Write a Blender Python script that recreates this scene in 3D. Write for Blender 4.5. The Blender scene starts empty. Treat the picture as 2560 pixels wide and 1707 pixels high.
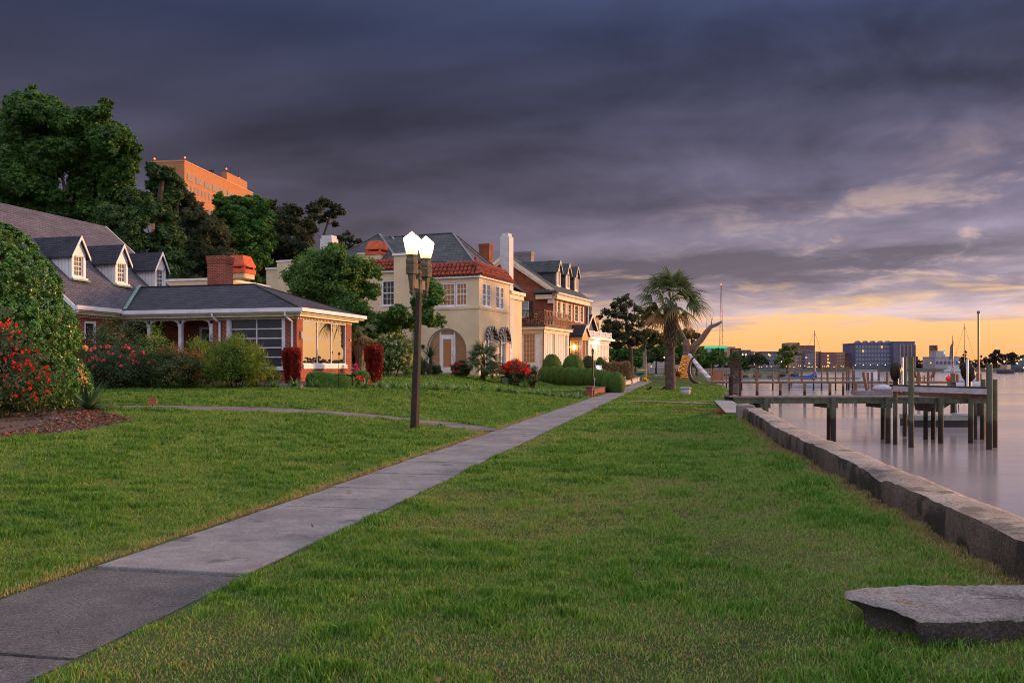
import bpy, math, random
import numpy as np
from math import radians as R, sin, cos, pi
from mathutils import Vector, Matrix
sc = bpy.context.scene
COL = sc.collection
random.seed(7)
# ------------------------------------------------------------------ camera
F, CX, HY, EYE = 2133.0, 1280.0, 918.0, 1.6
cd = bpy.data.cameras.new('camera'); cam = bpy.data.objects.new('camera', cd); COL.objects.link(cam)
cam.location = (0, 0, EYE); cam.rotation_euler = (R(90), 0, 0)
cd.sensor_width = 36; cd.lens = 36*F/2560; cd.shift_y = (HY-853.5)/2560
cd.clip_start = .1; cd.clip_end = 6000
sc.camera = cam
SUN_AZ, SUN_EL = R(68), R(6)
# ------------------------------------------------------------------ node helper
class NT:
    def __init__(s, tree): s.t = tree; s.n = tree.nodes; s.l = tree.links
    def put(s, sock, v):
        if hasattr(v, 'is_linked') or hasattr(v, 'links'): s.l.new(v, sock)
        elif isinstance(v, (tuple, list)):
            v = tuple(v); k = len(sock.default_value)
            sock.default_value = (v+(1,))[:k] if len(v) < k else v[:k]
        else: sock.default_value = v
    def math(s, op, a, b=0.0, c=None, clamp=False):
        n = s.n.new('ShaderNodeMath'); n.operation = op; n.use_clamp = clamp
        s.put(n.inputs[0], a); s.put(n.inputs[1], b)
        if c is not None: s.put(n.inputs[2], c)
        return n.outputs[0]
    def ss(s, v, a, b):           # smoothstep a..b -> 0..1
        n = s.n.new('ShaderNodeMapRange'); n.interpolation_type = 'SMOOTHSTEP'
        s.put(n.inputs[0], v); s.put(n.inputs[1], a); s.put(n.inputs[2], b); return n.outputs[0]
    def rng(s, v, a, b, c, d):
        n = s.n.new('ShaderNodeMapRange'); 
        for i, q in enumerate((v, a, b, c, d)): s.put(n.inputs[i], q)
        return n.outputs[0]
    def mix(s, f, a, b, mode='MIX'):
        n = s.n.new('ShaderNodeMix'); n.data_type = 'RGBA'; n.blend_type = mode; n.clamp_factor = True
        s.put(n.inputs[0], f); s.put(n.inputs[6], a); s.put(n.inputs[7], b); return n.outputs[2]
    def ramp(s, f, stops, interp='LINEAR'):
        n = s.n.new('ShaderNodeValToRGB'); r = n.color_ramp; r.interpolation = interp
        while len(r.elements) < len(stops): r.elements.new(.5)
        for e, (p, c) in zip(r.elements, stops):
            e.position = p; e.color = tuple(c)+(1,) if len(c) == 3 else c
        s.put(n.inputs[0], f); return n.outputs[0]
    def noise(s, vec, scale, detail=3, rough=.55, dist=0.0, col=False):
        n = s.n.new('ShaderNodeTexNoise'); 
        if vec is not None: s.put(n.inputs['Vector'], vec)
        n.inputs['Scale'].default_value = scale; n.inputs['Detail'].default_value = detail
        n.inputs['Roughness'].default_value = rough; n.inputs['Distortion'].default_value = dist
        return n.outputs[1 if col else 0]
    def voro(s, vec, scale, feat='F1', out=0):
        n = s.n.new('ShaderNodeTexVoronoi'); n.feature = feat; s.put(n.inputs['Vector'], vec)
        n.inputs['Scale'].default_value = scale; return n.outputs[out]
    def xyz(s, v):
        n = s.n.new('ShaderNodeSeparateXYZ'); s.put(n.inputs[0], v); return n.outputs
    def vec(s, x, y, z=0.0):
        n = s.n.new('ShaderNodeCombineXYZ'); s.put(n.inputs[0], x); s.put(n.inputs[1], y); s.put(n.inputs[2], z); return n.outputs[0]
    def mapping(s, v, scale=(1, 1, 1), rot=(0, 0, 0), loc=(0, 0, 0)):
        n = s.n.new('ShaderNodeMapping'); s.put(n.inputs[0], v); n.inputs[1].default_value = loc
        n.inputs[2].default_value = rot; n.inputs[3].default_value = scale; return n.outputs[0]
    def coord(s, k='Object'): return s.n.new('ShaderNodeTexCoord').outputs[k]
    def attr(s, name, out='Color'):
        n = s.n.new('ShaderNodeAttribute'); n.attribute_name = name; return n.outputs[out]
    def bump(s, h, strength=.3, dist=.02):
        n = s.n.new('ShaderNodeBump'); n.inputs['Strength'].default_value = strength
        n.inputs['Distance'].default_value = dist; s.put(n.inputs['Height'], h); return n.outputs[0]
# ------------------------------------------------------------------ world: dusk sky with a moving cloud deck
w = bpy.data.worlds.new('World'); sc.world = w; w.use_nodes = True
T = NT(w.node_tree); T.n.clear()
wd = T.coord('Generated'); X, Y, Z = T.xyz(wd)
az = T.math('MULTIPLY', T.math('ARCTAN2', X, Y), 180/pi)          # degrees, + = right
zc = T.math('ADD', T.math('MAXIMUM', Z, 0.0), .075)
pu, pv = T.math('DIVIDE', X, zc), T.math('DIVIDE', Y, zc)
pl = T.vec(pu, pv)
SA = R(-66)                          # the deck streams towards the left distance
su = T.math('ADD', T.math('MULTIPLY', pu, sin(SA)), T.math('MULTIPLY', pv, cos(SA)))
sv = T.math('SUBTRACT', T.math('MULTIPLY', pu, cos(SA)), T.math('MULTIPLY', pv, sin(SA)))
def streak(a, b_, o): return T.vec(T.math('ADD', T.math('MULTIPLY', su, a), o), T.math('MULTIPLY', sv, b_), o)
n1 = T.noise(streak(.22, .55, 2.2), 1.0, 4, .5, .4)
n2 = T.noise(streak(1.05, 1.05, 7.7), 1.0, 6, .56, .6)
n3 = T.noise(streak(.08, .17, 4.1), 1.0, 2, .5)
n4 = T.noise(streak(2.3, 1.5, 11.3), 1.0, 6, .58, .35)
right = T.ss(az, -25, 32)
# clear strip under the deck
low = T.ramp(T.math('MULTIPLY', Z, 4.0), [(0, (.97, .44, .15)), (.12, (1, .52, .20)), (.28, (1, .62, .31)), (.5, (.92, .64, .43)), (1, (.42, .38, .44))])
low = T.mix(T.ss(az, -30, 14), T.mix(1, low, (.62, .52, .60), 'MULTIPLY'), low)
# the deck itself
deck = T.ramp(T.math('MULTIPLY', Z, 2.2), [(0, (.44, .32, .31)), (.16, (.30, .24, .285)), (.3, (.215, .182, .245)), (.42, (.138, .122, .182)), (.6, (.070, .068, .115)), (.8, (.040, .049, .102)), (1, (.060, .080, .165))])
bri = T.math('ADD', T.math('MULTIPLY', n1, 1.6), T.math('MULTIPLY', n2, .35))
bri = T.math('ADD', bri, T.math('MULTIPLY', n3, .9))
bri = T.math('ADD', bri, T.math('MULTIPLY', T.math('SUBTRACT', n4, .5), T.rng(right, 0, 1, .10, .65)))
bri = T.rng(bri, 1.12, 1.78, .46, 1.65)
bri = T.math('MULTIPLY', bri, T.rng(right, 0, 1, .74, 1.5))
deck = T.mix(1, deck, T.vec(bri, bri, bri), 'MULTIPLY')
warm = T.math('MULTIPLY', T.ss(n2, .5, .72), T.math('MULTIPLY', T.ss(az, 2, 28), T.ss(Z, .34, .08)))
deck = T.mix(T.math('MULTIPLY', warm, .35), deck, (.5, .33, .28))
puff = T.math('MULTIPLY', T.ss(n4, .52, .70), T.math('MULTIPLY', T.ss(az, 6, 27), T.math('MULTIPLY', T.ss(Z, .27, .12), T.ss(Z, .04, .07))))
deck = T.mix(T.math('MULTIPLY', puff, .55), deck, (.80, .54, .38))
# gaps with lit edges, low on the right
gap = T.math('ADD', T.math('MULTIPLY', n2, .8), T.math('MULTIPLY', n1, .45))
edge = T.math('SUBTRACT', .066, T.math('MULTIPLY', T.math('SUBTRACT', gap, .62), .20))
edge = T.math('ADD', edge, T.rng(right, 0, 1, -.018, .0))
cover = T.ss(T.math('SUBTRACT', Z, edge), -.026, .020)
hole = T.math('MULTIPLY', T.ss(gap, .70, .80), T.math('MULTIPLY', T.ss(az, 8, 27), T.math('MULTIPLY', T.ss(Z, .20, .11), T.ss(Z, .045, .075))))
cover = T.math('MULTIPLY', cover, T.math('SUBTRACT', 1.0, T.math('MULTIPLY', hole, .85)))
glow = T.mix(hole, low, (.92, .66, .46))
sky = T.mix(cover, glow, deck)
# fill light added to the unseen sky overhead and behind, and the sunset to the right
up = T.math('MAXIMUM', T.ss(Z, .46, .8), T.ss(Y, .55, -.05))
fill = T.mix(T.ss(Z, .0, .7), (.66, .63, .76), (1.02, 1.0, 1.18))
fs = T.math('MULTIPLY', up, .92)
sky = T.mix(T.math('MINIMUM', up, 1.0), sky, T.mix(1, fill, T.vec(1.0, 1.0, 1.0), 'MULTIPLY'))
sd = (sin(SUN_AZ)*cos(R(3)), cos(SUN_AZ)*cos(R(3)), sin(R(3)))
dn = T.n.new('ShaderNodeVectorMath'); dn.operation = 'DOT_PRODUCT'; T.put(dn.inputs[0], wd); dn.inputs[1].default_value = sd
aur = T.math('POWER', T.math('MAXIMUM', dn.outputs['Value'], 0.0), 6.0)
aur = T.math('MULTIPLY', aur, T.math('MULTIPLY', T.ss(Z, .5, 0), T.ss(az, 30, 48)))
sky = T.mix(T.math('MULTIPLY', aur, .9), sky, (2.2, 1.15, .45))
ns = T.n.new('ShaderNodeTexSky'); ns.sky_type = 'NISHITA'; ns.sun_disc = False
ns.sun_elevation = R(2); ns.sun_rotation = SUN_AZ
sky = T.mix(1, sky, T.mix(1, ns.outputs[0], (.002, .002, .002), 'MULTIPLY'), 'ADD')
sky = T.mix(T.ss(Z, -.004, -.03), sky, (.10, .09, .09))
bg = T.n.new('ShaderNodeBackground'); T.put(bg.inputs[0], sky); bg.inputs[1].default_value = 1.0
wo = T.n.new('ShaderNodeOutputWorld'); T.l.new(bg.outputs[0], wo.inputs[0])
w.cycles.sampling_method = 'MANUAL'; w.cycles.sample_map_resolution = 512
# ------------------------------------------------------------------ sun
sl = bpy.data.lights.new('sun', 'SUN'); so = bpy.data.objects.new('sun', sl); COL.objects.link(so)
sl.energy = 5.0; sl.angle = R(6); sl.color = (1, .50, .22)
so.rotation_euler = Vector((-sin(SUN_AZ)*cos(SUN_EL), -cos(SUN_AZ)*cos(SUN_EL), -sin(SUN_EL))).to_track_quat('-Z', 'Y').to_euler()
vs = sc.view_settings; vs.view_transform = 'Standard'; vs.look = 'None'; vs.gamma = 1; vs.exposure = .12; vs.use_curve_mapping = False
sc.render.engine = 'CYCLES'
cy = sc.cycles
cy.use_denoising = True; cy.denoiser = 'OPENIMAGEDENOISE'; cy.denoising_input_passes = 'RGB_ALBEDO_NORMAL'; cy.denoising_prefilter = 'ACCURATE'
cy.max_bounces = 6; cy.diffuse_bounces = 3; cy.glossy_bounces = 3; cy.transmission_bounces = 4; cy.transparent_max_bounces = 6
cy.sample_clamp_indirect = 4; cy.caustics_reflective = False; cy.caustics_refractive = False
cy.pixel_filter_type = 'BLACKMAN_HARRIS'; cy.filter_width = 1.05
cy.use_adaptive_sampling = True; cy.adaptive_threshold = .015
# ------------------------------------------------------------------ geometry helpers
class MB:
    "collects shapes; build() links them as ONE mesh object"
    def __init__(s): s.v = []; s.f = []
    def add(s, vs_, fs_):
        o = len(s.v); s.v.extend(tuple(p) for p in vs_); s.f.extend(tuple(i+o for i in f) for f in fs_)
    def box(s, x0, x1, y0, y1, z0, z1):
        if x0 > x1: x0, x1 = x1, x0
        if y0 > y1: y0, y1 = y1, y0
        if z0 > z1: z0, z1 = z1, z0
        s.add([(x0,y0,z0),(x1,y0,z0),(x1,y1,z0),(x0,y1,z0),(x0,y0,z1),(x1,y0,z1),(x1,y1,z1),(x0,y1,z1)],
              [(0,3,2,1),(4,5,6,7),(0,1,5,4),(1,2,6,5),(2,3,7,6),(3,0,4,7)])
        return s
    def poly(s, pts): s.add(pts, [tuple(range(len(pts)))]); return s
    def prism(s, pts, d):         # polygon extruded by vector d
        n = len(pts); q = [tuple(Vector(p)+Vector(d)) for p in pts]
        s.add(list(pts)+q, [tuple(range(n))[::-1], tuple(range(n, 2*n))]+[(i, (i+1) % n, n+(i+1) % n, n+i) for i in range(n)])
        return s
    def tube(s, path, rad, n=8, caps=True):
        path = [Vector(p) for p in path]
        if not hasattr(rad, '__len__'): rad = [rad]*len(path)
        vs_, fs_ = [], []
        up = None
        for i, p in enumerate(path):
            a = path[max(i-1, 0)]; b = path[min(i+1, len(path)-1)]
            t = (b-a); t = t.normalized() if t.length > 1e-9 else Vector((0, 0, 1))
            if up is None: up = Vector((0, 1, 0)) if abs(t.y) < .9 else Vector((1, 0, 0))
            u = (up - t*up.dot(t)).normalized(); v = t.cross(u); up = u
            for k in range(n):
                q = 2*pi*(k+.5)/n; vs_.append(p+(u*cos(q)+v*sin(q))*rad[i])
        for i in range(len(path)-1):
            for k in range(n):
                k2 = (k+1) % n; fs_.append((i*n+k, i*n+k2, (i+1)*n+k2, (i+1)*n+k))
        if caps: fs_.append(tuple(range(n))[::-1]); fs_.append(tuple(range((len(path)-1)*n, len(path)*n)))
        s.add(vs_, fs_); return s
    def bar(s, p, q, a, b=None):   # rectangular beam
        b = b or a; p = Vector(p); q = Vector(q); t = (q-p).normalized()
        up = Vector((0, 0, 1)) if abs(t.z) < .95 else Vector((0, 1, 0))
        u = t.cross(up).normalized(); v = u.cross(t)
        c = [(-1,-1),(1,-1),(1,1),(-1,1)]
        s.add([p+u*a/2*i+v*b/2*j for i, j in c]+[q+u*a/2*i+v*b/2*j for i, j in c],
              [(0,3,2,1),(4,5,6,7),(0,1,5,4),(1,2,6,5),(2,3,7,6),(3,0,4,7)]); return s
    def lathe(s, prof, c=(0, 0, 0), n=12, rot=.5):
        vs_, fs_ = [], []
        for r, z in prof:
            for k in range(n):
                q = 2*pi*(k+rot)/n; vs_.append((c[0]+r*cos(q), c[1]+r*sin(q), c[2]+z))
        for i in range(len(prof)-1):
            for k in range(n):
                k2 = (k+1) % n; fs_.append((i*n+k, i*n+k2, (i+1)*n+k2, (i+1)*n+k))
        fs_.append(tuple(range(n))[::-1]); fs_.append(tuple(range((len(prof)-1)*n, len(prof)*n)))
        s.add(vs_, fs_); return s
    def ball(s, c, r, nu=12, nv=8):
        r = r if hasattr(r, '__len__') else (r, r, r)
        vs_ = []; fs_ = []
        for i in range(nv+1):
            ph = -pi/2+pi*i/nv
            for k in range(nu):
                q = 2*pi*k/nu; vs_.append((c[0]+r[0]*cos(ph)*cos(q), c[1]+r[1]*cos(ph)*sin(q), c[2]+r[2]*sin(ph)))
        for i in range(nv):
            for k in range(nu):
                k2 = (k+1) % nu; fs_.append((i*nu+k, i*nu+k2, (i+1)*nu+k2, (i+1)*nu+k))
        s.add(vs_, fs_); return s
    def build(s, name, m, parent=None, smooth=False):
        me = bpy.data.meshes.new(name); me.from_pydata([tuple(p) for p in s.v], [], s.f); me.validate(); me.update()
        if smooth: me.polygons.foreach_set('use_smooth', [True]*len(me.polygons))
        return link(name, me, m, parent)
def link(name, me, m, parent=None):
    o = bpy.data.objects.new(name, me); COL.objects.link(o)
    if m is not None: me.materials.append(m)
    if parent is not None: o.parent = parent
    return o
def npmesh(name, V, Q, m, parent=None, col=None, smooth=False):
    "mesh from numpy: V (n,3), Q (m,k) faces all with k corners; col = per-vertex random number"
    me = bpy.data.meshes.new(name); k = Q.shape[1]
    me.vertices.add(len(V)); me.vertices.foreach_set('co', np.ascontiguousarray(V, dtype=np.float32).ravel())
    me.loops.add(Q.size); me.loops.foreach_set('vertex_index', np.ascontiguousarray(Q, dtype=np.int32).ravel())
    me.polygons.add(len(Q)); me.polygons.foreach_set('loop_start', np.arange(0, Q.size, k, dtype=np.int32))
    if smooth: me.polygons.foreach_set('use_smooth', np.ones(len(Q), dtype=bool))
    if col is not None:
        a = me.attributes.new('rnd', 'FLOAT', 'POINT'); a.data.foreach_set('value', np.ascontiguousarray(col, dtype=np.float32))
    me.update(calc_edges=True)
    return link(name, me, m, parent)
def tag(o, label=None, cat=None, group=None, kind=None):
    if label: o['label'] = label
    if cat: o['category'] = cat
    if group: o['group'] = group
    if kind: o['kind'] = kind
    return o
def thing(name, label, cat, loc=(0, 0, 0), az_=0.0, group=None):
    o = bpy.data.objects.new(name, None); COL.objects.link(o); o.empty_display_size = .3
    o.location = loc; o.rotation_euler = (0, 0, -az_); return tag(o, label, cat, group)
def kids(o): return [c for c in COL.objects if c.parent == o]
def copy_tree(o, parent=None):
    c = o.copy(); COL.objects.link(c)
    if parent is not None: c.parent = parent
    for ch in list(o.children): copy_tree(ch, c)
    return c
def at(px, py, Yd):               # point at depth Yd along a sight line
    return Vector(((px-CX)/F*Yd, Yd, EYE-(py-HY)/F*Yd))
class Frame:
    "a house's own axes: x towards the water, y up the street"
    def __init__(s, px, Yd, z, deg):
        s.a = R(deg); s.o = Vector(((px-CX)/F*Yd, Yd, z))
    def world(s, x, y, z=0): return Vector((s.o.x+x*cos(s.a)+y*sin(s.a), s.o.y-x*sin(s.a)+y*cos(s.a), s.o.z+z))
    def ray(s, px, py):
        d = Vector(((px-CX)/F, 1, -(py-HY)/F)); o = Vector((0, 0, EYE))-s.o
        rot = lambda v: Vector((v.x*cos(s.a)-v.y*sin(s.a), v.x*sin(s.a)+v.y*cos(s.a), v.z))
        return rot(o), rot(d)
    def fx(s, px, py, x=0.0):
        o, d = s.ray(px, py); return o+d*((x-o.x)/d.x)
    def fy(s, px, py, y=0.0):
        o, d = s.ray(px, py); return o+d*((y-o.y)/d.y)
    def thing(s, name, label, cat, group=None): return thing(name, label, cat, s.o, s.a, group)
class Pl:
    "a wall plane inside a frame: u along it, z up, d outwards"
    def __init__(s, kind, c): s.k = kind; s.c = c
    def p(s, u, z, d=0.0): return (u, s.c-d, z) if s.k == 'front' else (s.c+d, u, z)
    def box(s, m, u0, u1, z0, z1, d0, d1):
        a = s.p(u0, z0, d0); b = s.p(u1, z1, d1); m.box(a[0], b[0], a[1], b[1], a[2], b[2])
    def flip(s): return s.k == 'front'
# ------------------------------------------------------------------ materials
def pbsdf(name):
    m = bpy.data.materials.new(name); m.use_nodes = True; t = NT(m.node_tree)
    return m, t, t.n['Principled BSDF']
def mat(name, c, rough=.8, var=.18, scale=3.0, bump=0.0, bscale=40, spec=.3, metal=0.0, c2=None, emit=None):
    m, t, b = pbsdf(name); co = t.coord()
    n = t.noise(co, scale, 5, .6)
    lo = tuple(x*(1-var) for x in c); hi = c2 or tuple(min(1, x*(1+var)) for x in c)
    t.put(b.inputs['Base Color'], t.mix(t.ss(n, .3, .7), lo, hi))
    b.inputs['Roughness'].default_value = rough; b.inputs['Specular IOR Level'].default_value = spec; b.inputs['Metallic'].default_value = metal
    if bump: t.put(b.inputs['Normal'], t.bump(t.noise(co, bscale, 4), bump, .02))
    if emit: t.put(b.inputs['Emission Color'], emit[:3]); b.inputs['Emission Strength'].default_value = emit[3]
    return m
def brickmat(name, c1, c2, mortar, bw=.22, bh=.075, ms=.012, bump=.4, var=.35, rough=.85):
    m, t, b = pbsdf(name); x, y, z = t.xyz(t.coord())
    v = t.vec(t.math('ADD', x, y), z)
    n = t.n.new('ShaderNodeTexBrick'); t.put(n.inputs['Vector'], v)
    n.inputs['Scale'].default_value = 1; n.inputs['Brick Width'].default_value = bw; n.inputs['Row Height'].default_value = bh
    n.inputs['Mortar Size'].default_value = ms; n.inputs['Mortar Smooth'].default_value = .2; n.inputs['Bias'].default_value = 0
    t.put(n.inputs['Color1'], c1); t.put(n.inputs['Color2'], c2); t.put(n.inputs['Mortar'], mortar)
    big = t.noise(t.coord(), 1.3, 5, .65)
    t.put(b.inputs['Base Color'], t.mix(1, n.outputs[0], t.ramp(big, [(.3, (1-var,)*3), (.7, (1+var*.5,)*3)]), 'MULTIPLY'))
    b.inputs['Roughness'].default_value = rough; b.inputs['Specular IOR Level'].default_value = .25
    t.put(b.inputs['Normal'], t.bump(t.math('SUBTRACT', t.noise(t.coord(), 30, 3), n.outputs['Fac']), bump, .012))
    return m
def shingle(name, c1, c2, gap, bw=.3, bh=.1, ms=.012): return brickmat(name, c1, c2, gap, bw, bh, ms, .5, .3, .85)
def leafmat(name, stops, trans=.3, rough=.55, spec=.25):
    m = bpy.data.materials.new(name); m.use_nodes = True; t = NT(m.node_tree); t.n.clear()
    c = t.ramp(t.attr('rnd', 'Fac'), stops)
    b = t.n.new('ShaderNodeBsdfPrincipled'); t.put(b.inputs['Base Color'], c); b.inputs['Roughness'].default_value = rough
    b.inputs['Specular IOR Level'].default_value = spec
    tr = t.n.new('ShaderNodeBsdfTranslucent'); t.put(tr.inputs[0], t.mix(1, c, (1.15, 1.2, .8), 'MULTIPLY'))
    mx = t.n.new('ShaderNodeMixShader'); mx.inputs[0].default_value = trans
    t.l.new(b.outputs[0], mx.inputs[1]); t.l.new(tr.outputs[0], mx.inputs[2])
    o = t.n.new('ShaderNodeOutputMaterial'); t.l.new(mx.outputs[0], o.inputs[0]); return m
def glassmat(name, c, refl=.35, rough=.03, emit=None, var=.3, scale=1.5):
    m, t, b = pbsdf(name)
    n = t.noise(t.coord(), scale, 3)
    t.put(b.inputs['Base Color'], t.mix(n, tuple(x*(1-var) for x in c), tuple(x*(1+var) for x in c)))
    b.inputs['Roughness'].default_value = .6; b.inputs['Specular IOR Level'].default_value = 0.0
    if emit: t.put(b.inputs['Emission Color'], emit[:3]); b.inputs['Emission Strength'].default_value = emit[3]
    g = t.n.new('ShaderNodeBsdfGlossy'); g.inputs['Roughness'].default_value = rough
    fr = t.n.new('ShaderNodeLayerWeight'); fr.inputs[0].default_value = refl
    mx = t.n.new('ShaderNodeMixShader'); t.l.new(fr.outputs['Fresnel'], mx.inputs[0])
    t.l.new(b.outputs[0], mx.inputs[1]); t.l.new(g.outputs[0], mx.inputs[2])
    t.l.new(mx.outputs[0], t.n['Material Output'].inputs[0]); return m
def glow(name, c, s):
    m = bpy.data.materials.new(name); m.use_nodes = True; t = NT(m.node_tree); t.n.clear()
    e = t.n.new('ShaderNodeEmission'); t.put(e.inputs[0], c); e.inputs[1].default_value = s
    o = t.n.new('ShaderNodeOutputMaterial'); t.l.new(e.outputs[0], o.inputs[0]); return m
# ------------------------------------------------------------------ foliage
rs = np.random.default_rng(11)
def leaf_quads(P, D, size, aspect=.5, droop=0.0, rnd=None, jit=.9, face=0.0):
    "a folded diamond leaf at each P pointing roughly along D, or (face share) lying flat to the crown's outside"
    n = len(P); O = D/(np.linalg.norm(D, axis=1)[:, None]+1e-9)+np.array([0, 0, .35])+rs.normal(0, .45, (n, 3)); D = D+rs.normal(0, jit, (n, 3)); D[:, 2] -= droop
    fl = rs.uniform(0, 1, n) < face; T_ = np.cross(O, rs.normal(0, 1, (n, 3))); D = np.where(fl[:, None], T_, D)
    D /= np.linalg.norm(D, axis=1)[:, None]+1e-9
    A = np.where(fl[:, None], O, rs.normal(0, 1, (n, 3))); S = np.cross(D, A); S /= np.linalg.norm(S, axis=1)[:, None]+1e-9
    L = size*(rs.uniform(.65, 1.35, n))[:, None]
    N = np.cross(D, S)*L*.12
    V = np.empty((n, 4, 3)); V[:, 0] = P-D*L*.5; V[:, 1] = P+S*L*aspect*.5+N; V[:, 2] = P+D*L*.5; V[:, 3] = P-S*L*aspect*.5+N
    Q = np.arange(n*4).reshape(n, 4)
    r = rs.uniform(0, 1, n) if rnd is None else np.clip(rnd+rs.normal(0, .12, n), 0, 1)
    return V.reshape(-1, 3), Q, np.repeat(r, 4)
def cat_mesh(parts):
    V, Q, C, o = [], [], [], 0
    for v, q, c in parts: V.append(v); Q.append(q+o); C.append(c); o += len(v)
    return np.concatenate(V), np.concatenate(Q), np.concatenate(C)
def shell_points(c, r, n, inner=.55, up=-1.0, tufts=None, tr=.22, lump=.18):
    "tufts of leaf points near the surface of an ellipsoid with lumps"
    c = np.array(c); r = np.array(r); tufts = tufts or max(6, n//28)
    d = rs.normal(0, 1, (tufts*3, 3)); d /= np.linalg.norm(d, axis=1)[:, None]; d = d[d[:, 2] > up][:tufts]
    k = len(d); ph = rs.uniform(0, 6, 6)
    lm = 1+lump*(np.sin(d[:, 0]*4+ph[0])*np.sin(d[:, 1]*4+ph[1])+np.sin(d[:, 2]*5+ph[2])*np.sin(d[:, 0]*7+ph[3]))
    rad = (inner+(1-inner)*rs.uniform(0, 1, k)**.6)*lm
    tc = c+d*r*rad[:, None]; tv = np.clip(rs.normal(.5, .2, k), 0, 1)
    i = rs.integers(0, k, n); trad = tr*r.mean()
    P = tc[i]+rs.normal(0, .5, (n, 3))*trad*np.array([1, 1, .7]); return P, d[i], tv[i]
def foliage(name, blobs, leaf, m, parent, aspect=.5, droop=.15, inner=.45, tr=.25, lump=.2, up=-1.0, jit=.9, face=.6):
    parts = []
    for (c, r, n) in blobs:
        P, D, v = shell_points(c, r, n, inner, up, None, tr, lump)
        parts.append(leaf_quads(P, D, leaf, aspect, droop, v, jit, face))
    V, Q, C = cat_mesh(parts); return npmesh(name, V, Q, m, parent, C)
# ------------------------------------------------------------------ terrain
WATER = -1.7
def sstep(v, a, b):
    t = np.clip((np.asarray(v, float)-a)/(b-a), 0, 1); return t*t*(3-2*t)
def swx(y): return -2.625+.198*(np.asarray(y, float)-6.98)      # footpath centre line
SHY = np.array([-60, 5.86, 12.67, 17.4, 24.1, 27, 32, 40, 60, 85, 106, 122, 180, 240, 258, 264, 275, 320, 640])
SHX = np.array([-6.2, 3.98, 5.02, 5.78, 7.1, 7.5, 10.2, 12.6, 17.4, 22.6, 26.6, 28.5, 38, 56, 80, 96, 92, 55, 40.])
def shore(y): return np.interp(y, SHY, SHX)
HBY = np.array([-60, 8, 12, 23, 33, 52, 75, 300]); HBZ = np.array([.25, .28, .32, .56, 1.0, 1.22, 1.25, 1.0])
_h = np.random.default_rng(5).uniform(0, 1, (64, 64))
def vnoise(x, y, s):
    x = np.asarray(x, float)*s+100; y = np.asarray(y, float)*s+100
    i = np.floor(x).astype(int); j = np.floor(y).astype(int); u = x-i; v = y-j; u = u*u*(3-2*u); v = v*v*(3-2*v)
    h = lambda a, b: _h[a % 64, b % 64]
    return (h(i, j)*(1-u)+h(i+1, j)*u)*(1-v)+(h(i, j+1)*(1-u)+h(i+1, j+1)*u)*v
def fbm(x, y, s): return (vnoise(x, y, s)+.5*vnoise(x, y, s*2.1)+.25*vnoise(x, y, s*4.3))/1.75
def G(x, y):
    x = np.asarray(x, float); y = np.asarray(y, float)
    t = (x-swx(y))*.981; d = -t-.65
    A = sstep(d, .2, 9.5)
    A = np.where((y > 46.8) & (y < 96), np.maximum(A, .28*sstep(d, .05, .35)), A)
    fade = 1-sstep(y, 100, 125)*sstep(x, -30, 0)
    z = A*np.interp(y, HBY, HBZ)*fade + .11*sstep(t, 4.2, 6.0)*(1-sstep(y, 26, 30))
    z = z + .42*sstep(y, 97, 107)*(1-sstep(y, 125, 160))*sstep(x, -10, 8)
    return z + (vnoise(x, y, .35)-.5)*.05*sstep(np.abs(t), .8, 1.6) - .02*(np.abs(t) < .72)
def gz(x, y): return float(G(x, y))
def gpix(px, py):                 # where a sight line meets the ground
    dx, dz = (px-CX)/F, -(py-HY)/F; Yd = 3.5
    while Yd < 400:
        if EYE+dz*Yd < gz(dx*Yd, Yd): break
        Yd += .05 if Yd < 60 else .5
    return Vector((dx*Yd, Yd, gz(dx*Yd, Yd)))
def ground_at(px, Yd): x = (px-CX)/F*Yd; return Vector((x, Yd, gz(x, Yd)))
ys = np.concatenate([np.arange(-40, 2, 3), np.arange(2, 60, .5), np.arange(60, 130, 2), np.arange(130, 640, 8), [640, 700]])
es = np.concatenate([-np.geomspace(2500, 32, 24), -np.arange(31.5, 3, -.5), [-2.6, -2.2, -1.8, -1.4, -1, -.7, -.45, -.22, 0, .3, .8, 1.5, 3, 8, 60]])
EE, YY = np.meshgrid(es, ys); XX = shore(YY)+EE
ZZ = G(XX, YY)
wall = YY < 27
drop_w = sstep(EE, -.3, .0)*3.2
rub = sstep(EE, -2.4, 1.0)*2.6+(vnoise(XX, YY, 2.2)-.5)*.5*sstep(EE, -2.4, -1.4)*(1-sstep(EE, .8, 1.5))
ZZ = np.where(wall, ZZ-drop_w, ZZ-rub)
ny, nx = EE.shape
ii = np.arange(ny*nx).reshape(ny, nx)
Q = np.stack([ii[:-1, :-1], ii[:-1, 1:], ii[1:, 1:], ii[1:, :-1]], -1).reshape(-1, 4)
gm, t, b = pbsdf('turf')
co = t.coord(); n_ = t.noise(co, .5, 5, .6); nf = t.noise(co, 9, 5, .7)
c = t.mix(t.ss(n_, .38, .66), (.034, .052, .014), (.07, .10, .026))
c = t.mix(t.math('MULTIPLY', t.ss(nf, .5, .75), .5), c, (.14, .12, .045))
c = t.mix(t.ss(t.noise(co, .23, 4), .58, .68), c, (.10, .10, .035))
gx, gy, gz_ = t.xyz(t.n.new('ShaderNodeNewGeometry').outputs['Position'])
c = t.mix(t.ss(gz_, -.12, -.3), c, t.mix(nf, (.10, .085, .07), (.30, .26, .22)))
t.put(b.inputs['Base Color'], c); b.inputs['Roughness'].default_value = .9; b.inputs['Specular IOR Level'].default_value = .1
t.put(b.inputs['Normal'], t.bump(t.noise(co, 25, 4), .6, .03))
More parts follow.
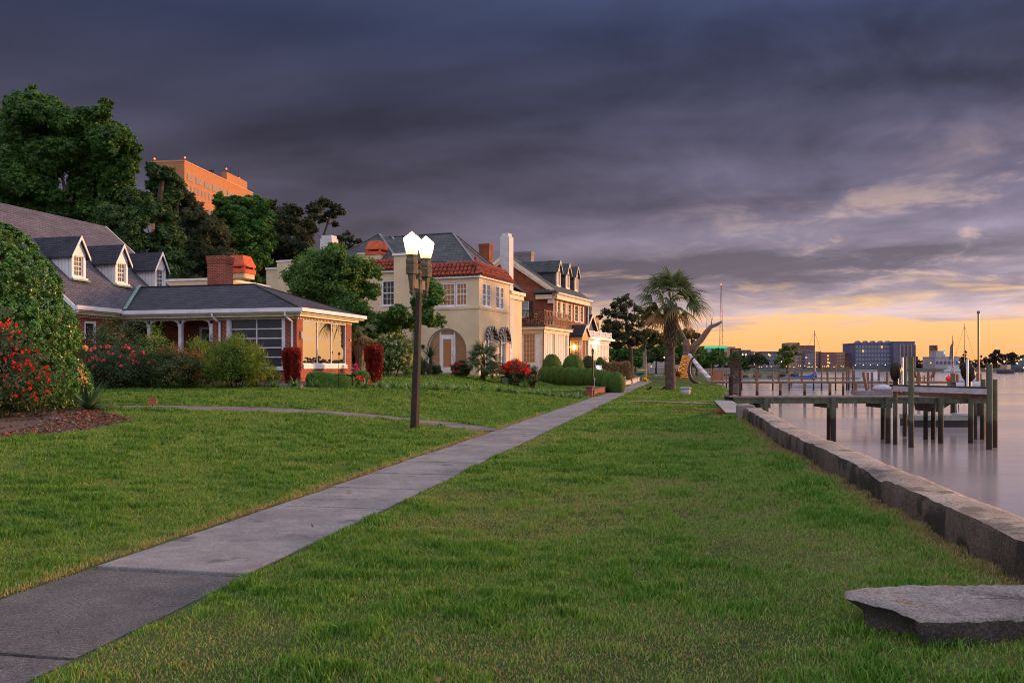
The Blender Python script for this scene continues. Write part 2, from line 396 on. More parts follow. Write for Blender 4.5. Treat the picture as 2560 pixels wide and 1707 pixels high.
tag(npmesh('ground', np.stack([XX, YY, ZZ], -1).reshape(-1, 3), Q, gm, smooth=True), kind='structure')
# far bank of the inlet, as a sheet to the horizon
fm = mat('far_land', (.05, .055, .04), var=.3, scale=.05)
m = MB()
for i, (ya, yb, za, zb) in enumerate([(620, 626, WATER-.4, .4), (626, 760, .4, 1.2), (760, 1500, 1.2, 4), (1500, 5200, 4, 4)]):
    m.poly([(-3000, ya, za), (3000, ya, za), (3000, yb, zb), (-3000, yb, zb)])
tag(m.build('far_shore', fm), kind='structure')
# ------------------------------------------------------------------ water
wm, t, b = pbsdf('water')
p = t.n.new('ShaderNodeNewGeometry').outputs['Position']
wn = t.noise(t.mapping(p, scale=(.35, 1.1, 1)), 1.0, 3, .5)
wn2 = t.noise(t.mapping(p, scale=(.02, .12, 1)), 1.0, 3, .5)
t.put(b.inputs['Base Color'], t.mix(t.ss(wn2, .35, .65), (.25, .22, .235), (.31, .27, .265)))
t.put(b.inputs['Roughness'], t.rng(wn2, .35, .65, .13, .2)); b.inputs['IOR'].default_value = 1.36
b.inputs['Specular IOR Level'].default_value = .6
t.put(b.inputs['Normal'], t.bump(wn, .12, .06))
m = MB(); m.poly([(-400, -60, WATER), (3000, -60, WATER), (3000, 640, WATER), (-400, 640, WATER)])
tag(m.build('water', wm), kind='structure')
# ------------------------------------------------------------------ footpath of cast slabs
def conc(name, a, b_, speck=.35, sscale=60, stain=None):
    m, t, b = pbsdf(name); co = t.coord()
    n1_ = t.noise(co, .9, 6, .65); v = t.noise(co, sscale, 4, .75); v3 = t.noise(co, 5, 4, .7)
    c = t.mix(t.ss(n1_, .3, .7), a, b_)
    k = t.rng(v, .3, .7, 1-speck, 1+speck); c = t.mix(1, c, t.vec(k, k, k), 'MULTIPLY')
    k = t.rng(v3, .3, .7, .82, 1.15); c = t.mix(1, c, t.vec(k, k, k), 'MULTIPLY')
    vv = t.voro(co, sscale*1.3); c = t.mix(t.math('MULTIPLY', t.math('LESS_THAN', vv, .16), .35), c, (.55, .52, .5))
    if stain: c = t.mix(t.math('MULTIPLY', t.ss(t.noise(co, stain[1], 4, .6), stain[2], stain[2]+.08), .85), c, stain[0])
    t.put(b.inputs['Base Color'], c); b.inputs['Roughness'].default_value = .9; b.inputs['Specular IOR Level'].default_value = .2
    t.put(b.inputs['Normal'], t.bump(t.math('ADD', v, v3), .5, .01)); return m
cm1 = conc('pale_concrete', (.15, .138, .145), (.235, .22, .222), .4, 60, ((.10, .095, .098), 2.2, .60))
cm2 = conc('old_concrete', (.075, .069, .070), (.12, .11, .11), .6, 45)
ca, sa = cos(math.atan(.198)), sin(math.atan(.198))
m1, m2 = MB(), MB()
y0 = 6.69; L = 1.52
k = 0
def slab(mb, ya, yb, wl, wr, z, tilt=0.0):
    n = 3; pts = []
    for yy in (ya+.011, yb-.011):
        for tt in (-wl, wr):
            cx_ = float(swx(yy)); pts.append((cx_+tt*ca, yy-tt*sa))
    h = .16
    v = [(q[0], q[1], z-h) for q in pts]+[(q[0], q[1], z+(tilt if i >= 2 else -tilt)) for i, q in enumerate(pts)]
    mb.add(v, [(4, 5, 7, 6), (0, 1, 5, 4), (1, 3, 7, 5), (3, 2, 6, 7), (2, 0, 4, 6)])
yy = y0
while yy < 101:
    slab(m1, yy, yy+L, .655+random.uniform(-.012, .012), .655+random.uniform(-.012, .012), .012+random.uniform(-.006, .006), random.uniform(-.004, .004)); yy += L
yy = y0-.03
while yy > -12:
    slab(m2, yy-1.85, yy, .67+random.uniform(-.01, .01), .66, .0, random.uniform(-.003, .006)); yy -= 1.86
swo = m1.build('sidewalk', cm1); tag(swo, kind='structure'); tag(m2.build('sidewalk', cm2), kind='structure')
bv = swo.modifiers.new('b', 'BEVEL'); bv.width = .012; bv.segments = 2
# winding garden path
PATH = [gpix(*q) for q in [(236, 1019), (340, 1017.5), (480, 1020), (668, 1025.5), (836, 1034), (985, 1046), (1110, 1060), (1225, 1076)]]
def smooth_path(P_, n=8):
    out = []
    for i in range(len(P_)-1):
        p0, p1, p2, p3 = P_[max(i-1, 0)], P_[i], P_[i+1], P_[min(i+2, len(P_)-1)]
        for k in range(n):
            u = k/n; out.append(.5*((2*p1)+(p2-p0)*u+(2*p0-5*p1+4*p2-p3)*u*u+(3*p1-p0-3*p2+p3)*u**3))
    out.append(P_[-1]); return out
PS = smooth_path([Vector((p.x, p.y, 0)) for p in PATH])
def ribbon(pts, wl, wr, lift, nacross=5):
    V = []; n = len(pts)
    for i, p in enumerate(pts):
        d = (pts[min(i+1, n-1)]-pts[max(i-1, 0)]).normalized(); s = Vector((d.y, -d.x, 0))
        for k in range(nacross):
            q = p+s*(-wl+(wl+wr)*k/(nacross-1)); V.append((q.x, q.y, gz(q.x, q.y)+lift))
    Qs = [(i*nacross+k, i*nacross+k+1, (i+1)*nacross+k+1, (i+1)*nacross+k) for i in range(n-1) for k in range(nacross-1)]
    return np.array(V), np.array(Qs)
V, Qr = ribbon(PS, .55, .55, .006)
tag(npmesh('garden_path', V, Qr, conc('path_concrete', (.12, .10, .095), (.20, .165, .155)), smooth=True), kind='structure')
# mulch bed at the foot of the big shrub
bed = [gpix(*q) for q in [(-60, 1105), (60, 1092), (150, 1084), (235, 1072), (300, 1060), (328, 1052), (300, 1042), (262, 1034), (245, 1024), (190, 1022), (60, 1020), (-80, 1022)]]
bc = sum((Vector((p.x, p.y, 0)) for p in bed), Vector())/len(bed)
bedp = smooth_path([Vector((p.x, p.y, 0)) for p in bed]+[Vector((bed[0].x, bed[0].y, 0))], 5)
V = []; nr = 9
for rI in range(nr+1):
    for p in bedp:
        q = bc+(p-bc)*(rI/nr); V.append((q.x, q.y, gz(q.x, q.y)+.012+(vnoise(q.x, q.y, 6)-.5)*.025))
nb = len(bedp)
Qb = np.array([(r_*nb+k, r_*nb+k+1, (r_+1)*nb+k+1, (r_+1)*nb+k) for r_ in range(nr) for k in range(nb-1)])
mm, t, b = pbsdf('mulch'); co = t.coord()
v = t.noise(t.mapping(co, scale=(30, 60, 30)), 1, 4, .8)
c = t.ramp(v, [(.25, (.03, .018, .014)), (.5, (.10, .055, .04)), (.75, (.23, .14, .10))])
c = t.mix(t.ss(t.noise(co, .8, 3), .5, .65), c, (.07, .062, .07))
t.put(b.inputs['Base Color'], c); b.inputs['Roughness'].default_value = .95; t.put(b.inputs['Normal'], t.bump(v, .9, .03))
tag(npmesh('mulch_bed', np.array(V), Qb, mm, smooth=True), kind='structure')
# brick strip from the footpath to the dock gate
bA, bB = gpix(1585, 1003), gpix(1822, 1012)
strip = [bA+(bB-bA)*(k/20) for k in range(21)]
V, Qr = ribbon([Vector((p.x, p.y, 0)) for p in strip], .75, .75, .035)
pav = brickmat('paving_brick', (.30, .16, .13), (.22, .13, .12), (.16, .13, .11), .2, .1, .008, .4)
nb_ = [n for n in pav.node_tree.nodes if n.type == 'TEX_BRICK'][0]
tt = NT(pav.node_tree); xo, yo, zo = tt.xyz(tt.coord()); tt.put(nb_.inputs['Vector'], tt.vec(xo, yo))
tag(npmesh('brick_walk', V, Qr, pav), kind='structure')
# flower bed soil along the brick house
FB = Frame(742, 33, 1.0, 14.7)
V = []
for i in range(24):
    for k in range(7):
        p = FB.world(-12+i*.62, -1.9+k*.55+.25*sin(i*.7)); V.append((p.x, p.y, gz(p.x, p.y)+.03+(vnoise(p.x, p.y, 5)-.5)*.03))
Qf = np.array([(i*7+k, (i+1)*7+k, (i+1)*7+k+1, i*7+k+1) for i in range(23) for k in range(6)])
tag(npmesh('flower_bed_soil', np.array(V), Qf, mm, smooth=True), kind='structure')
# ------------------------------------------------------------------ grass
def in_poly(x, y, poly):
    c = np.zeros(len(x), bool); j = len(poly)-1
    for i in range(len(poly)):
        xi, yi, xj, yj = poly[i].x, poly[i].y, poly[j].x, poly[j].y
        if yi != yj: c ^= ((yi > y) != (yj > y)) & (x < (xj-xi)*(y-yi)/(yj-yi)+xi)
        j = i
    return c
def near_line(x, y, pts, w_):
    d = np.full(len(x), 1e9)
    for a, b2 in zip(pts[:-1], pts[1:]):
        vx, vy = b2.x-a.x, b2.y-a.y; l2 = vx*vx+vy*vy+1e-9
        u = np.clip(((x-a.x)*vx+(y-a.y)*vy)/l2, 0, 1); d = np.minimum(d, (x-a.x-u*vx)**2+(y-a.y-u*vy)**2)
    return d < w_*w_
SLABQ = [Vector((2.5, 4.66, 0)), Vector((4.4, 4.72, 0)), Vector((4.4, 5.35, 0)), Vector((2.35, 5.25, 0)), Vector((2.3, 5.0, 0))]
g_ = np.random.default_rng(3)
NB = 2500000
u = g_.uniform(0, 1, NB)
# depth drawn so that the turf is equally fine everywhere in the view
ya, yk, yb = 3.6, 8.0, 72.0
I1 = (yk*yk-ya*ya)/2; I2 = yk**1.6*(yb**.4-yk**.4)/.4
s1 = I1/(I1+I2)
yv = np.where(u < s1, np.sqrt(ya*ya+u/s1*(yk*yk-ya*ya)), (yk**.4+np.clip((u-s1)/(1-s1), 0, 1)*(yb**.4-yk**.4))**2.5)
xv = g_.uniform(-.82, .80, NB)*yv
tl = (xv-swx(yv))*.981
ragged = .66+.035*(vnoise(xv, yv, 5)-.4)
ok = (np.abs(tl) > ragged) & (xv < np.where(yv < 27, shore(yv)-.47, shore(yv)-2.2)) & (yv < 100)
ok &= ~in_poly(xv, yv, bedp[:-1]) & ~near_line(xv, yv, PS, .52) & ~near_line(xv, yv, strip, .78) & ~in_poly(xv, yv, SLABQ)
lx = (xv-FB.o.x)*cos(FB.a)-(yv-FB.o.y)*sin(FB.a); ly = (xv-FB.o.x)*sin(FB.a)+(yv-FB.o.y)*cos(FB.a)
ok &= ~((ly > -1.75) & (lx < 1.9) & (lx > -13) & (ly < 1.6+(lx < 0)*20))
dryE = np.exp(-((np.abs(tl)-.64)/.16)**2)*(tl < 0)*(yv < 30)+np.exp(-((shore(yv)-.47-xv)/.22)**2)*(yv < 26)*.9
xv, yv, tl, dryE = xv[ok], yv[ok], tl[ok], dryE[ok]
n = len(xv)
big = fbm(xv, yv, .45); mid = fbm(xv+31, yv, 1.6); fine = vnoise(xv, yv+17, 6)
lush = sstep(mid*.6+fine*.4, .44, .68)
worn = .85*sstep(big, .50, .68)*(tl > 0) + .14*sstep(fbm(xv-9, yv+40, .3), .5, .65)*(tl < 0)
thin = g_.uniform(0, 1, n) > worn*.22*(1-lush)+.25*(1-lush)*(1-fine)
xv, yv, tl, dryE, lush, worn, fine = [q[thin] for q in (xv, yv, tl, dryE, lush, worn, fine)]; n = len(xv)
z0 = G(xv, yv)-.004
far = np.maximum(1, yv/7.5)
h = (.024+.036*lush**1.5+.016*fine)*(1-.35*worn)*g_.uniform(.55, 1.35, n)*np.minimum(far, 2.2)**.35
h *= np.where(np.abs(tl) < .74, .8, 1.0)
wd_ = .0032*far*g_.uniform(.7, 1.4, n)
th = g_.uniform(0, 2*pi, n); lean = g_.uniform(.1, .95, n)*h; la = g_.uniform(0, 2*pi, n)
bx, by = np.cos(th)*wd_, np.sin(th)*wd_; lx_, ly_ = np.cos(la)*lean, np.sin(la)*lean
V = np.empty((n, 5, 3))
V[:, 0] = np.stack([xv-bx, yv-by, z0], -1); V[:, 1] = np.stack([xv+bx, yv+by, z0], -1)
V[:, 2] = np.stack([xv-bx*.8+lx_*.35, yv-by*.8+ly_*.35, z0+h*.6], -1); V[:, 3] = np.stack([xv+bx*.8+lx_*.35, yv+by*.8+ly_*.35, z0+h*.6], -1)
V[:, 4] = np.stack([xv+lx_, yv+ly_, z0+h*.95], -1)
o = (np.arange(n)*5)[:, None]
Qg = np.stack([o+np.array([0, 1, 3]), o+np.array([0, 3, 2]), o+np.array([2, 3, 4])], 1).reshape(-1, 3)
cv = np.clip(.47+.26*lush-.27*worn+g_.normal(0, .21, n)-dryE*.75-(g_.uniform(0, 1, n) < .03+.08*worn)*.4, 0, 1)
grm = leafmat('grass_blades', [(0, (.30, .22, .105)), (.12, (.30, .265, .105)), (.25, (.23, .295, .068)), (.5, (.148, .28, .042)), (.75, (.082, .205, .023)), (1, (.028, .105, .009))], .2, .5, .15)
tag(npmesh('grass', V.reshape(-1, 3), Qg, grm, None, np.repeat(cv, 5)), kind='stuff')
# ------------------------------------------------------------------ building kit
WHITE = mat('white_paint', (.70, .68, .70), .55, .10, 2.0, .15, 30)
WHITE2 = mat('weathered_white_paint', (.62, .60, .62), .6, .16, 4.0, .2, 40)
CREAMT = mat('cream_trim', (.66, .56, .42), .6, .12, 3.0)
METALW = mat('gutter_white', (.68, .67, .70), .4, .12, 1.5)
BRICK = brickmat('red_brick', (.34, .050, .026), (.20, .032, .019), (.33, .22, .17), .23, .078, .011)
BRICKD = brickmat('deep_red_brick', (.30, .072, .030), (.19, .044, .021), (.24, .12, .075), .23, .078, .009)
SHING = shingle('grey_shingle', (.112, .105, .132), (.082, .078, .102), (.045, .043, .058), .33, .105)
SHINGD = shingle('slate_blue_shingle', (.052, .054, .075), (.036, .038, .055), (.016, .016, .024), .3, .085)
SLATE = shingle('roof_slate', (.085, .092, .098), (.055, .064, .072), (.028, .03, .034), .3, .14)
COPPER = mat('copper_patina', (.13, .24, .215), .7, .3, 6)
def stuccomat(name, c):
    m, t, b = pbsdf(name); co = t.coord()
    n = t.noise(co, .55, 6, .65); n2_ = t.noise(t.mapping(co, scale=(2.2, 2.2, .35)), 1, 5, .6)
    cc = t.mix(t.ss(n, .3, .7), tuple(x*.88 for x in c), tuple(x*1.08 for x in c))
    cc = t.mix(t.math('MULTIPLY', t.ss(n2_, .56, .75), .28), cc, tuple(x*.55 for x in c))
    t.put(b.inputs['Base Color'], cc); b.inputs['Roughness'].default_value = .9; b.inputs['Specular IOR Level'].default_value = .15
    t.put(b.inputs['Normal'], t.bump(t.noise(co, 14, 6, .7), .35, .03)); return m
STUCCO = stuccomat('cream_stucco', (.66, .52, .345))
def sidingmat(name, c, pitch=.13, vertical=False):
    m, t, b = pbsdf(name); x, y, z = t.xyz(t.coord())
    q = t.math('ADD', x, y) if vertical else z
    f = t.math('FRACT', t.math('DIVIDE', q, pitch))
    k = t.rng(t.noise(t.coord(), 3, 4), .3, .7, .88, 1.08)
    t.put(b.inputs['Base Color'], t.mix(1, c, t.vec(k, k, k), 'MULTIPLY')); b.inputs['Roughness'].default_value = .55
    t.put(b.inputs['Normal'], t.bump(t.math('SUBTRACT', 1.0, f) if not vertical else t.ss(f, .9, 1.0), .8, .03)); return m
SIDING = sidingmat('white_clapboard', (.68, .67, .69))
DARKIN = mat('dark_interior', (.02, .016, .014), .9, .3, 2)
PANE_DK = glassmat('dark_window_glass', (.022, .022, .026), .30, .03)
PANE_SC = glassmat('screened_glass', (.05, .05, .058), .22, .06)
PANE_SUN = glassmat('reflecting_glass', (.03, .026, .022), .90, .008)
PANE_WARM = glassmat('warm_room_glass', (.16, .075, .040), .28, .04, (1, .42, .16, .10), .6, 2.2)
PANE_BLIND = glassmat('pale_curtain_glass', (.72, .64, .52), .15, .05)
IRON = mat('black_iron', (.018, .016, .016), .5, .3, 5)
IRONR = mat('rusty_iron', (.06, .028, .018), .7, .5, 9)
def wallplane(mb, pl, u0, u1, z0, z1, openings=(), depth=.14):
    "wall face with real reveals round each rectangular opening"
    us = sorted({u0, u1, *[o[0] for o in openings], *[o[1] for o in openings]}); zs = sorted({z0, z1, *[o[2] for o in openings], *[o[3] for o in openings]})
    us = [u for u in us if u0 <= u <= u1]; zs = [z for z in zs if z0 <= z <= z1]
    for a, b_ in zip(us[:-1], us[1:]):
        for c, d in zip(zs[:-1], zs[1:]):
            if any(o[0] < (a+b_)/2 < o[1] and o[2] < (c+d)/2 < o[3] for o in openings): continue
            mb.poly([pl.p(a, c), pl.p(b_, c), pl.p(b_, d), pl.p(a, d)])
    for a, b_, c, d in openings:
        for (p, q) in (((a, c), (b_, c)), ((b_, c), (b_, d)), ((b_, d), (a, d)), ((a, d), (a, c))):
            mb.poly([pl.p(*p), pl.p(*q), pl.p(*q, -depth), pl.p(*p, -depth)])
def window(parent, pl, u0, u1, z0, z1, cols, rows, fm, gm, fw=.06, mw=.022, rec=.1, sash=True, sill=True, label=None, name='window'):
    f = MB(); e = .003
    pl.box(f, u0+e, u0+fw, z0+e, z1-e, -rec, -.02); pl.box(f, u1-fw, u1-e, z0+e, z1-e, -rec, -.02)
    pl.box(f, u0+fw, u1-fw, z1-fw, z1-e, -rec, -.022); pl.box(f, u0+fw, u1-fw, z0+e, z0+fw, -rec, -.022)
    gz0, gz1 = z0+fw, z1-fw; gu0, gu1 = u0+fw, u1-fw
    for i in range(1, cols): u = gu0+(gu1-gu0)*i/cols; pl.box(f, u-mw/2, u+mw/2, gz0, gz1, -rec+.005, -.045)
    for i in range(1, rows):
        z = gz0+(gz1-gz0)*i/rows; h = fw*.7 if (sash and i*2 == rows) else mw
        pl.box(f, gu0, gu1, z-h/2, z+h/2, -rec+.007, -.042)
    fo = f.build(name, fm, parent)
    if label: fo['label'] = label
    g = MB(); pl.box(g, u0+fw*.5, u1-fw*.5, z0+fw*.5, z1-fw*.5, -rec-.03, -rec+.012); g.build('pane', gm, fo)
    if sill:
        s_ = MB(); pl.box(s_, u0-.05, u1+.05, z0-.075, z0-.002, -.02, .06); s_.build('sill', fm, fo)
    return fo
def roofslab(mb, pts, t=.1): mb.prism([(p[0], p[1], p[2]-t) for p in pts], (0, 0, t))
def gable_dormer(parent, x, y0, y1, zs, zw, zp, slope, zr, xr, fm, sm, rm, gm, over=.12, cols=2):
    "dormer facing +x: front at x, wall top zw, peak zp, runs back into a roof plane z = zr - (xx - xr)*slope"
    back = lambda z: xr-(z-zr)/slope
    d = MB(); ym = (y0+y1)/2
    ztop = lambda yy: zp-.06-abs(yy-ym)*(zp-zw)/((y1-y0)/2)
    wf = .13
    for yy in (y0, y1-wf): d.box(x-.1, x, yy, yy+wf, zs-.12, zw)
    d.box(x-.1, x-.001, y0+wf, y1-wf, zs-.12, zs); d.prism([(x, y0, zw-.12), (x, y1, zw-.12), (x, y1, zw), (x, ym, zp-.03), (x, y0, zw)], (-.1, 0, 0))
    dm = d.build('dormer', fm, parent)
    s_ = MB()
    for yy, o in ((y0+.012, .05), (y1-.062, .05)): s_.prism([(x-.1, yy, zs-.1), (x-.1, yy, zw), (back(zw), yy, zw), (back(zs-.1), yy, zs-.1)], (0, o, 0))
    s_.build('cheek', sm, dm)
    r_ = MB(); k = (zp-zw)/((y1-y0)/2); oy = over
    for sgn, ye in ((-1, y0-oy), (1, y1+oy)):
        ze = zw-oy*k
        roofslab(r_, [(x+over, ye, ze+.04), (x+over, ym, zp+.04), (back(zp)-.1, ym, zp+.04), (back(ze)-.1, ye, ze+.04)], .07)
    r_.build('dormer_roof', rm, dm)
    for ye in (y0-oy, y1+oy):
        tr = MB(); tr.prism([(x+over+.002, ye, zw-oy*k-.07), (x+over+.002, ye, zw-oy*k+.05), (x+over+.002, ym, zp+.05), (x+over+.002, ym, zp-.09)], (.03, 0, 0)); tr.build('bargeboard', fm, dm)
    w_ = Pl('right', x-.03); return dm, w_, wf
def chimney(parent, x0, x1, y0, y1, z0, z1, m, cap=.06, capm=None, name='chimney'):
    c = MB(); c.box(x0, x1, y0, y1, z0, z1-.34)
    c.box(x0-cap*.5, x1+cap*.5, y0-cap*.5, y1+cap*.5, z1-.34, z1-.2); c.box(x0-cap, x1+cap, y0-cap, y1+cap, z1-.2, z1)
    o = c.build(name, m, parent)
    return o
# ------------------------------------------------------------------ brick cottage with porch wing
h = FB.thing('brick_cottage', 'single storey red brick cottage with grey shingle roof, three white dormers and arched porch wing', 'house')
fr, rt = Pl('front', 0.0), Pl('right', 0.0)
m = MB()
wallplane(m, fr, -3.68, 0, -.7, 2.62, [(-2.96, -.59, .56, 2.54)])
wallplane(m, rt, 0, 4.85, -.7, 2.62, [(.48, 4.33, .56, 2.47)])
mr = Pl('right', -8.0); wallplane(m, mr, -2.65, 0.3, -.7, 2.72, [(-2.02, -1.38, .95, 2.40)])
m.box(-8, -3.68, 1.9, 2.0, -.7, 2.9); m.box(-3.70, -3.68, .02, 1.9, -.7, 2.62)       # porch back and side
m.box(-18.4, -8.02, -2.65, -2.55, -.7, 2.9); m.box(-18.4, -.1, 4.75, 4.85, -.7, 2.62)
for zz in (-.02,): m.box(-3.68, -.02, -.03, 0, -.7, .12)
m.build('wall', BRICK, h)
m = MB(); m.box(-8, -3.68, -.02, 1.9, -.5, .1); m.build('porch_floor', conc('porch_slab', (.14, .13, .13), (.2, .19, .19)), h)
m = MB(); m.box(-8, -3.68, .1, 1.9, 2.66, 2.7); m.build('porch_ceiling', WHITE, h)
# porch posts with flat arches
for u in (-7.97, -6.66, -5.2, -3.78):
    m = MB(); m.box(u-.07, u+.07, -.015, .13, .1, 2.24); m.box(u-.095, u+.095, -.03, .145, .1, .24); m.box(u-.09, u+.09, -.03, .14, 2.24, 2.34); m.build('porch_post', WHITE2, h)
for a, b_ in ((-7.90, -6.73), (-6.59, -5.27), (-5.13, -3.85)):
    m = MB(); n = 12; top = [(a, -.01, 2.6), (b_, -.01, 2.6)]
    arc = [(a+(b_-a)*i/n, -.01, 2.33+.17*(1-(2*i/n-1)**2)**.6) for i in range(n+1)]
    for i in range(n): m.prism([arc[i], arc[i+1], (arc[i+1][0], -.01, 2.6), (arc[i][0], -.01, 2.6)], (0, .1, 0))
    m.build('porch_arch', WHITE2, h)
m = MB(); pb = Pl('front', 1.9)
d = MB(); pb.box(d, -5.45, -4.55, .1, 2.2, 0, .06); do = d.build('door', mat('dark_door', (.05, .035, .03), .4), h)
d = MB(); pb.box(d, -5.35, -4.65, .5, 2.05, .06, .07); d.build('pane', PANE_DK, do)
d = MB(); pb.box(d, -5.57, -5.45, .1, 2.3, 0, .08); pb.box(d, -4.55, -4.43, .1, 2.3, 0, .08); pb.box(d, -5.45, -4.55, 2.2, 2.3, 0, .08); d.build('door_frame', WHITE2, do)
window(h, fr, -2.96, -.59, .56, 2.54, 2, 5, WHITE2, PANE_SC, .07, .045, .1, False, True, 'large screened window of ten awning panes')
for u in (-2.99, -.56):
    m = MB(); fr.box(m, u-.07, u+.07, .5, 2.55, -.01, .035); m.build('window_casing', WHITE2, h)
wo_ = window(h, rt, .48, 4.33, .72, 2.47, 3, 1, WHITE, PANE_SUN, .045, .05, .08, False, False, 'three pane picture window reflecting the sunset')
m = MB(); rt.box(m, .47, 4.34, .54, .725, -.06, .05); m.build('sill', WHITE, wo_)
window(h, mr, -2.02, -1.38, .95, 2.40, 1, 2, WHITE, PANE_DK, .09, .03)
# wing roof: hip
zr, ze, rx = 4.12, 2.86, -3.3
e = .42; yb = 4.85+e
m = MB()
roofslab(m, [(-9.6, -e, ze), (e, -e, ze), (rx, 2.42, zr), (-9.6, 2.42, zr)])
roofslab(m, [(e, -e, ze), (e, yb, ze), (rx, 2.42, zr)])
roofslab(m, [(-9.6, 2.42, zr), (rx, 2.42, zr), (e, yb, ze), (-9.6, yb, ze)])
wr = m.build('wing_roof', SHINGD, h)
m = MB()
for a, b_ in (((e, -e, ze), (rx, 2.42, zr)), ((e, yb, ze), (rx, 2.42, zr)), ((rx, 2.42, zr), (-9.4, 2.42, zr))): m.bar(Vector(a)+Vector((0, 0, .01)), Vector(b_)+Vector((0, 0, .01)), .16, .03)
m.build('ridge_cap', SHINGD, wr)
# main roof
sl_ = .824; X0 = -7.6; xr = -13.05; zmr = 2.92+(X0-xr)*sl_
m = MB()
roofslab(m, [(X0, -2.95, 2.92), (X0, 5.1, 2.92), (xr, 5.1, zmr), (xr, -2.95, zmr)], .12)
roofslab(m, [(xr, -2.95, zmr), (xr, 5.1, zmr), (-18.5, 5.1, 2.92), (-18.5, -2.95, 2.92)], .12)
m.build('main_roof', SHING, h)
m = MB(); m.prism([(-8, -2.66, 2.7), (-18.4, -2.66, 2.7), (xr, -2.66, zmr-.15)], (0, .1, 0)); m.prism([(-8, 4.75, 2.6), (-18.4, 4.75, 2.6), (xr, 4.75, zmr-.15)], (0, .1, 0)); m.build('gable_siding', SIDING, h)
for yy in (-2.99, 5.1):
    for xe in (X0, -18.5): m = MB(); m.prism([(xe, yy, 2.74), (xe, yy, 2.93), (xr, yy, zmr+.01), (xr, yy, zmr-.2)], (0, .04, 0)); m.build('bargeboard', WHITE, h)
# valley flashing in green copper
m = MB(); vx = lambda z: X0-(z-2.92)/sl_
m.bar((X0+.05, -.32, 2.95), (vx(4.1)+.12, 2.3, 4.2), .13, .05); m.build('valley_flashing', COPPER, h)
# eaves
m = MB()
for a, b_, c in ((-7.55, e+.05, 0), ):
    m.box(a, b_, -e-.11, -e+.002, 2.73, 2.875); m.box(a, e, -e-.06, -e+.03, 2.70, 2.73)
m.box(e, e+.11, -e-.11, yb+.05, 2.731, 2.876)
m.box(X0, X0+.11, -2.95, -e-.15, 2.78, 2.935)
m.build('gutter', METALW, h)
m = MB()
m.box(-8, .1, -.3, -.0, 2.56, 2.70); m.box(.0, .3, -.3, 4.95, 2.56, 2.70); m.box(-7.99, -7.72, -2.7, -.31, 2.62, 2.77)
m.box(-8, e, -e, -.3, 2.66, 2.70); m.box(.3, e, -.3, yb, 2.66, 2.70); m.box(-7.72, X0, -2.95, -.43, 2.72, 2.77)
m.build('cornice', CREAMT, h)
def dentils(pl, u0, u1, z0, z1):
    "one crenellated moulding"
    pts = [(u0, -.004), (u0, .02)]; u = u0
    while u+.125 < u1: pts += [(u, .022), (u, .062), (u+.06, .062), (u+.06, .022)]; u += .125
    pts += [(u1, .022), (u1, -.004)]; q = MB(); n = len(pts)
    lo = [pl.p(p[0], z0, p[1]) for p in pts]; hi = [pl.p(p[0], z1, p[1]) for p in pts]
    q.add(lo+hi, [(i, (i+1) % n, n+(i+1) % n, n+i) for i in range(n)]+[tuple(range(n)), tuple(range(n, 2*n))[::-1]]); q.build('dentil_course', CREAMT, h)
dentils(fr, -7.9, .05, 2.47, 2.557); dentils(rt, .0, 4.85, 2.47, 2.557); dentils(mr, -2.6, -.1, 2.53, 2.617)
for u, top in ((-3.42, 2.7), (-.24, 2.7)):
    m = MB(); m.tube([(u, -.47, top+.03), (u, -.47, top-.1), (u+.06, -.3, top-.25), (u+.07, -.06, top-.33), (u+.07, -.06, .1), (u+.07, -.16, .02)], .045, 8); m.build('downspout', METALW, h)
m = MB(); m.tube([(X0+.03, -2.85, 2.86), (X0-.0, -2.85, 2.7), (-7.9, -2.7, 2.5), (-7.93, -2.6, -.4)], .05, 8); m.build('downspout', METALW, h)
m = MB(); rt.box(m, .24, .36, 1.72, 2.0, 0, .07); m.build('meter_box', mat('grey_box', (.3, .29, .29), .5), h)
m = MB(); rt.box(m, 4.62, 4.7, 1.75, 1.85, 0, .06); m.build('hose_tap', mat('tap_metal', (.3, .35, .42), .4, metal=.6), h)
# dormers
for y0_, y1_ in ((-1.62, -.86), (.84, 1.60), (3.36, 4.12)):
    dm, wp, wf = gable_dormer(h, -8.95, y0_, y1_, 4.22, 5.15, 5.80, sl_, 2.92, X0, WHITE, sidingmat('white_board', (.68, .68, .72), .16, True) if y0_ < -1 else bpy.data.materials['white_board'], SHINGD, PANE_WARM)
    f = window(dm, wp, y0_+wf, y1_-wf, 4.22, 5.05, 3, 4, WHITE, glassmat('dormer_glass', (.10, .12, .12), .15, .05) if y0_ < -1 else bpy.data.materials['dormer_glass'], .05, .02, .06, True, False)
    a = MB(); wp.box(a, y0_-.03, y1_+.03, 4.10, 4.17, .03, .12); a.build('sill', WHITE2, dm)
    a = MB(); a.box(-9.1, -8.78, y0_-.08, y1_+.08, 4.03, 4.09); a.build('flashing', COPPER, dm)
ch = chimney(h, -7.5, -6.62, 5.2, 5.95, -.5, 5.80, BRICK, .05)
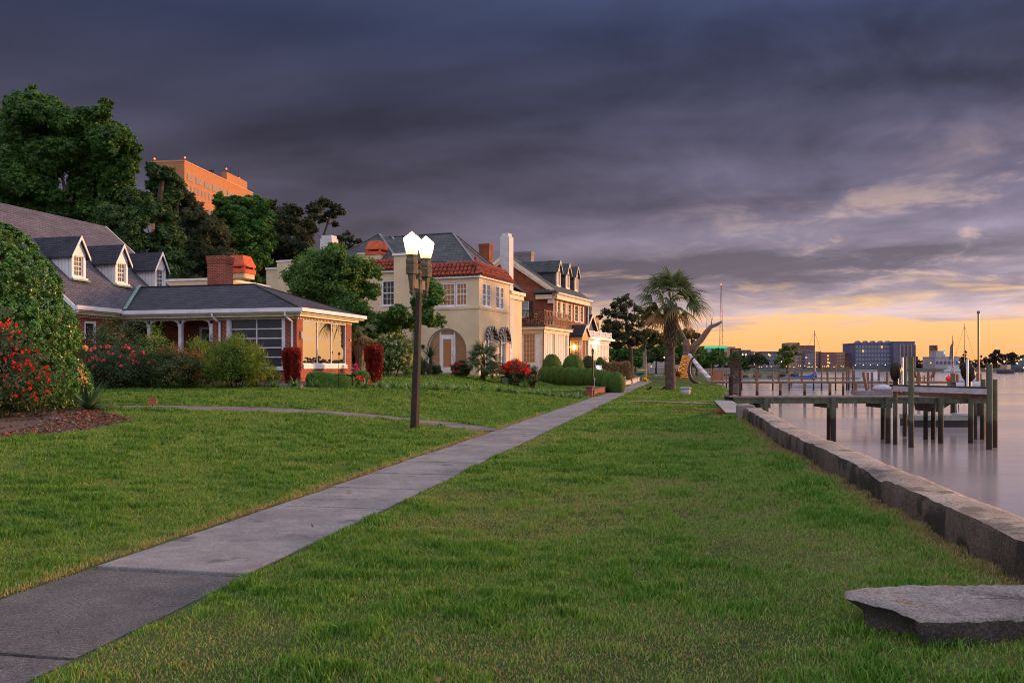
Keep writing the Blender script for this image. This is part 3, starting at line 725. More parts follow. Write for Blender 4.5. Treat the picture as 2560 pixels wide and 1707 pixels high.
# ------------------------------------------------------------------ flat roofed outbuilding behind the cottage
GF = Frame(742, 33, 1.0, 14.7)
g = GF.thing('flat_roofed_garage', 'low cream stucco outbuilding with white coping and orange capped chimney behind the brick cottage', 'building')
p1 = GF.fy(418, 699, 8.5); p2 = GF.fy(506, 714, 8.5); zt = p1.z
m = MB(); m.box(p1.x-7, p2.x+1.2, 8.5, 13, -.5, zt-.1); m.build('wall', STUCCO, g)
m = MB(); m.box(p1.x-7.05, p2.x+1.25, 8.45, 13.05, zt-.1, zt+.02); m.build('coping', WHITE, g)
def spanish_chimney(parent, x0, x1, y0, y1, zb, zt_, m_):
    cap = mat('orange_chimney_cap', (.52, .10, .04), .8, .2, 3) if 'orange_chimney_cap' not in bpy.data.materials else bpy.data.materials['orange_chimney_cap']
    hb = zt_-(zt_-zb)*.0; ch_ = .92
    c = MB(); c.box(x0, x1, y0, y1, zb, zt_-ch_); o = c.build('chimney', m_, parent)
    c = MB(); e_ = .05; c.box(x0-e_, x1+e_, y0-e_, y1+e_, zt_-ch_, zt_-ch_+.22)
    for i in (0, 1):
        for j in (0, 1): c.box(x0+(x1-x0-.14)*i, x0+(x1-x0-.14)*i+.14, y0+(y1-y0-.14)*j, y0+(y1-y0-.14)*j+.14, zt_-ch_+.22, zt_-ch_+.34)
    b0 = [(x0-e_, y0-e_), (x1+e_, y0-e_), (x1+e_, y1+e_), (x0-e_, y1+e_)]; k = .22
    b1 = [(x0+k*.6, y0+k*.6), (x1-k*.6, y0+k*.6), (x1-k*.6, y1-k*.6), (x0+k*.6, y1-k*.6)]
    z0_, z1_, z2_ = zt_-ch_+.34, zt_-ch_+.42, zt_
    v = [(*p, z0_) for p in b0]+[(*p, z1_) for p in b0]+[(*p, z2_) for p in b1]
    c.add(v, [(3, 2, 1, 0)]+[(i, (i+1) % 4, 4+(i+1) % 4, 4+i) for i in range(4)]+[(4+i, 4+(i+1) % 4, 8+(i+1) % 4, 8+i) for i in range(4)]+[(8, 9, 10, 11)])
    c.build('chimney_cap', cap, o); return o
pa, pb_ = GF.fy(552, 638, 8.6), GF.fy(609, 640, 8.6)
spanish_chimney(g, pb_.x-1.05, pb_.x-.05, 8.7, 9.7, zt, pa.z, STUCCO)
# ------------------------------------------------------------------ cream stucco villa
HB = Frame(1198, 52, 1.15, 21)
v = HB.thing('stucco_villa', 'two storey cream stucco villa with red tile eaves and arched glass entrance', 'house')
fr, rt = Pl('front', 0.0), Pl('right', 0.0)
TILE = mat('terracotta_tile', (.235, .048, .030), .85, .45, 6, .3, 20, c2=(.36, .095, .06), spec=.15)
m = MB()
# front face with an arched entrance
ax0, ax1, acz, arad = -3.60, -.84, 1.50, 1.38
wl = [(-2.78, -.78, 4.21, 5.66), (-3.46, -2.78, 4.21, 5.66), (-6.77, -5.78, 4.36, 5.98), (-13.43, -12.38, 4.4, 6.0)]
def wall_arch(m, pl, u0, u1, z0, z1, arches, wins, n=16, depth=.3):
    "arches: (centre u, spring z, radius, base z)"
    ops = [(c-r, c+r, zb, sz+r) for c, sz, r, zb in arches]+list(wins)
    wallplane(m, pl, u0, u1, z0, z1, ops, 0.0)
    for o in wins:
        for (p, q) in (((o[0], o[2]), (o[1], o[2])), ((o[1], o[2]), (o[1], o[3])), ((o[1], o[3]), (o[0], o[3])), ((o[0], o[3]), (o[0], o[2]))):
            m.poly([pl.p(*p), pl.p(*q), pl.p(*q, -.16), pl.p(*p, -.16)])
    for c, sz, r, zb in arches:
        P_ = [(c-r*cos(pi*i/n), sz+r*sin(pi*i/n)) for i in range(n+1)]
        for a, b_ in zip(P_[:-1], P_[1:]): m.poly([pl.p(*a), pl.p(*b_), pl.p(b_[0], sz+r), pl.p(a[0], sz+r)])
        loop = [(c-r, zb)]+P_+[(c+r, zb)]
        for a, b_ in zip(loop[:-1], loop[1:]): m.poly([pl.p(*a), pl.p(*b_), pl.p(*b_, -depth), pl.p(*a, -depth)])
wall_arch(m, fr, -5.7, 0, -.8, 5.95, [(-2.22, 1.48, 1.37, .12)], wl[:2])
wallplane(m, fr, -13.6, -5.7, -.8, 6.5, wl[2:], .16)
A1, A2 = (1.62, 2.05, .62, .0), (3.84, 2.05, .66, .0)
wall_arch(m, rt, 0, 5.2, -.8, 5.95, [A1, A2], [(.50, 1.92, 4.22, 5.67), (2.73, 4.14, 4.22, 5.67)], depth=.18)
m.box(-5.70, -4.48, -.35, .3, -.8, 7.46)                       # chimney breast pier
m.box(-14.8, -13.6, .05, 6, -.8, 7.5); m.box(-16.0, -14.8, .5, 6, -.8, 7.1)
m.box(-13.6, .0, 5.1, 5.2, -.8, 6.4); m.box(-16, -.15, 5.22, 7.85, -.8, 5.5)
m.box(-13.6, -.05, .1, 5.1, 5.9, 5.98)
m.build('wall', STUCCO, v)
m = MB(); fr.box(m, -4.47, .02, 4.02, 4.2, 0, .05); fr.box(m, -13.6, -5.72, 4.02, 4.2, 0, .05); rt.box(m, .0, 5.2, 4.02, 4.2, 0.0, .05); m.build('band_course', STUCCO, v)
for q in ((-5.78, -4.40, -.43, .38, 7.46, 7.6), (-14.85, -13.55, 0, 6, 7.5, 7.62), (-16.05, -14.86, .44, 6, 7.1, 7.22)): m = MB(); m.box(*q); m.build('coping', WHITE, v)
m = MB(); fr.box(m, -4.47, .16, 5.92, 6.06, .0, .16); rt.box(m, .0, 5.3, 5.92, 6.06, .0, .16); fr.box(m, -13.6, -5.72, 6.46, 6.62, .0, .16); m.build('fascia', WHITE, v)
def barrel_tiles(mb, p0, p1, up, rows, pitch=.28, r=.14):
    "barrel tiles between eave points p0-p1 rising along vector up"
    p0 = Vector(p0); p1 = Vector(p1); up = Vector(up); n = max(1, int((p1-p0).length/pitch))
    nrm = (p1-p0).cross(up).normalized()
    if nrm.z < 0: nrm = -nrm
    mb.poly([p0, p1, p1+up, p0+up])
    for i in range(n):
        b_ = p0+(p1-p0)*((i+.5)/n)
        for k in range(rows):
            a = b_+up*(k/rows)+nrm*.045; c = b_+up*((k+1.12)/rows)+nrm*.015
            mb.tube([a, c], [r*random.uniform(.95, 1.06), r*.82], 8)
m = MB()
barrel_tiles(m, (-4.47, -.2, 6.05), (.05, -.2, 6.05), (0, .62, .80), 3)
barrel_tiles(m, (.2, -.05, 6.05), (.2, 5.35, 6.05), (-.62, 0, .80), 3)
m.tube([(.16, -.16, 6.1), (-.42, .42, 6.9)], [.13, .11], 8)
m.tube([(-.42, .42, 6.9), (-.42, 4.6, 6.9)], .11, 8); m.tube([(-4.4, .42, 6.9), (-.42, .42, 6.9)], .11, 8)
m.lathe([(.05, 0), (.1, .06), (.07, .16), (.11, .24), (.02, .4)], (-.42, .42, 6.93), 10); m.lathe([(.05, 0), (.1, .06), (.07, .14), (.02, .3)], (-.42, 4.6, 6.93), 10)
barrel_tiles(m, (-13.6, -.2, 6.6), (-5.72, -.2, 6.6), (0, .6, .72), 3)
m.box(-13.6, -5.72, .42, 5.1, 7.2, 7.26); m.box(-4.4, -.42, .45, 5.1, 6.78, 6.84)
m.build('tile_eaves', TILE, v)
# slate hip roof
m = MB(); RL_, RR_, AP = (-8.7, 4.2, 9.45), (-3.72, 4.2, 9.45), (-8.95, 3.5, 9.6)
FR, BR, FL, BL, PV = (-.5, .5, 6.9), (.1, 7.95, 5.7), (-11.6, .5, 7.25), (-12.6, 7.95, 5.7), (-5.9, .5, 7.3)
VB = (-6.6, 2.2, 7.75)
roofslab(m, [FR, BR, RR_]); roofslab(m, [BR, BL, RL_, RR_]); roofslab(m, [BL, FL, AP, RL_]); roofslab(m, [FL, PV, AP]); roofslab(m, [PV, FR, RR_, RL_]); roofslab(m, [PV, (-6.5, 3.9, 8.3), (-8.7, 4.25, 9.55), AP])
ro = m.build('slate_roof', SLATE, v)
LEAD = mat('ridge_lead', (.14, .13, .15), .6)
m = MB()
for a, b_ in ((FR, RR_), (RR_, RL_), (FL, AP), (PV, AP), (BR, RR_)): m.bar(Vector(a)+Vector((0, 0, .02)), Vector(b_)+Vector((0, 0, .02)), .17, .04)
m.build('ridge_cap', LEAD, ro)
m = MB(); m.bar((-8.25, 4.05, 9.42), (-6.75, 2.9, 8.32), .16, .04); m.build('valley_flashing', COPPER, ro)
m = MB(); m.box(-.15, .12, 5.2, 7.95, 5.36, 5.58); m.box(-.15, .0, 5.25, 7.9, 5.06, 5.36); m.build('cornice', CREAMT, v)
d = MB(); d.box(-8.92, -8.2, .75, 2.4, 7.1, 7.82); d.box(-9.0, -8.12, .65, 2.6, 7.82, 7.92); do = d.build('dormer', CREAMT, v)
window(do, Pl('front', .74), -8.76, -8.36, 7.2, 7.75, 1, 1, WHITE, glassmat('sky_glass', (.10, .13, .2), .4, .03), .06, .02, .03, False, False)
# chimneys
WBRICK = brickmat('white_painted_brick', (.60, .59, .60), (.54, .53, .55), (.48, .47, .49), .25, .09, .008, .3, .12)
c = MB(); c.box(-.72, -.07, 5.23, 6.02, -.5, 9.2); c.box(-.62, -.16, 5.31, 5.94, 9.2, 9.42); c.build('chimney', WBRICK, v)
a, b_ = HB.fy(800, 640, 8), HB.fy(836, 640, 8)
c = MB(); c.box(a.x, a.x+1.05, 8, 8.9, 6, 10.3); c.box(a.x+.08, a.x+.97, 8.08, 8.82, 10.3, 10.55); c.build('chimney', WBRICK, v)
spanish_chimney(v, -8.25, -7.2, .6, 1.6, 7.0, 8.66, STUCCO)
# windows
window(v, fr, -2.78, -1.60, 4.21, 5.66, 4, 4, WHITE, PANE_WARM, .09, .022, .13, True, True)
window(v, fr, -1.58, -.78, 4.21, 5.66, 3, 4, WHITE, PANE_WARM, .09, .022, .13, True, False)
window(v, fr, -3.46, -2.80, 4.21, 5.66, 3, 4, WHITE, PANE_WARM, .09, .022, .13, True, False)
window(v, fr, -6.77, -5.78, 4.36, 5.98, 3, 4, WHITE, PANE_DK, .09, .022, .13)
window(v, fr, -13.43, -12.38, 4.4, 6.0, 3, 4, WHITE, PANE_DK, .09, .022, .13)
for a in (.50, 2.73):
    window(v, rt, a+.02, a+.66, 4.22, 5.67, 2, 4, WHITE, PANE_DK, .07, .02, .13, True, False); window(v, rt, a+.76, a+1.40, 4.22, 5.67, 2, 4, WHITE, PANE_DK, .07, .02, .13, True, False)
    c = MB(); rt.box(c, a+.66, a+.76, 4.22, 5.67, -.14, -.01); rt.box(c, a-.03, a+1.45, 4.15, 4.22, -.1, .07); c.build('window_casing', WHITE, v)
# arched glass screen with the door in it
def arch_fill(mb, pl, c, sz, r, zb, d, n=18): mb.poly([pl.p(c-r, zb, d)]+[pl.p(c-r*cos(pi*i/n), sz+r*sin(pi*i/n), d) for i in range(n+1)]+[pl.p(c+r, zb, d)])
def arch_bar(mb, pl, c, sz, r, zb, w_, d0, d1, n=18):
    P_ = [(c-r, zb)]+[(c-r*cos(pi*i/n), sz+r*sin(pi*i/n)) for i in range(n+1)]+[(c+r, zb)]
    Qp = [(c-r+w_, zb)]+[(c-(r-w_)*cos(pi*i/n), sz+(r-w_)*sin(pi*i/n)) for i in range(n+1)]+[(c+r-w_, zb)]
    for i in range(len(P_)-1):
        f_ = [P_[i], P_[i+1], Qp[i+1], Qp[i]]; mb.add([pl.p(*q, d0) for q in f_]+[pl.p(*q, d1) for q in f_], [(0, 3, 2, 1), (4, 5, 6, 7), (0, 1, 5, 4), (1, 2, 6, 5), (2, 3, 7, 6), (3, 0, 4, 7)])
sc_ = MB(); arch_bar(sc_, fr, -2.22, 1.48, 1.36, .12, .07, -.25, -.17)
fr.box(sc_, -2.75, -2.65, .12, 2.76, -.25, -.16); fr.box(sc_, -1.78, -1.68, .12, 2.76, -.25, -.16); fr.box(sc_, -2.65, -1.78, 2.38, 2.46, -.25, -.162)
so_ = sc_.build('entrance_screen', WHITE, v)
g = MB(); arch_fill(g, fr, -2.22, 1.48, 1.34, .12, -.24); g.build('pane', glassmat('tinted_lobby_glass', (.20, .115, .075), .3, .04, (1, .5, .25, .05), .5, 1.2), so_)
d = MB(); fr.box(d, -2.64, -2.50, .14, 2.37, -.22, -.12); fr.box(d, -1.93, -1.79, .14, 2.37, -.22, -.12); fr.box(d, -2.50, -1.93, 2.2, 2.37, -.22, -.12); fr.box(d, -2.50, -1.93, .14, .46, -.22, -.12)
do = d.build('door', WHITE, v); g = MB(); fr.box(g, -2.50, -1.93, .46, 2.2, -.2, -.18); g.build('pane', PANE_WARM, do)
BRS = mat('brass', (.5, .35, .12), .3, metal=1); d = MB(); d.ball((-1.85, .1, 1.2), .045); d.build('handle', BRS, do); d = MB(); d.ball((-1.85, .1, 1.38), .03); d.build('lock', BRS, do)
d = MB(); d.box(-2.9, -1.55, -.45, -.005, -.7, .1); d.box(-3.05, -1.4, -.85, -.45, -.7, -.06); d.build('steps', conc('step_concrete', (.2, .19, .19), (.3, .28, .27)), v)
# arched windows with striped scalloped awnings
AWN = bpy.data.materials.new('striped_awning'); AWN.use_nodes = True; t = NT(AWN.node_tree)
st_ = t.math('GREATER_THAN', t.attr('rnd', 'Fac'), .5); t.put(t.n['Principled BSDF'].inputs['Base Color'], t.mix(st_, (.045, .038, .038), (.40, .36, .34))); t.n['Principled BSDF'].inputs['Roughness'].default_value = .8
for c, sz, r, zb in (A1, A2):
    w_ = MB(); arch_bar(w_, rt, c, sz, r-.01, zb, .08, -.15, -.05); rt.box(w_, c-.03, c+.03, zb, sz+r-.08, -.15, -.06); rt.box(w_, c-r+.08, c-.03, sz-.02, sz+.03, -.15, -.062); rt.box(w_, c+.03, c+r-.08, sz-.02, sz+.03, -.15, -.062)
    wo_ = w_.build('arched_window', WHITE, v); g = MB(); arch_fill(g, rt, c, sz, r-.03, zb, -.14); g.build('pane', glassmat('arched_glass', (.06, .06, .07), .4, .03), wo_)
    V, Qa, Ca = [], [], []; n = 22; ro_ = r+.32
    for i in range(n):
        a0, a1 = pi*(-.08+1.16*i/n), pi*(-.08+1.16*(i+1)/n); k = len(V)
        drop = .10 if i % 2 else .0
        for aa in (a0, a1):
            V += [rt.p(c-(r+.06)*cos(aa), sz+(r+.06)*sin(aa)+.28, .015), rt.p(c-(ro_-.06)*cos(aa), sz+(ro_-.06)*sin(aa)+.12, .26), rt.p(c-(ro_-.06)*cos(aa), sz+(ro_-.06)*sin(aa)-.03-drop, .28)]
        Qa += [(k, k+1, k+4, k+3), (k+1, k+2, k+5, k+4)]; Ca += [i % 2]*6
    aw = npmesh('awning', np.array(V), np.array(Qa), AWN, v, np.array(Ca)); sm_ = aw.modifiers.new('s', 'SOLIDIFY'); sm_.thickness = .02
c = MB(); c.tube([(-4.36, -.09, 5.9), (-4.36, -.09, -.6)], .06, 8); c.build('downspout', mat('blue_grey_pipe', (.16, .18, .22), .5), v)
c = MB(); c.box(-3.9, -3.72, -.1, 0, 1.62, 1.85); c.build('wall_lantern', IRON, v)
# ------------------------------------------------------------------ brick house with glazed sunroom and balcony
HC = Frame(1356, 64, 1.15, 22)
b3 = HC.thing('brick_gabled_house', 'red brick gabled house with three dormers and a white sunroom under an iron railed balcony', 'house')
fr, rt = Pl('front', 0.0), Pl('right', 0.0)
gf, gr = Pl('front', 4.75), Pl('right', -.8)
m = MB()
shut = [(5.75, 6.42), (7.05, 7.75), (8.55, 9.3), (10.35, 11.2), (11.95, 12.65)]
wallplane(m, gf, -9.1, -.8, -.8, 6.3, [(-3.56, -2.9, 4.55, 5.84)]); wallplane(m, gr, 4.75, 13.6, -.8, 6.3, [(a, b_, 4.42, 5.82) for a, b_ in shut])
xr, zr = -4.95, 9.75; ex = -.35; sl3 = (zr-6.5)/(ex-xr)
m.poly([(-9.1, 4.75, 6.3), (-.8, 4.75, 6.3), (xr, 4.75, zr-.2)]); m.box(-9.1, -.82, 13.5, 13.6, -.8, 6.3); m.prism([(-9.1, 13.5, 6.3), (-.82, 13.5, 6.3), (xr, 13.5, zr-.2)], (0, .1, 0)); m.box(-9.1, -9.0, 4.77, 13.5, -.8, 6.3)
m.build('wall', BRICKD, b3)
m = MB(); roofslab(m, [(ex, 4.45, 6.5), (ex, 13.9, 6.5), (xr, 13.9, zr), (xr, 4.45, zr)], .12); roofslab(m, [(xr, 4.45, zr), (xr, 13.9, zr), (-9.55, 13.9, 6.5), (-9.55, 4.45, 6.5)], .12)
rf = m.build('roof', SLATE, b3)
for s_ in (1, -1):
    xe = ex if s_ > 0 else -9.55; m = MB()
    m.prism([(xe, 4.40, 6.25), (xe, 4.40, 6.5), (xr, 4.40, zr), (xr, 4.40, zr-.32)], (0, .05, 0)); m.prism([(xe, 4.46, 6.1), (xe, 4.46, 6.28), (xr, 4.46, zr-.3), (xr, 4.46, zr-.55)], (0, .28, 0)); m.build('bargeboard', CREAMT, b3)
m = MB(); m.box(-.8, -.42, 4.6, 13.8, 5.95, 6.30); m.box(-.8, -.30, 4.5, 13.85, 6.30, 6.42); m.box(-2.2, -.8, 4.42, 4.749, 5.95, 6.30); m.box(-1.2, -.75, 4.55, 4.745, 5.6, 5.95); m.build('cornice', CREAMT, b3)
m = MB(); m.box(-2.4, -.3, 4.2, 4.75, 6.42, 6.50); m.prism([(-2.4, 4.2, 6.5), (-.3, 4.2, 6.5), (-.6, 4.5, 6.72), (-2.2, 4.5, 6.72)], (0, .2, 0)); m.build('eave_return', SLATE, b3)
m = MB(); m.tube([(-.26, 4.45, 6.4), (-.26, 13.95, 6.4)], .07, 8); m.build('gutter', METALW, b3)
m = MB(); m.tube([(-.3, 4.5, 6.4), (-.5, 4.6, 6.1), (-.72, 4.68, 5.9), (-.72, 4.68, 3.8)], .05, 6); m.tube([(-.26, 13.9, 6.4), (-.6, 13.8, 5.9), (-.7, 13.65, -.5)], .05, 6); m.build('downspout', METALW, b3)
for a, b_ in shut:
    f = window(b3, gr, a+.0, b_, 4.42, 5.82, 2, 4, CREAMT, PANE_DK, .06, .02, .1, True, True)
    for q in (a-.30, b_+.02):
        s_ = MB(); gr.box(s_, q, q+.27, 4.40, 5.84, .003, .045)
        for i in range(10): gr.box(s_, q+.04, q+.23, 4.48+i*.13, 4.56+i*.13, .045, .058)
        s_.build('shutter', CREAMT, b3)
window(b3, gf, -3.56, -2.9, 4.55, 5.84, 2, 2, CREAMT, glassmat('pale_glass', (.28, .28, .3), .3, .04), .06, .02)
for q in (-3.9, -2.86):
    s_ = MB(); gf.box(s_, q, q+.32, 4.53, 5.86, .003, .05); s_.build('shutter', mat('black_shutter', (.022, .024, .028), .5), b3)
SLH = shingle('dormer_slate', (.11, .115, .12), (.075, .08, .085), (.04, .04, .045), .25, .12)
for i, yc in enumerate((7.45, 9.9, 12.35)):
    dm, wp, wf = gable_dormer(b3, -1.25, yc-.48, yc+.48, 7.3, 8.62, 9.35, sl3, 6.5, ex, CREAMT, SLH, SLATE, PANE_DK, .16)
    window(dm, wp, yc-.35, yc+.35, 7.3, 8.55, 2, 2, CREAMT, glassmat('dormer_blind', (.42, .36, .36), .3, .04) if i == 0 else bpy.data.materials['dormer_blind'], .06, .02, .05, True, False)
chimney(b3, -5.5, -3.9, 7.9, 8.6, 8.9, 10.35, mat('grey_chimney', (.20, .18, .19), .8), .06)
a = HC.fy(1197, 610, 9); chimney(b3, a.x, a.x+1.0, 9, 9.9, -.5, a.z, BRICKD, .04)
# sunroom
m = MB(); wallplane(m, fr, -5.5, 0, -.8, 3.3, [(-2.95, -1.88, .55, 2.88), (-1.58, -.55, .75, 3.0)], .1); wallplane(m, rt, 0, 6.2, -.8, 3.3, [(.2, 2.6, .8, 3.02), (3.1, 5.72, .8, 3.02)], .1)
m.box(-5.5, -5.4, .02, 4.74, -.8, 3.3); m.box(-.1, -.02, 6.1, 6.2, -.8, 3.3)
sr = m.build('sunroom', SIDING, b3)
m = MB(); fr.box(m, -5.6, .12, 3.02, 3.3, .002, .1); rt.box(m, .0, 6.3, 3.04, 3.3, .002, .1); fr.box(m, -5.7, .3, 3.3, 3.5, -.1, .3); rt.box(m, .0, 6.5, 3.3, 3.5, -.1, .3); rt.box(m, 2.68, 3.02, -.5, 3.04, .002, .06); rt.box(m, .0, .14, -.5, 3.04, .002, .06); rt.box(m, 5.8, 6.2, -.5, 3.04, .002, .06); fr.box(m, -.14, .06, -.5, 3.02, .002, .06); m.build('sunroom_trim', CREAMT, sr)
m = MB(); m.box(-5.75, .36, -.36, 4.74, 3.5, 3.6); m.box(-.9, .36, 4.74, 6.56, 3.5, 3.6); m.build('balcony_deck', mat('deck_edge', (.05, .045, .05), .7), sr)
window(sr, fr, -2.95, -1.88, .55, 2.88, 3, 5, CREAMT, PANE_WARM, .1, .025, .08, False, False); window(sr, fr, -1.58, -.55, .75, 3.0, 4, 6, CREAMT, PANE_WARM, .08, .025, .08, False, False)
window(sr, rt, .2, 2.6, .8, 3.02, 6, 1, WHITE, PANE_BLIND, .05, .12, .08, False, False, 'sunroom window with pale vertical blinds'); window(sr, rt, 3.1, 5.72, .8, 3.02, 6, 1, WHITE, PANE_BLIND, .05, .12, .08, False, False, 'sunroom window with pale vertical blinds')
m = MB(); m.tube([(.12, -.1, 3.4), (.1, -.06, 3.0), (.07, -.05, -.4)], .045, 6); m.tube([(.3, 6.3, 3.4), (.1, 6.26, 3.0), (.08, 6.24, -.4)], .045, 6); m.build('downspout', IRONR, sr)
def lattice(pl, u0, u1, z0, z1, m_, parent, d=.0, curl=True):
    r_ = MB(); n = max(2, round((u1-u0)/.62))
    for z in (z0+.05, z1): r_.bar(pl.p(u0, z, d), pl.p(u1, z, d), .04, .04)
    for i in range(n+1):
        u = u0+(u1-u0)*i/n; r_.bar(pl.p(u, z0, d), pl.p(u, z1, d), .035)
        if i < n:
            w_ = (u1-u0)/n; zm = (z0+z1)/2
            for a, b_ in (((0, z0+.05), (.5, zm)), ((.5, zm), (1, z0+.05)), ((0, z1), (.5, zm)), ((.5, zm), (1, z1)), ((.25, z0+.05), (.25, z1)), ((.75, z0+.05), (.75, z1))): r_.bar(pl.p(u+w_*a[0], a[1], d), pl.p(u+w_*b_[0], b_[1], d), .022)
    return r_.build('balcony_railing', m_, parent)
lattice(fr, -5.5, .2, 3.62, 4.72, IRON, sr, .2); lattice(rt, -.2, 6.3, 3.62, 4.72, mat('bronze_rail', (.20, .095, .04), .5), sr, .2)
CHAIRM = mat('patio_metal', (.035, .024, .02), .6)
def patio_chair(x, y, rz, lab):
    t_ = thing('patio_chair', lab, 'chair', HC.world(x, y, 3.6), HC.a+rz, 'patio furniture on the balcony')
    q = MB(); q.box(-.25, .25, -.25, .25, .42, .47); q.build('seat', CHAIRM, t_)
    q = MB()
    for i in range(6): q.bar((-.22+.088*i, .24, .45), (-.22+.088*i, .32, 1.0), .03)
    q.bar((-.25, .32, 1.0), (.25, .32, 1.0), .05); q.build('backrest', CHAIRM, t_)
    for i in (-1, 1):
        for j in (-1, 1): q = MB(); q.bar((.22*i, .22*j, 0), (.22*i, .22*j, .42), .035); q.build('leg', CHAIRM, t_)
patio_chair(-2.2, 1.6, 1.2, 'dark metal patio chair on the iron railed balcony, left of the table'); patio_chair(-.9, 1.7, -1.3, 'dark metal patio chair on the iron railed balcony, right of the table')
t_ = thing('patio_table', 'dark round patio table between two chairs on the iron railed balcony', 'table', HC.world(-1.55, 1.65, 3.6))
q = MB(); q.lathe([(.5, .70), (.5, .74)], n=16); q.build('tabletop', CHAIRM, t_); q = MB(); q.lathe([(.22, 0), (.05, .06), (.04, .7)], n=10); q.build('pedestal', CHAIRM, t_)
YEL = mat('ochre_wall', (.52, .33, .14), .8)
# gabled entrance porch on the water side of the brick house, with its lamp lit
ep = MB(); y0, y1, x0, x1, ez, rz = 8.5, 10.5, -.79, .45, 3.1, 4.08; ym = (y0+y1)/2
roofslab(ep, [(x0, y0-.12, ez), (x1+.1, y0-.12, ez), (x1+.1, ym, rz), (x0, ym, rz)], .07); roofslab(ep, [(x0, y1+.12, ez), (x1+.1, y1+.12, ez), (x1+.1, ym, rz), (x0, ym, rz)], .07)
po = ep.build('porch_roof', SHINGD, b3)
m = MB(); m.prism([(x1, y0, ez-.1), (x1, y1, ez-.1), (x1, ym, rz-.1)], (-.08, 0, 0)); m.box(x0, x1-.002, y0, y0+.14, 2.72, ez-.1); m.box(x0, x1-.002, y1-.14, y1, 2.72, ez-.1); m.box(x1-.14, x1-.003, y0+.14, y1-.14, 2.72, ez-.102); m.build('pediment', YEL, po)
for s_ in (1, -1):
    m = MB(); ye = ym-s_*(y1-y0+.3)/2; m.prism([(x1+.105, ye, ez-.16), (x1+.105, ye, ez+.03), (x1+.105, ym, rz+.02), (x1+.105, ym, rz-.18)], (.04, 0, 0)); m.build('bargeboard', CREAMT, po)
for q in ((x1-.12, y0+.08), (x1-.12, y1-.08), (x0+.1, y0+.08)):
    m = MB(); m.box(q[0]-.1, q[0]+.1, q[1]-.075, q[1]+.075, -.8, 2.718); m.build('porch_post', CREAMT, po)
pf = Pl('front', y0+.12); window(po, pf, -.32, .22, .5, 2.7, 3, 5, CREAMT, PANE_WARM, .05, .025, .06, False, False)
m = MB(); pf.box(m, -.59, -.325, -.5, 2.71, -.08, -.01); m.build('side_panel', YEL, po)
m = MB(); m.lathe([(.02, -.2), (.09, -.15), (.12, 0), (.09, .15), (.02, .22)], (-.20, y0-.12, 2.14), 10); m.build('porch_lamp', glow('porch_lamp_glow', (1, .52, .16), 26), po)
m = MB(); m.ball((-.62, y0-.05, 2.18), .07, 8, 6); m.build('porch_lamp', bpy.data.materials['porch_lamp_glow'], po)
# ------------------------------------------------------------------ dark gabled cottage
X4 = -3.2; ap = HC.fx(1474.5, 786, X4); fa = HC.fx(1488, 829, X4); hw = fa.y-ap.y
c4 = HC.thing('gabled_cottage', 'dark blue gabled cottage with pale eave boards between the brick and white houses', 'house')
m = MB(); roofslab(m, [(X4-7, ap.y-hw-.3, fa.z-.2), (X4+.3, ap.y-hw-.3, fa.z-.2), (X4+.3, ap.y, ap.z), (X4-7, ap.y, ap.z)], .1); roofslab(m, [(X4-7, fa.y+.3, fa.z-.2), (X4+.3, fa.y+.3, fa.z-.2), (X4+.3, ap.y, ap.z), (X4-7, ap.y, ap.z)], .1); m.build('roof', SHINGD, c4)
m = MB(); m.prism([(X4, ap.y-hw, -.8), (X4, fa.y, -.8), (X4, fa.y, fa.z-.15), (X4, ap.y, ap.z-.12), (X4, ap.y-hw, fa.z-.15)], (-6.8, 0, 0)); m.build('wall', mat('blue_shingle_wall', (.08, .085, .12), .8), c4)
for s_ in (1, -1):
    m = MB(); ye = ap.y+s_*(hw+.3); m.prism([(X4+.31, ye, fa.z-.38), (X4+.31, ye, fa.z-.18), (X4+.31, ap.y, ap.z+.02), (X4+.31, ap.y, ap.z-.22)], (.05, 0, 0)); m.build('bargeboard', CREAMT, c4)
q0 = HC.fy(1463, 767, ap.y); chimney(c4, q0.x-.35, q0.x+.55, ap.y-.4, ap.y+.4, ap.z-1, q0.z, mat('dark_chimney', (.05, .06, .08), .8), .04)
# ------------------------------------------------------------------ white house with balustrade
YD = 21.0
c5 = HC.thing('white_sunporch_house', 'white house with a lit flat roofed sunporch and balustrade at the end of the row', 'house')
XD = -1.2; q0, q1 = HC.fx(1464, 846, XD), HC.fx(1522, 851, XD); y0, y1 = q0.y, q1.y; zt = q1.z+.2
m = MB(); w5 = Pl('right', XD)
n = 7; ops = [(y0+(y1-y0)*(i+.12)/n, y0+(y1-y0)*(i+.88)/n, .7, zt-.7) for i in range(n)]
wallplane(m, w5, y0, y1, -.8, zt-.3, ops, .08); m.box(XD-5, XD-.01, y0-.1, y0, -.8, zt-.3); m.box(XD-5, XD-.01, y1, y1+.1, -.8, zt-.3); m.build('wall', WHITE, c5)
m = MB(); m.box(XD-5, XD+.5, y0-.5, y1+.6, zt-.3, zt-.1); m.box(XD-5, XD+.3, y0-.3, y1+.4, zt-.1, zt); m.box(XD-5, XD+.12, y0-.12, y1+.16, zt-.5, zt-.3); m.build('flat_roof', WHITE, c5)
for i, o in enumerate(ops): window(c5, w5, o[0], o[1], o[2], o[3], 2, 3, WHITE, PANE_BLIND, .06, .03, .06, False, False)
zr_ = HC.fx(1522, 834, XD+.2).z
m = MB(); m.bar((XD+.2, y0, zr_), (XD+.2, y1, zr_), .1, .07); m.bar((XD+.2, y0, zt+.1), (XD+.2, y1, zt+.1), .08, .05); m.bar((XD-5, y1, zr_), (XD+.15, y1, zr_), .1, .07)
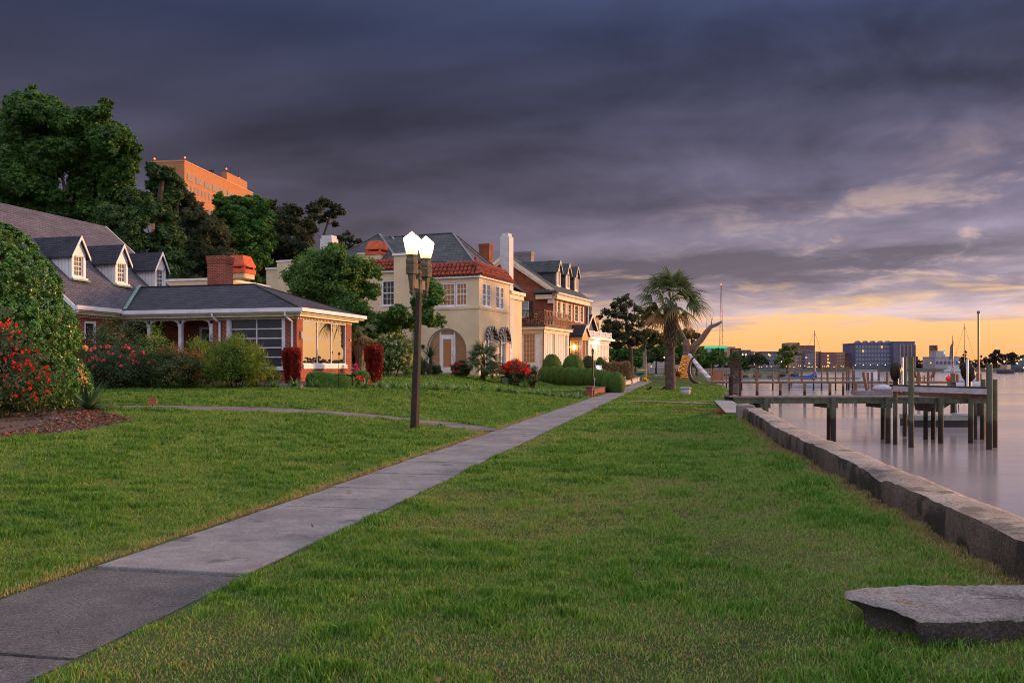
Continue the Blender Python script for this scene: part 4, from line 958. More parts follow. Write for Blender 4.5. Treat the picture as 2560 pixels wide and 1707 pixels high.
for i in range(5): yy = y0+(y1-y0)*i/4; m.box(XD+.13, XD+.27, yy-.07, yy+.07, zt, zr_+.1)
bo = m.build('balustrade', WHITE, c5)
m = MB(); m.box(XD+.18, XD+.215, y0, y1, zt+.12, zr_-.03); m.build('balustrade_panel', mat('lavender_panel', (.42, .40, .46), .6), bo)
lp = HC.fx(1496, 855, XD+.3); m = MB(); m.ball((XD+.28, lp.y, lp.z-.1), (.12, .22, .13), 12, 8); m.build('eave_lamp', glow('eave_lamp_glow', (1, .72, .36), 60), c5)
m = MB(); m.box(XD-9, XD-5, y0-1, y1+2, -.8, 6.2); m.build('rear_block', YEL, c5)
m = MB(); roofslab(m, [(XD-4.6, y0-1.4, 6.2), (XD-4.6, y1+2.4, 6.2), (XD-7, y1+2.4, 7.6), (XD-7, y0-1.4, 7.6)], .1); roofslab(m, [(XD-7, y0-1.4, 7.6), (XD-7, y1+2.4, 7.6), (XD-9.4, y1+2.4, 6.2), (XD-9.4, y0-1.4, 6.2)], .1); m.build('roof', SHINGD, c5)
# ------------------------------------------------------------------ orange brick tower block
HO = Frame(461, 205, 0, 7.3)
ot = HO.thing('office_block', 'tall orange brick institutional block with rows of narrow windows rising above the trees', 'building')
OB = brickmat('orange_brick', (.44, .195, .085), (.38, .16, .07), (.34, .18, .10), .6, .3, .01, .1, .12)
zt = HO.fx(461, 404, 0).z; yl = HO.fx(632, 485, 0).y
m = MB(); XL = HO.fy(378, 404, 0).x; m.box(XL, 0, 0, yl, 0, zt)
p0, p1 = HO.fx(567, 430, -6), HO.fx(618, 450, -6); zp = p0.z
pl0 = HO.fx(507, 421, -6)
m.box(XL+1, -6, p0.y, p1.y, zt, zp); m.build('wall', OB, ot)
m = MB(); m.box(XL-.1, .1, -.1, yl+.1, zt, zt+.35); m.build('parapet', mat('parapet_orange', (.55, .24, .11), .8), ot)
OW = glassmat('block_window', (.22, .2, .22), .35, .05); GR = mat('louvre_grey', (.30, .24, .22), .7)
w6 = Pl('right', 0.0)
z_a, z_b = HO.fx(466, 432, 0).z, HO.fx(466, 450, 0).z; sp = yl/9.0
for i in range(9):
    q = MB(); y_ = 1.2+i*sp; w6.box(q, y_, y_+sp*.72, z_b, z_a, .01, .08)
    for k in range(6): w6.box(q, y_+.1, y_+sp*.72-.1, z_b+(z_a-z_b)*(k+.25)/6, z_b+(z_a-z_b)*(k+.7)/6, .08, .16)
    q.build('louvre', GR, ot)
zc = HO.fx(466, 470, 0).z; ws = yl/21
for r_ in range(3):
    zz = zc-r_*4.05
    for i in range(20):
        q = MB(); y_ = 1.0+i*ws; w6.box(q, y_, y_+.85, zz-.95, zz+.95, .01, .06); fo = q.build('window', GR, ot)
        q = MB(); w6.box(q, y_+.1, y_+.75, zz-.85, zz+.85, .06, .075); q.build('pane', OW, fo)
RL = glow('red_beacon_glow', (1, .10, .04), 5)
for px, py in ((461, 400), ):
    pass
for (x_, y_, z_) in ((0, .3, zt), (-4, 12.2, zt), (-6.4, p0.y+.6, zp), (-8, p1.y-1, zp), (XL+.6, .5, zt)):
    q = MB(); q.tube([(x_, y_, z_), (x_, y_, z_+.9)], .08, 6); bo = q.build('beacon', IRON, ot); q = MB(); q.ball((x_, y_, z_+1.0), .22); q.build('beacon_lamp', RL, bo)
q = MB(); q.tube([(-9, p0.y-3, zt), (-9, p0.y-3, zt+5.5)], .12, 6); q.bar((-9.8, p0.y-3, zt+5.2), (-8.2, p0.y-3, zt+5.2), .4); q.build('rooftop_mast', IRON, ot)
for k in range(6): 
    q = MB(); yy = p0.y+1+k*1.7; q.tube([(-7, yy, zp), (-7, yy, zp+2.2+.6*(k % 2))], .05, 5); q.build('antenna', IRON, ot)
# ------------------------------------------------------------------ leaf and bark materials
BARK = mat('grey_brown_bark', (.10, .075, .055), .9, .4, 6, .6, 14)
BARKP = mat('pale_bark', (.22, .165, .13), .9, .35, 5, .5, 12)
BARKD = mat('dark_bark', (.055, .04, .032), .9, .4, 6, .6, 14)
L_OAK = leafmat('oak_leaves', [(0, (0.021, 0.052, 0.016)), (.4, (0.042, 0.108, 0.023)), (.7, (0.079, 0.184, 0.035)), (1, (0.149, 0.263, 0.052))])
L_MID = leafmat('maple_leaves', [(0, (0.028, 0.074, 0.018)), (.5, (0.061, 0.158, 0.028)), (1, (0.140, 0.280, 0.052))])
L_CEDAR = leafmat('cedar_leaves', [(0, (0.018, 0.042, 0.016)), (.5, (0.038, 0.091, 0.025)), (1, (0.088, 0.158, 0.038))], .15)
L_PINE = leafmat('pine_needles', [(0, (.020, .032, .015)), (.5, (.042, .062, .026)), (.85, (.075, .082, .035)), (1, (.13, .085, .048))], .1)
L_DOG = leafmat('dogwood_leaves', [(0, (0.028, 0.070, 0.018)), (.5, (0.070, 0.161, 0.032)), (1, (0.175, 0.298, 0.061))])
L_HOLLY = leafmat('evergreen_leaves', [(0, (.020, .062, .012)), (.45, (.048, .155, .022)), (.85, (.10, .25, .036)), (.97, (.18, .30, .06)), (1, (.36, .38, .12))], .2, .38, .45)
L_ROSE = leafmat('rose_leaves', [(0, (0.018, 0.038, 0.016)), (.6, (0.042, 0.079, 0.028)), (.85, (0.088, 0.096, 0.038)), (1, (0.210, 0.079, 0.044))], .2)
L_NAND = leafmat('nandina_leaves', [(0, (0.016, 0.041, 0.013)), (.5, (0.041, 0.086, 0.021)), (.75, (0.079, 0.118, 0.029)), (.9, (0.237, 0.118, 0.040)), (1, (0.410, 0.142, 0.047))], .25)
L_LIME = leafmat('bright_shrub_leaves', [(0, (0.035, 0.079, 0.014)), (.5, (0.096, 0.184, 0.025)), (.85, (0.193, 0.280, 0.038)), (1, (0.350, 0.245, 0.052))], .3)
L_BRONZE = leafmat('bronze_leaves', [(0, (0.052, 0.052, 0.021)), (.4, (0.175, 0.079, 0.035)), (1, (0.500, 0.149, 0.052))], .3)
L_BARB = leafmat('barberry_leaves', [(0, (0.078, 0.007, 0.008)), (.5, (0.221, 0.016, 0.016)), (1, (0.360, 0.038, 0.024))], .3)
L_BOX = leafmat('boxwood_leaves', [(0, (0.040, 0.096, 0.018)), (.5, (0.098, 0.210, 0.030)), (1, (0.238, 0.378, 0.061))], .2)
L_BROWN = leafmat('photinia_leaves', [(0, (0.073, 0.062, 0.029)), (.5, (0.183, 0.123, 0.053)), (.8, (0.343, 0.160, 0.073)), (1, (0.294, 0.319, 0.073))], .25)
L_PALM = leafmat('palm_blades', [(0, (.27, .12, .05)), (.3, (.20, .135, .055)), (.5, (.125, .14, .06)), (1, (.075, .125, .06))], .2, .45, .3)
L_LILY = leafmat('strap_leaves', [(0, (0.053, 0.132, 0.039)), (.6, (0.118, 0.262, 0.078)), (.9, (0.367, 0.525, 0.184)), (1, (0.600, 0.600, 0.420))], .25, .4, .35)
L_YUC = leafmat('yucca_blades', [(0, (0.021, 0.052, 0.025)), (.6, (0.052, 0.105, 0.049)), (1, (0.123, 0.175, 0.079))], .15, .4, .35)
def flowermat(n, a, b): return leafmat(n, [(0, a), (1, b)], .35, .6, .2)
F_RED = flowermat('red_petals', (.62, .022, .016), (.95, .06, .045)); F_PINK = flowermat('pink_petals', (.80, .05, .09), (.95, .16, .20))
F_YEL = flowermat('yellow_petals', (.80, .42, .02), (.95, .60, .06)); F_CREAM = flowermat('cream_petals', (.42, .44, .20), (.62, .60, .36)); F_PEACH = flowermat('peach_petals', (.75, .36, .10), (.9, .60, .26))
CLIP, _t, _b = pbsdf('clipped_foliage'); _co = _t.coord(); _n = _t.noise(_co, 22, 5, .75); _n2 = _t.noise(_co, 2.2, 4)
_t.put(_b.inputs['Base Color'], _t.mix(1, _t.ramp(_n, [(.3, (.020, .045, .008)), (.55, (.055, .11, .016)), (.75, (.12, .19, .03))]), _t.ramp(_n2, [(.3, (.75, .8, .8)), (.7, (1.15, 1.1, 1))]), 'MULTIPLY'))
_b.inputs['Roughness'].default_value = .75; _b.inputs['Specular IOR Level'].default_value = .15; _t.put(_b.inputs['Normal'], _t.bump(_n, 1.0, .06))
def core(m_, c, r): m_.ball(c, r, 14, 8)
COREM = mat('shrub_dark_core', (.020, .034, .011), .95, .4, 4)  # dark filler for solid cores, added inside the leaves to block light
# ------------------------------------------------------------------ trees
def limb(m, a, b, r0, r1, bend=.12, n=5, k=6):
    a = Vector(a); b = Vector(b); L_ = (b-a).length
    o1 = Vector((random.uniform(-1, 1), random.uniform(-1, 1), random.uniform(-.3, .6)))*L_*bend
    pts = [a+(b-a)*(i/n)+o1*sin(pi*i/n)+Vector((random.uniform(-1, 1), random.uniform(-1, 1), random.uniform(-1, 1)))*L_*.02*(0 < i < n) for i in range(n+1)]
    m.tube(pts, [r0+(r1-r0)*i/n for i in range(n+1)], k); return pts
def tree(name, label, Yd, base, forks, blobs, leaf, lm, bm, tr, dens=9.0, group=None, depth=.9, aspect=.55, inner=.35, tuft=.2, lump=.22, base_z=None, twigs=True, flat=.8, stems=()):
    "base = pixel of the foot; forks = trunk pixels upward; blobs = (px, py, r px) crown lobes"
    k = Yd/F
    b = at(base[0], base[1], Yd); b.z = gz(b.x, b.y)-.1 if base_z is None else base_z
    t_ = thing(name, label, 'tree', b, 0, group)
    trunk = [b]+[at(p[0], p[1], Yd)+Vector((0, random.uniform(-.3, .3), 0)) for p in forks]
    m = MB(); n = len(trunk)
    pts = [p-b for p in trunk]
    m.tube([pts[0]+Vector((0, 0, -.2))]+pts, [tr*1.35, tr*1.1]+[tr*(1-.55*i/(n-1)) for i in range(1, n)], 9)
    for sp in stems:
        q = [at(p[0], p[1], Yd)-b for p in sp[1:]]; m.tube(q, [sp[0]*(1-.6*i/(len(q)-1)) for i in range(len(q))], 7)
    cl = []
    for q in blobs:
        px, py, r = q[:3]; c = at(px, py, Yd)-b; rad = r*k
        c.y += (q[3] if len(q) > 3 else random.uniform(-1, 1)*depth*max(rad, 1.2)*1.1)
        cl.append((c, rad))
    done = [(p, tr*.6) for p in pts[1:]]; sub_ = []
    for c, rad in sorted(cl, key=lambda q: min((q[0]-p).length for p in pts)):
        s_, ws = min(done, key=lambda q: (q[0]-c).length*(1.0 if q[0].z < c.z+.3 else 1.6))
        w_ = max(.03, min(ws*.75, tr*.42, rad*.07))
        e_ = c+Vector((0, 0, -rad*.2)); lp = limb(m, s_, e_, w_, w_*.6); done.append((e_, w_))
        if rad > .28 and twigs:                     # each lobe breaks into ragged sprays on its own twigs
            for _ in range(12 if rad > 1.0 else 8 if rad > .55 else 6):
                d = Vector((random.gauss(0, 1), random.gauss(0, 1), random.gauss(.25, .8))).normalized()*rad*random.uniform(.45, .92); d.z *= flat
                limb(m, lp[random.randint(2, 5)], c+d, w_*.42, w_*.12, .15, 4, 5); sub_.append((c+d, rad*random.uniform(.34, .56)))
            sub_.append((c, rad*.6))
        else: sub_.append((c, rad))
    m.build('trunk', bm, t_, True)
    foliage('crown', [(tuple(c), (rad*1.02, rad*1.02, rad*flat), max(40, int(dens*.78*(rad/k)**2))) for c, rad in sub_], leaf, lm, t_, aspect, .2, inner, tuft*1.5, lump*1.3)
    return t_
random.seed(21)
tree('shade_tree', 'big spreading leafy tree with forked grey limbs behind the grey cottage roof', 58, (150, 575),
     [(152, 545), (158, 505), (175, 440), (185, 380)],
     [(110, 300, 62), (55, 330, 60), (20, 300, 52), (170, 330, 66), (230, 340, 62), (255, 300, 34), (290, 370, 50), (30, 400, 62), (110, 390, 58), (170, 400, 50), (245, 420, 60), (305, 430, 42), (325, 385, 30), (60, 470, 58), (-20, 360, 70), (-20, 470, 70), (210, 475, 52), (280, 490, 46), (130, 470, 38), (90, 540, 40), (250, 540, 45), (150, 505, 36), (190, 505, 34), (110, 500, 36), (40, 520, 44), (200, 545, 44), (150, 550, 36), (95, 262, 30), (135, 268, 24), (265, 262, 16), (310, 345, 24), (30, 262, 20)],
     .21, L_OAK, BARKP, .24, 10.5, None, .9, .55, .4, .2, .25, stems=[(.17, (150, 550), (168, 505), (158, 455), (150, 420)), (.16, (150, 552), (176, 500), (192, 468), (210, 445)), (.13, (152, 556), (190, 520), (214, 498), (235, 470)), (.12, (148, 552), (140, 500), (137, 460), (128, 420)), (.15, (75, 580), (73, 515), (66, 478), (58, 440)), (.10, (75, 530), (84, 480), (92, 450)), (.14, (28, 580), (30, 512), (26, 470), (14, 430))])
tree('cedar_tree', 'dark layered evergreen beside the big leafy tree, in front of the orange block', 50, (380, 760),
     [(385, 700), (392, 600), (400, 500), (402, 440)],
     [(398, 432, 26), (418, 452, 26), (380, 460, 32), (352, 500, 36), (412, 490, 30), (390, 530, 44), (425, 545, 18), (345, 560, 46), (300, 560, 44), (400, 590, 46), (330, 625, 56), (280, 620, 44), (395, 655, 48), (440, 640, 26), (440, 690, 30), (350, 690, 50), (300, 680, 40)],
     .17, L_CEDAR, BARKD, .3, 10, None, .8, .4, .3, .2, .3)
tree('pine_tree', 'brownish dark pine left of the orange block windows', 72, (445, 760), [(445, 640), (445, 540), (448, 490)],
     [(440, 478, 30), (462, 492, 24), (430, 505, 26), (455, 525, 32), (428, 545, 26), (480, 510, 14), (460, 560, 26), (440, 590, 26)], .2, L_PINE, BARKD, .25, 10, 'trees behind the houses', .8, .28, .3, .26, .35)
tree('pine_tree', 'wide dark pine in front of the orange block, behind the brick chimney', 70, (510, 780), [(508, 700), (500, 620), (495, 560)],
     [(490, 545, 28), (468, 575, 26), (520, 575, 38), (485, 605, 42), (540, 600, 30), (450, 640, 42), (505, 650, 48), (550, 650, 40), (470, 690, 40), (530, 695, 40)], .2, L_PINE, BARKD, .3, 9.5, 'trees behind the houses', .8, .28, .3, .26, .35)
tree('leafy_tree', 'mid green leafy tree rising in front of the orange block', 76, (615, 800), [(614, 700), (612, 620), (610, 560)],
     [(568, 512, 26), (555, 545, 24), (600, 505, 26), (628, 512, 30), (640, 545, 36), (590, 550, 40), (560, 590, 36), (615, 595, 44), (655, 580, 32), (590, 640, 42), (640, 640, 42), (665, 520, 14), (670, 615, 26), (610, 690, 42), (570, 680, 36)], .22, L_MID, BARK, .3, 9, 'trees behind the houses')
tree('pine_tree', 'dense dark pines clump right of the orange block', 80, (705, 800), [(705, 700), (702, 620), (700, 560)],
     [(675, 512, 22), (698, 530, 26), (735, 528, 22), (715, 560, 34), (745, 575, 32), (680, 580, 40), (740, 620, 34), (700, 630, 42), (770, 610, 24), (775, 650, 30), (650, 660, 34), (720, 680, 40), (660, 600, 20)], .22, L_PINE, BARKD, .3, 9, 'trees behind the houses', .8, .3, .3, .26, .35)
tree('pine_tree', 'tall open topped pine with a bare stem above the white chimney', 78, (806, 780), [(805, 680), (808, 600), (818, 560), (828, 530)],
     [(815, 512, 16), (838, 518, 14), (852, 530, 12), (795, 526, 18), (778, 540, 16), (824, 535, 16), (770, 562, 16), (806, 548, 14), (842, 562, 9), (762, 590, 18), (790, 580, 12), (760, 625, 24)], .18, L_PINE, BARKD, .17, 12, 'trees behind the houses', .8, .3, .2, .3, .4)
tree('pine_tree', 'small ragged pine between the white chimney and slate roof', 84, (870, 760), [(868, 690), (866, 630), (866, 600)],
     [(862, 582, 9), (856, 598, 12), (876, 600, 12), (892, 606, 9), (902, 604, 6), (850, 620, 15), (878, 622, 16), (862, 645, 20), (895, 628, 10), (845, 650, 14)], .18, L_PINE, BARKD, .15, 13, 'trees behind the houses', .8, .3, .2, .3, .4)
for i, (bx, bl, lab) in enumerate([(330, [(255, 690, 40), (300, 700, 46), (350, 720, 44), (400, 720, 46), (240, 640, 36)], 'low dark tree behind the third dormer of the cottage'), (600, [(520, 740, 40), (570, 730, 44), (620, 735, 44), (660, 720, 40), (600, 690, 36)], 'low dark tree behind the cottage wing roof'), (740, [(690, 715, 36), (730, 700, 40), (780, 690, 36), (820, 700, 34), (640, 700, 30)], 'low dark tree behind the flat parapets of the villa')]):
    tree('background_tree', lab, 96, (bx, 840), [(bx, 780), (bx, 730)], bl, .26, L_CEDAR, BARKD, .25, 7, 'trees behind the houses')
random.seed(5)
tree('dogwood_tree', 'spreading green dogwood with layered branches in front of the cream villa', 43, (893, 935),
     [(893, 895), (890, 850), (880, 790), (860, 730)],
     [(826, 618, 14), (818, 640, 21), (845, 646, 25), (785, 655, 28), (750, 655, 22), (735, 690, 25), (765, 695, 32), (800, 680, 32), (842, 680, 35), (880, 672, 28), (915, 672, 21), (940, 682, 12), (775, 722, 30), (815, 725, 35), (852, 720, 32), (892, 720, 22), (922, 724, 20), (938, 736, 11), (835, 765, 35), (875, 765, 32), (800, 760, 22), (905, 775, 22), (860, 805, 35), (900, 820, 32), (830, 800, 25), (930, 800, 20), (945, 820, 18), (880, 850, 35), (915, 855, 28), (850, 850, 25), (845, 890, 20), (880, 890, 25),
      (1000, 782, 20), (1018, 800, 18), (985, 800, 19), (962, 790, 16), (975, 828, 18), (1062, 720, 15), (1085, 728, 20), (1100, 735, 10), (1066, 745, 18), (1090, 752, 15), (1072, 705, 10), (1056, 775, 15), (1072, 795, 15), (1094, 800, 15), (1082, 812, 9), (1040, 760, 10)],
     .13, L_DOG, BARK, .15, 17, None, .8, .6, .05, .30, .45, None, False, .85)
random.seed(8)
tree('magnolia_tree', 'dark open crowned magnolia left of the palm, against the sky', 92, (1578, 905), [(1577, 880), (1571, 850), (1565, 800), (1562, 760)],
     [(1563, 745, 9), (1548, 752, 10), (1578, 757, 10), (1535, 765, 10), (1560, 770, 12), (1590, 772, 10), (1602, 780, 9), (1515, 778, 9), (1530, 785, 12), (1504, 790, 7), (1552, 790, 13), (1580, 795, 13), (1608, 795, 10), (1615, 785, 7), (1520, 806, 12), (1545, 815, 15), (1572, 818, 12), (1600, 812, 11), (1620, 808, 8), (1627, 804, 4), (1512, 825, 12), (1535, 838, 17), (1560, 842, 15), (1590, 835, 14), (1612, 832, 10), (1545, 862, 14), (1525, 855, 12), (1580, 858, 14), (1605, 852, 14)],
     .17, L_PINE, BARKD, .24, 15, None, .9, .6, .02, .30, .5, None, False)
tree('pale_trunked_tree', 'tree with pale forked trunks left of the palm trunk', 112, (1611, 918), [(1612, 895), (1613, 878), (1618, 860)],
     [(1620, 835, 16), (1640, 838, 15), (1605, 850, 14), (1630, 856, 16), (1648, 855, 13), (1612, 872, 9), (1640, 880, 12), (1655, 842, 8)], .22, L_NAND, BARKP, .3, 14, 'park trees beyond the lawn')
for i, (Yp, bx, bl, lm_, lab) in enumerate([
    (150, 1545, [(1530, 885, 18), (1555, 880, 16), (1570, 895, 14), (1515, 895, 14)], L_MID, 'bright green bushy tree under the magnolia'),
    (160, 1665, [(1655, 850, 14), (1668, 835, 12), (1680, 850, 14), (1670, 870, 16), (1650, 880, 16), (1680, 890, 14)], L_OAK, 'green tree peeping out left of the palm trunk'),
    (170, 1640, [(1635, 895, 15), (1655, 898, 14), (1620, 900, 12), (1670, 902, 12)], L_CEDAR, 'dark low tree behind the flat lawn left of the palm'),
    (165, 1700, [(1692, 850, 16), (1702, 835, 14), (1696, 875, 18), (1712, 890, 16), (1690, 900, 14)], L_OAK, 'green tree between the palm and the bare tree'),
    (190, 1728, [(1722, 830, 14), (1738, 838, 12), (1716, 845, 10), (1735, 856, 10)], L_PINE, 'dark crowned tall tree seen between the bare limbs'),
    (175, 1742, [(1738, 880, 14), (1752, 872, 12), (1748, 895, 14), (1730, 895, 12)], L_MID, 'green tree right of the light wrapped trunk'),
    (185, 1782, [(1768, 893, 15), (1785, 888, 17), (1800, 893, 16), (1778, 905, 13), (1800, 905, 12), (1815, 898, 10)], L_OAK, 'round crowned park tree behind the fence panel'),
    (200, 1832, [(1822, 900, 12), (1838, 893, 13), (1850, 902, 10), (1835, 908, 10)], L_CEDAR, 'dull green tree seen through the iron gate'),
    (230, 1895, [(1886, 897, 11), (1900, 892, 11), (1910, 900, 10), (1880, 906, 8), (1918, 906, 8), (1898, 906, 11)], L_PINE, 'dark flat topped pine on the point'),
    (250, 1968, [(1962, 868, 9), (1975, 872, 9), (1985, 865, 6), (1955, 880, 9), (1972, 888, 12), (1990, 882, 7), (1950, 898, 9), (1972, 902, 10), (1998, 884, 5), (1958, 912, 9), (1940, 906, 6), (1996, 860, 3)], L_LIME, 'slender yellow green tree standing on the point'),
    (350, 1800, [(1793, 876, 7), (1805, 878, 7), (1812, 884, 6), (1788, 884, 6), (1800, 888, 8)], L_PINE, 'dark round topped tree against the glow right of the radio mast')]):
    tree('park_tree', lab, Yp, (bx, 925), [(bx, 915), (bx, 903)], bl, .24*Yp/160, lm_, BARKD, .25, 17, 'park trees beyond the lawn', .8, .55, .3, .22, .25, .0)
random.seed(14)
for i, (px, py, r, Yp, lm_) in enumerate([(1508, 893, 17, 210, L_CEDAR), (1548, 896, 16, 230, L_OAK), (1588, 893, 17, 215, L_MID), (1620, 885, 18, 240, L_CEDAR), (1655, 890, 19, 235, L_OAK), (1690, 886, 20, 240, L_MID), (1725, 892, 18, 235, L_CEDAR), (1755, 896, 16, 250, L_OAK), (1840, 906, 11, 300, L_MID), (1862, 906, 10, 310, L_CEDAR)]):
    tree('park_tree', 'low rounded tree in the dense row across the park', Yp, (px, 928), [(px, 920), (px, 910)], [(px, py-9, r*1.1), (px-r*.8, py+2, r*.9), (px+r*.8, py, r*.9), (px, py+8, r), (px-r*.6, py+17, r*.7), (px+r*.6, py+17, r*.7)], .40, lm_, BARKD, .25, 15, 'low trees in a row across the park', .8, .55, .3, .22, .2, .0)
# ------------------------------------------------------------------ shrubs
def shrub(name, label, c, r, leaf, lm, n, cat='shrub', group=None, flowers=None, fl_n=0, fl_size=.08, lobes=None, aspect=.5, tuft=.22, lump=.15, stem=True, fl_pos=None, spike=0.0, jit=.9, solid=.8, face=.75, inner=.82, corem=None):
    "c = ground point, r = (rx, ry, height)"
    t_ = thing(name, label, cat, c, 0, group)
    rx, ry, hh = r
    lob = lobes or [((0, 0, hh*.5), (rx, ry, hh*.52))]
    m = MB()
    for q, rr in lob: core(m, q, tuple(x*solid*.9 for x in rr))
    if stem:
        for _ in range(9): a = random.uniform(0, 6.28); m.tube([(cos(a)*rx*.25, sin(a)*ry*.25, -.1), (cos(a)*rx*.6, sin(a)*ry*.6, hh*.6)], [.025, .01], 5)
    m.build('stems', corem or COREM, t_, bool(corem))  # light-blocking core balls, joined by real stems where asked for
    tot = sum(rr[0]*rr[2] for _, rr in lob)
    parts = []
    for q, rr in lob:
        k = int(n*rr[0]*rr[2]/tot); P, D, v_ = shell_points(q, rr, k, inner, -.75, None, tuft, lump)
        if spike: D = D*.4+np.array([0, 0, spike])
        parts.append(leaf_quads(P, D, leaf, aspect, 0.0, v_, jit, 0.0 if spike else face))
    V, Q, C = cat_mesh(parts); V[:, 2] = np.maximum(V[:, 2], .01); npmesh('foliage', V, Q, lm, t_, C)
    if flowers:
        parts = []
        for q, rr in lob:
            k = max(3, int(fl_n*rr[0]*rr[2]/tot)); d = rs.normal(0, 1, (k*8, 3)); d[:, 1] -= .5; d /= np.linalg.norm(d, axis=1)[:, None]; d = d[d[:, 2] > -.5]
            if fl_pos is not None: d = d[fl_pos(d)]
            d = d[:k]; cc = np.array(q)+d*np.array(rr)*rs.uniform(.98, 1.1, (len(d), 1))
            P = np.repeat(cc, 7, 0)+rs.normal(0, fl_size*.35, (len(cc)*7, 3)); parts.append(leaf_quads(P, np.repeat(d, 7, 0), fl_size, .8, 0, None, .8))
        V, Q, C = cat_mesh(parts); o = npmesh('blossoms', V, Q, flowers, t_, C); o['kind'] = 'stuff'
    return t_
def px_shrub(name, label, px, rpx, top, bot, Yd, leaf, lm, n, **kw):
    g = ground_at(px, Yd); k = Yd/F; h = (bot-top)*k; g.z = EYE-(bot-HY)*k
    if kw.pop('snap', True): g.z = gz(g.x, g.y)
    hh = EYE-(top-HY)*k-g.z; rx = rpx*k
    return shrub(name, label, g, (rx, kw.pop('ry', rx), hh), leaf, lm, n, **kw)
random.seed(3)
g = ground_at(8, 21.2); k = 21.2/F
zz = lambda py: EYE-(py-HY)*k-g.z
big_l = [((-.05, .3, zz(955)), (1.97, 1.9, 1.15)), ((-.1, .2, zz(830)), (1.82, 1.7, 1.3)), ((-.2, .2, zz(720)), (1.42, 1.4, 1.15)), ((-.3, .2, zz(640)), (1.0, 1.0, .85)), ((-.25, .2, zz(592)), (.55, .55, .42))]
shrub('evergreen_shrub', 'huge rounded glossy evergreen shrub at the left edge, twice as tall as a door', g, (2, 2, 5), .060, L_HOLLY, 150000, inner=.93, corem=CLIP, lobes=[(q, tuple(x*.95 for x in r)) for q, r in big_l], tuft=.055, lump=.03, jit=.75, aspect=.6)
g = ground_at(-8, 18.9); k = 18.9/F
shrub('azalea_bush', 'loose red flowering bush in front of the huge evergreen at the left edge', g, (1.05, .8, 2.2), .075, L_ROSE, 9000, flowers=F_RED, fl_n=190, fl_size=.055, tuft=.3, lump=.3, group='red flowering bushes',
      lobes=[((0, 0, .7), (1.08, .8, .75)), ((-.3, 0, 1.5), (.85, .7, .75)), ((.45, 0, 1.05), (.6, .6, .55))], fl_pos=lambda d: (d[:, 2] > .1) | (rs.uniform(0, 1, len(d)) < .35))
px_shrub('rose_bush', 'pink flowering rose bush beside the huge evergreen, below the cottage window', 290, 88, 868, 968, 29.6, .07, L_ROSE, 9000, ry=.9, flowers=F_PINK, fl_n=48, fl_size=.075, tuft=.3, lump=.22, fl_pos=lambda d: d[:, 2] > .0)
px_shrub('nandina_bush', 'dark broad bush with bronze tips against the cottage wall and first porch arch', 288, 72, 814, 968, 31.0, .08, L_NAND, 8000, ry=.9, tuft=.28, lump=.2)
px_shrub('nandina_bush', 'green bush with orange tips under the middle porch arch', 383, 46, 836, 968, 30.9, .075, L_LIME, 5000, ry=.8, tuft=.3, lump=.2)
px_shrub('bronze_bush', 'low bush with rust red new leaves in front of the third porch arch', 448, 46, 868, 968, 30.2, .075, L_BRONZE, 2600, ry=.7, tuft=.3, lump=.25)
px_shrub('low_hedge', 'low dark green shrub mass at the lawn edge between rose bush and bright bush', 430, 78, 884, 969, 29.6, .07, L_NAND, 7500, ry=.6, tuft=.25, lump=.2)
px_shrub('broom_bush', 'wispy yellow green bush by the third porch post', 494, 30, 846, 968, 31.0, .09, L_LIME, 2600, ry=.6, spike=1.4, jit=.5, aspect=.25, tuft=.35)
px_shrub('dark_bush', 'small dark rounded bush by the downspout at the end of the porch', 522, 34, 836, 960, 31.6, .06, L_NAND, 3000, ry=.6)
px_shrub('bright_shrub', 'large bright green feathery shrub in front of the screened window', 592, 68, 852, 970, 29.7, .085, L_LIME, 13000, ry=1.0, spike=.8, jit=.7, aspect=.3, tuft=.25, lump=.15)
px_shrub('bronze_bush', 'orange tipped bush rising behind the bright green shrub at the screened window', 634, 24, 856, 960, 30.6, .075, L_BRONZE, 1500, ry=.4, tuft=.35)
px_shrub('red_plant', 'small dark red plant tucked beside the cottage window behind the huge evergreen', 216, 22, 842, 940, 31.4, .09, L_BARB, 900, ry=.4, spike=1.0)
def barberry(label, px, Yd, w0, w1, top, bot):
    g = ground_at(px, Yd); k = Yd/F; hh = EYE-(top-HY)*k-g.z
    t_ = thing('barberry_bush', label, 'shrub', g, 0, 'clipped crimson bushes'); n = 5200
    z = rs.uniform(.04, 1, n)**.8; r = (w0+(w1-w0)*z)*k; a = rs.uniform(0, 6.28, n); rr = r*(1-.25*rs.uniform(0, 1, n)**2)*(1+.10*np.sin(a*3+z*4)+.06*np.sin(a*7))
    top_ = rs.uniform(0, 1, n) < .16; z = np.where(top_, 1.0, z); rr = np.where(top_, r*np.sqrt(rs.uniform(0, 1, n)), rr)
    P = np.stack([np.cos(a)*rr, np.sin(a)*rr, z*hh*(1+.05*np.sin(a*4+1)*z)+np.where(top_, rs.uniform(-.03, .12, n), rs.normal(0, .02, n))], -1); D = np.stack([np.cos(a)*.35, np.sin(a)*.35, np.ones(n)], -1)
    V, Q, C = leaf_quads(P, D, .15, .26, 0, np.clip(.55+.3*np.sin(a*5+z*2)+rs.normal(0, .15, n), 0, 1), .35); npmesh('foliage', V, Q, L_BARB, t_, C)
    m = MB(); m.lathe([(w0*k*.8, 0), (w1*k*.82, hh*.93), (.02, hh*.95)], n=10); m.build('stems', mat('barberry_twigs', (.05, .008, .008), .9) if 'barberry_twigs' not in bpy.data.materials else bpy.data.materials['barberry_twigs'], t_)
barberry('clipped crimson bush at the brick corner of the cottage wing', 730, 31.0, 14, 23, 882, 953)
barberry('clipped crimson bush standing alone right of the clipped box hedge', 935, 35.5, 14, 23, 874, 948)
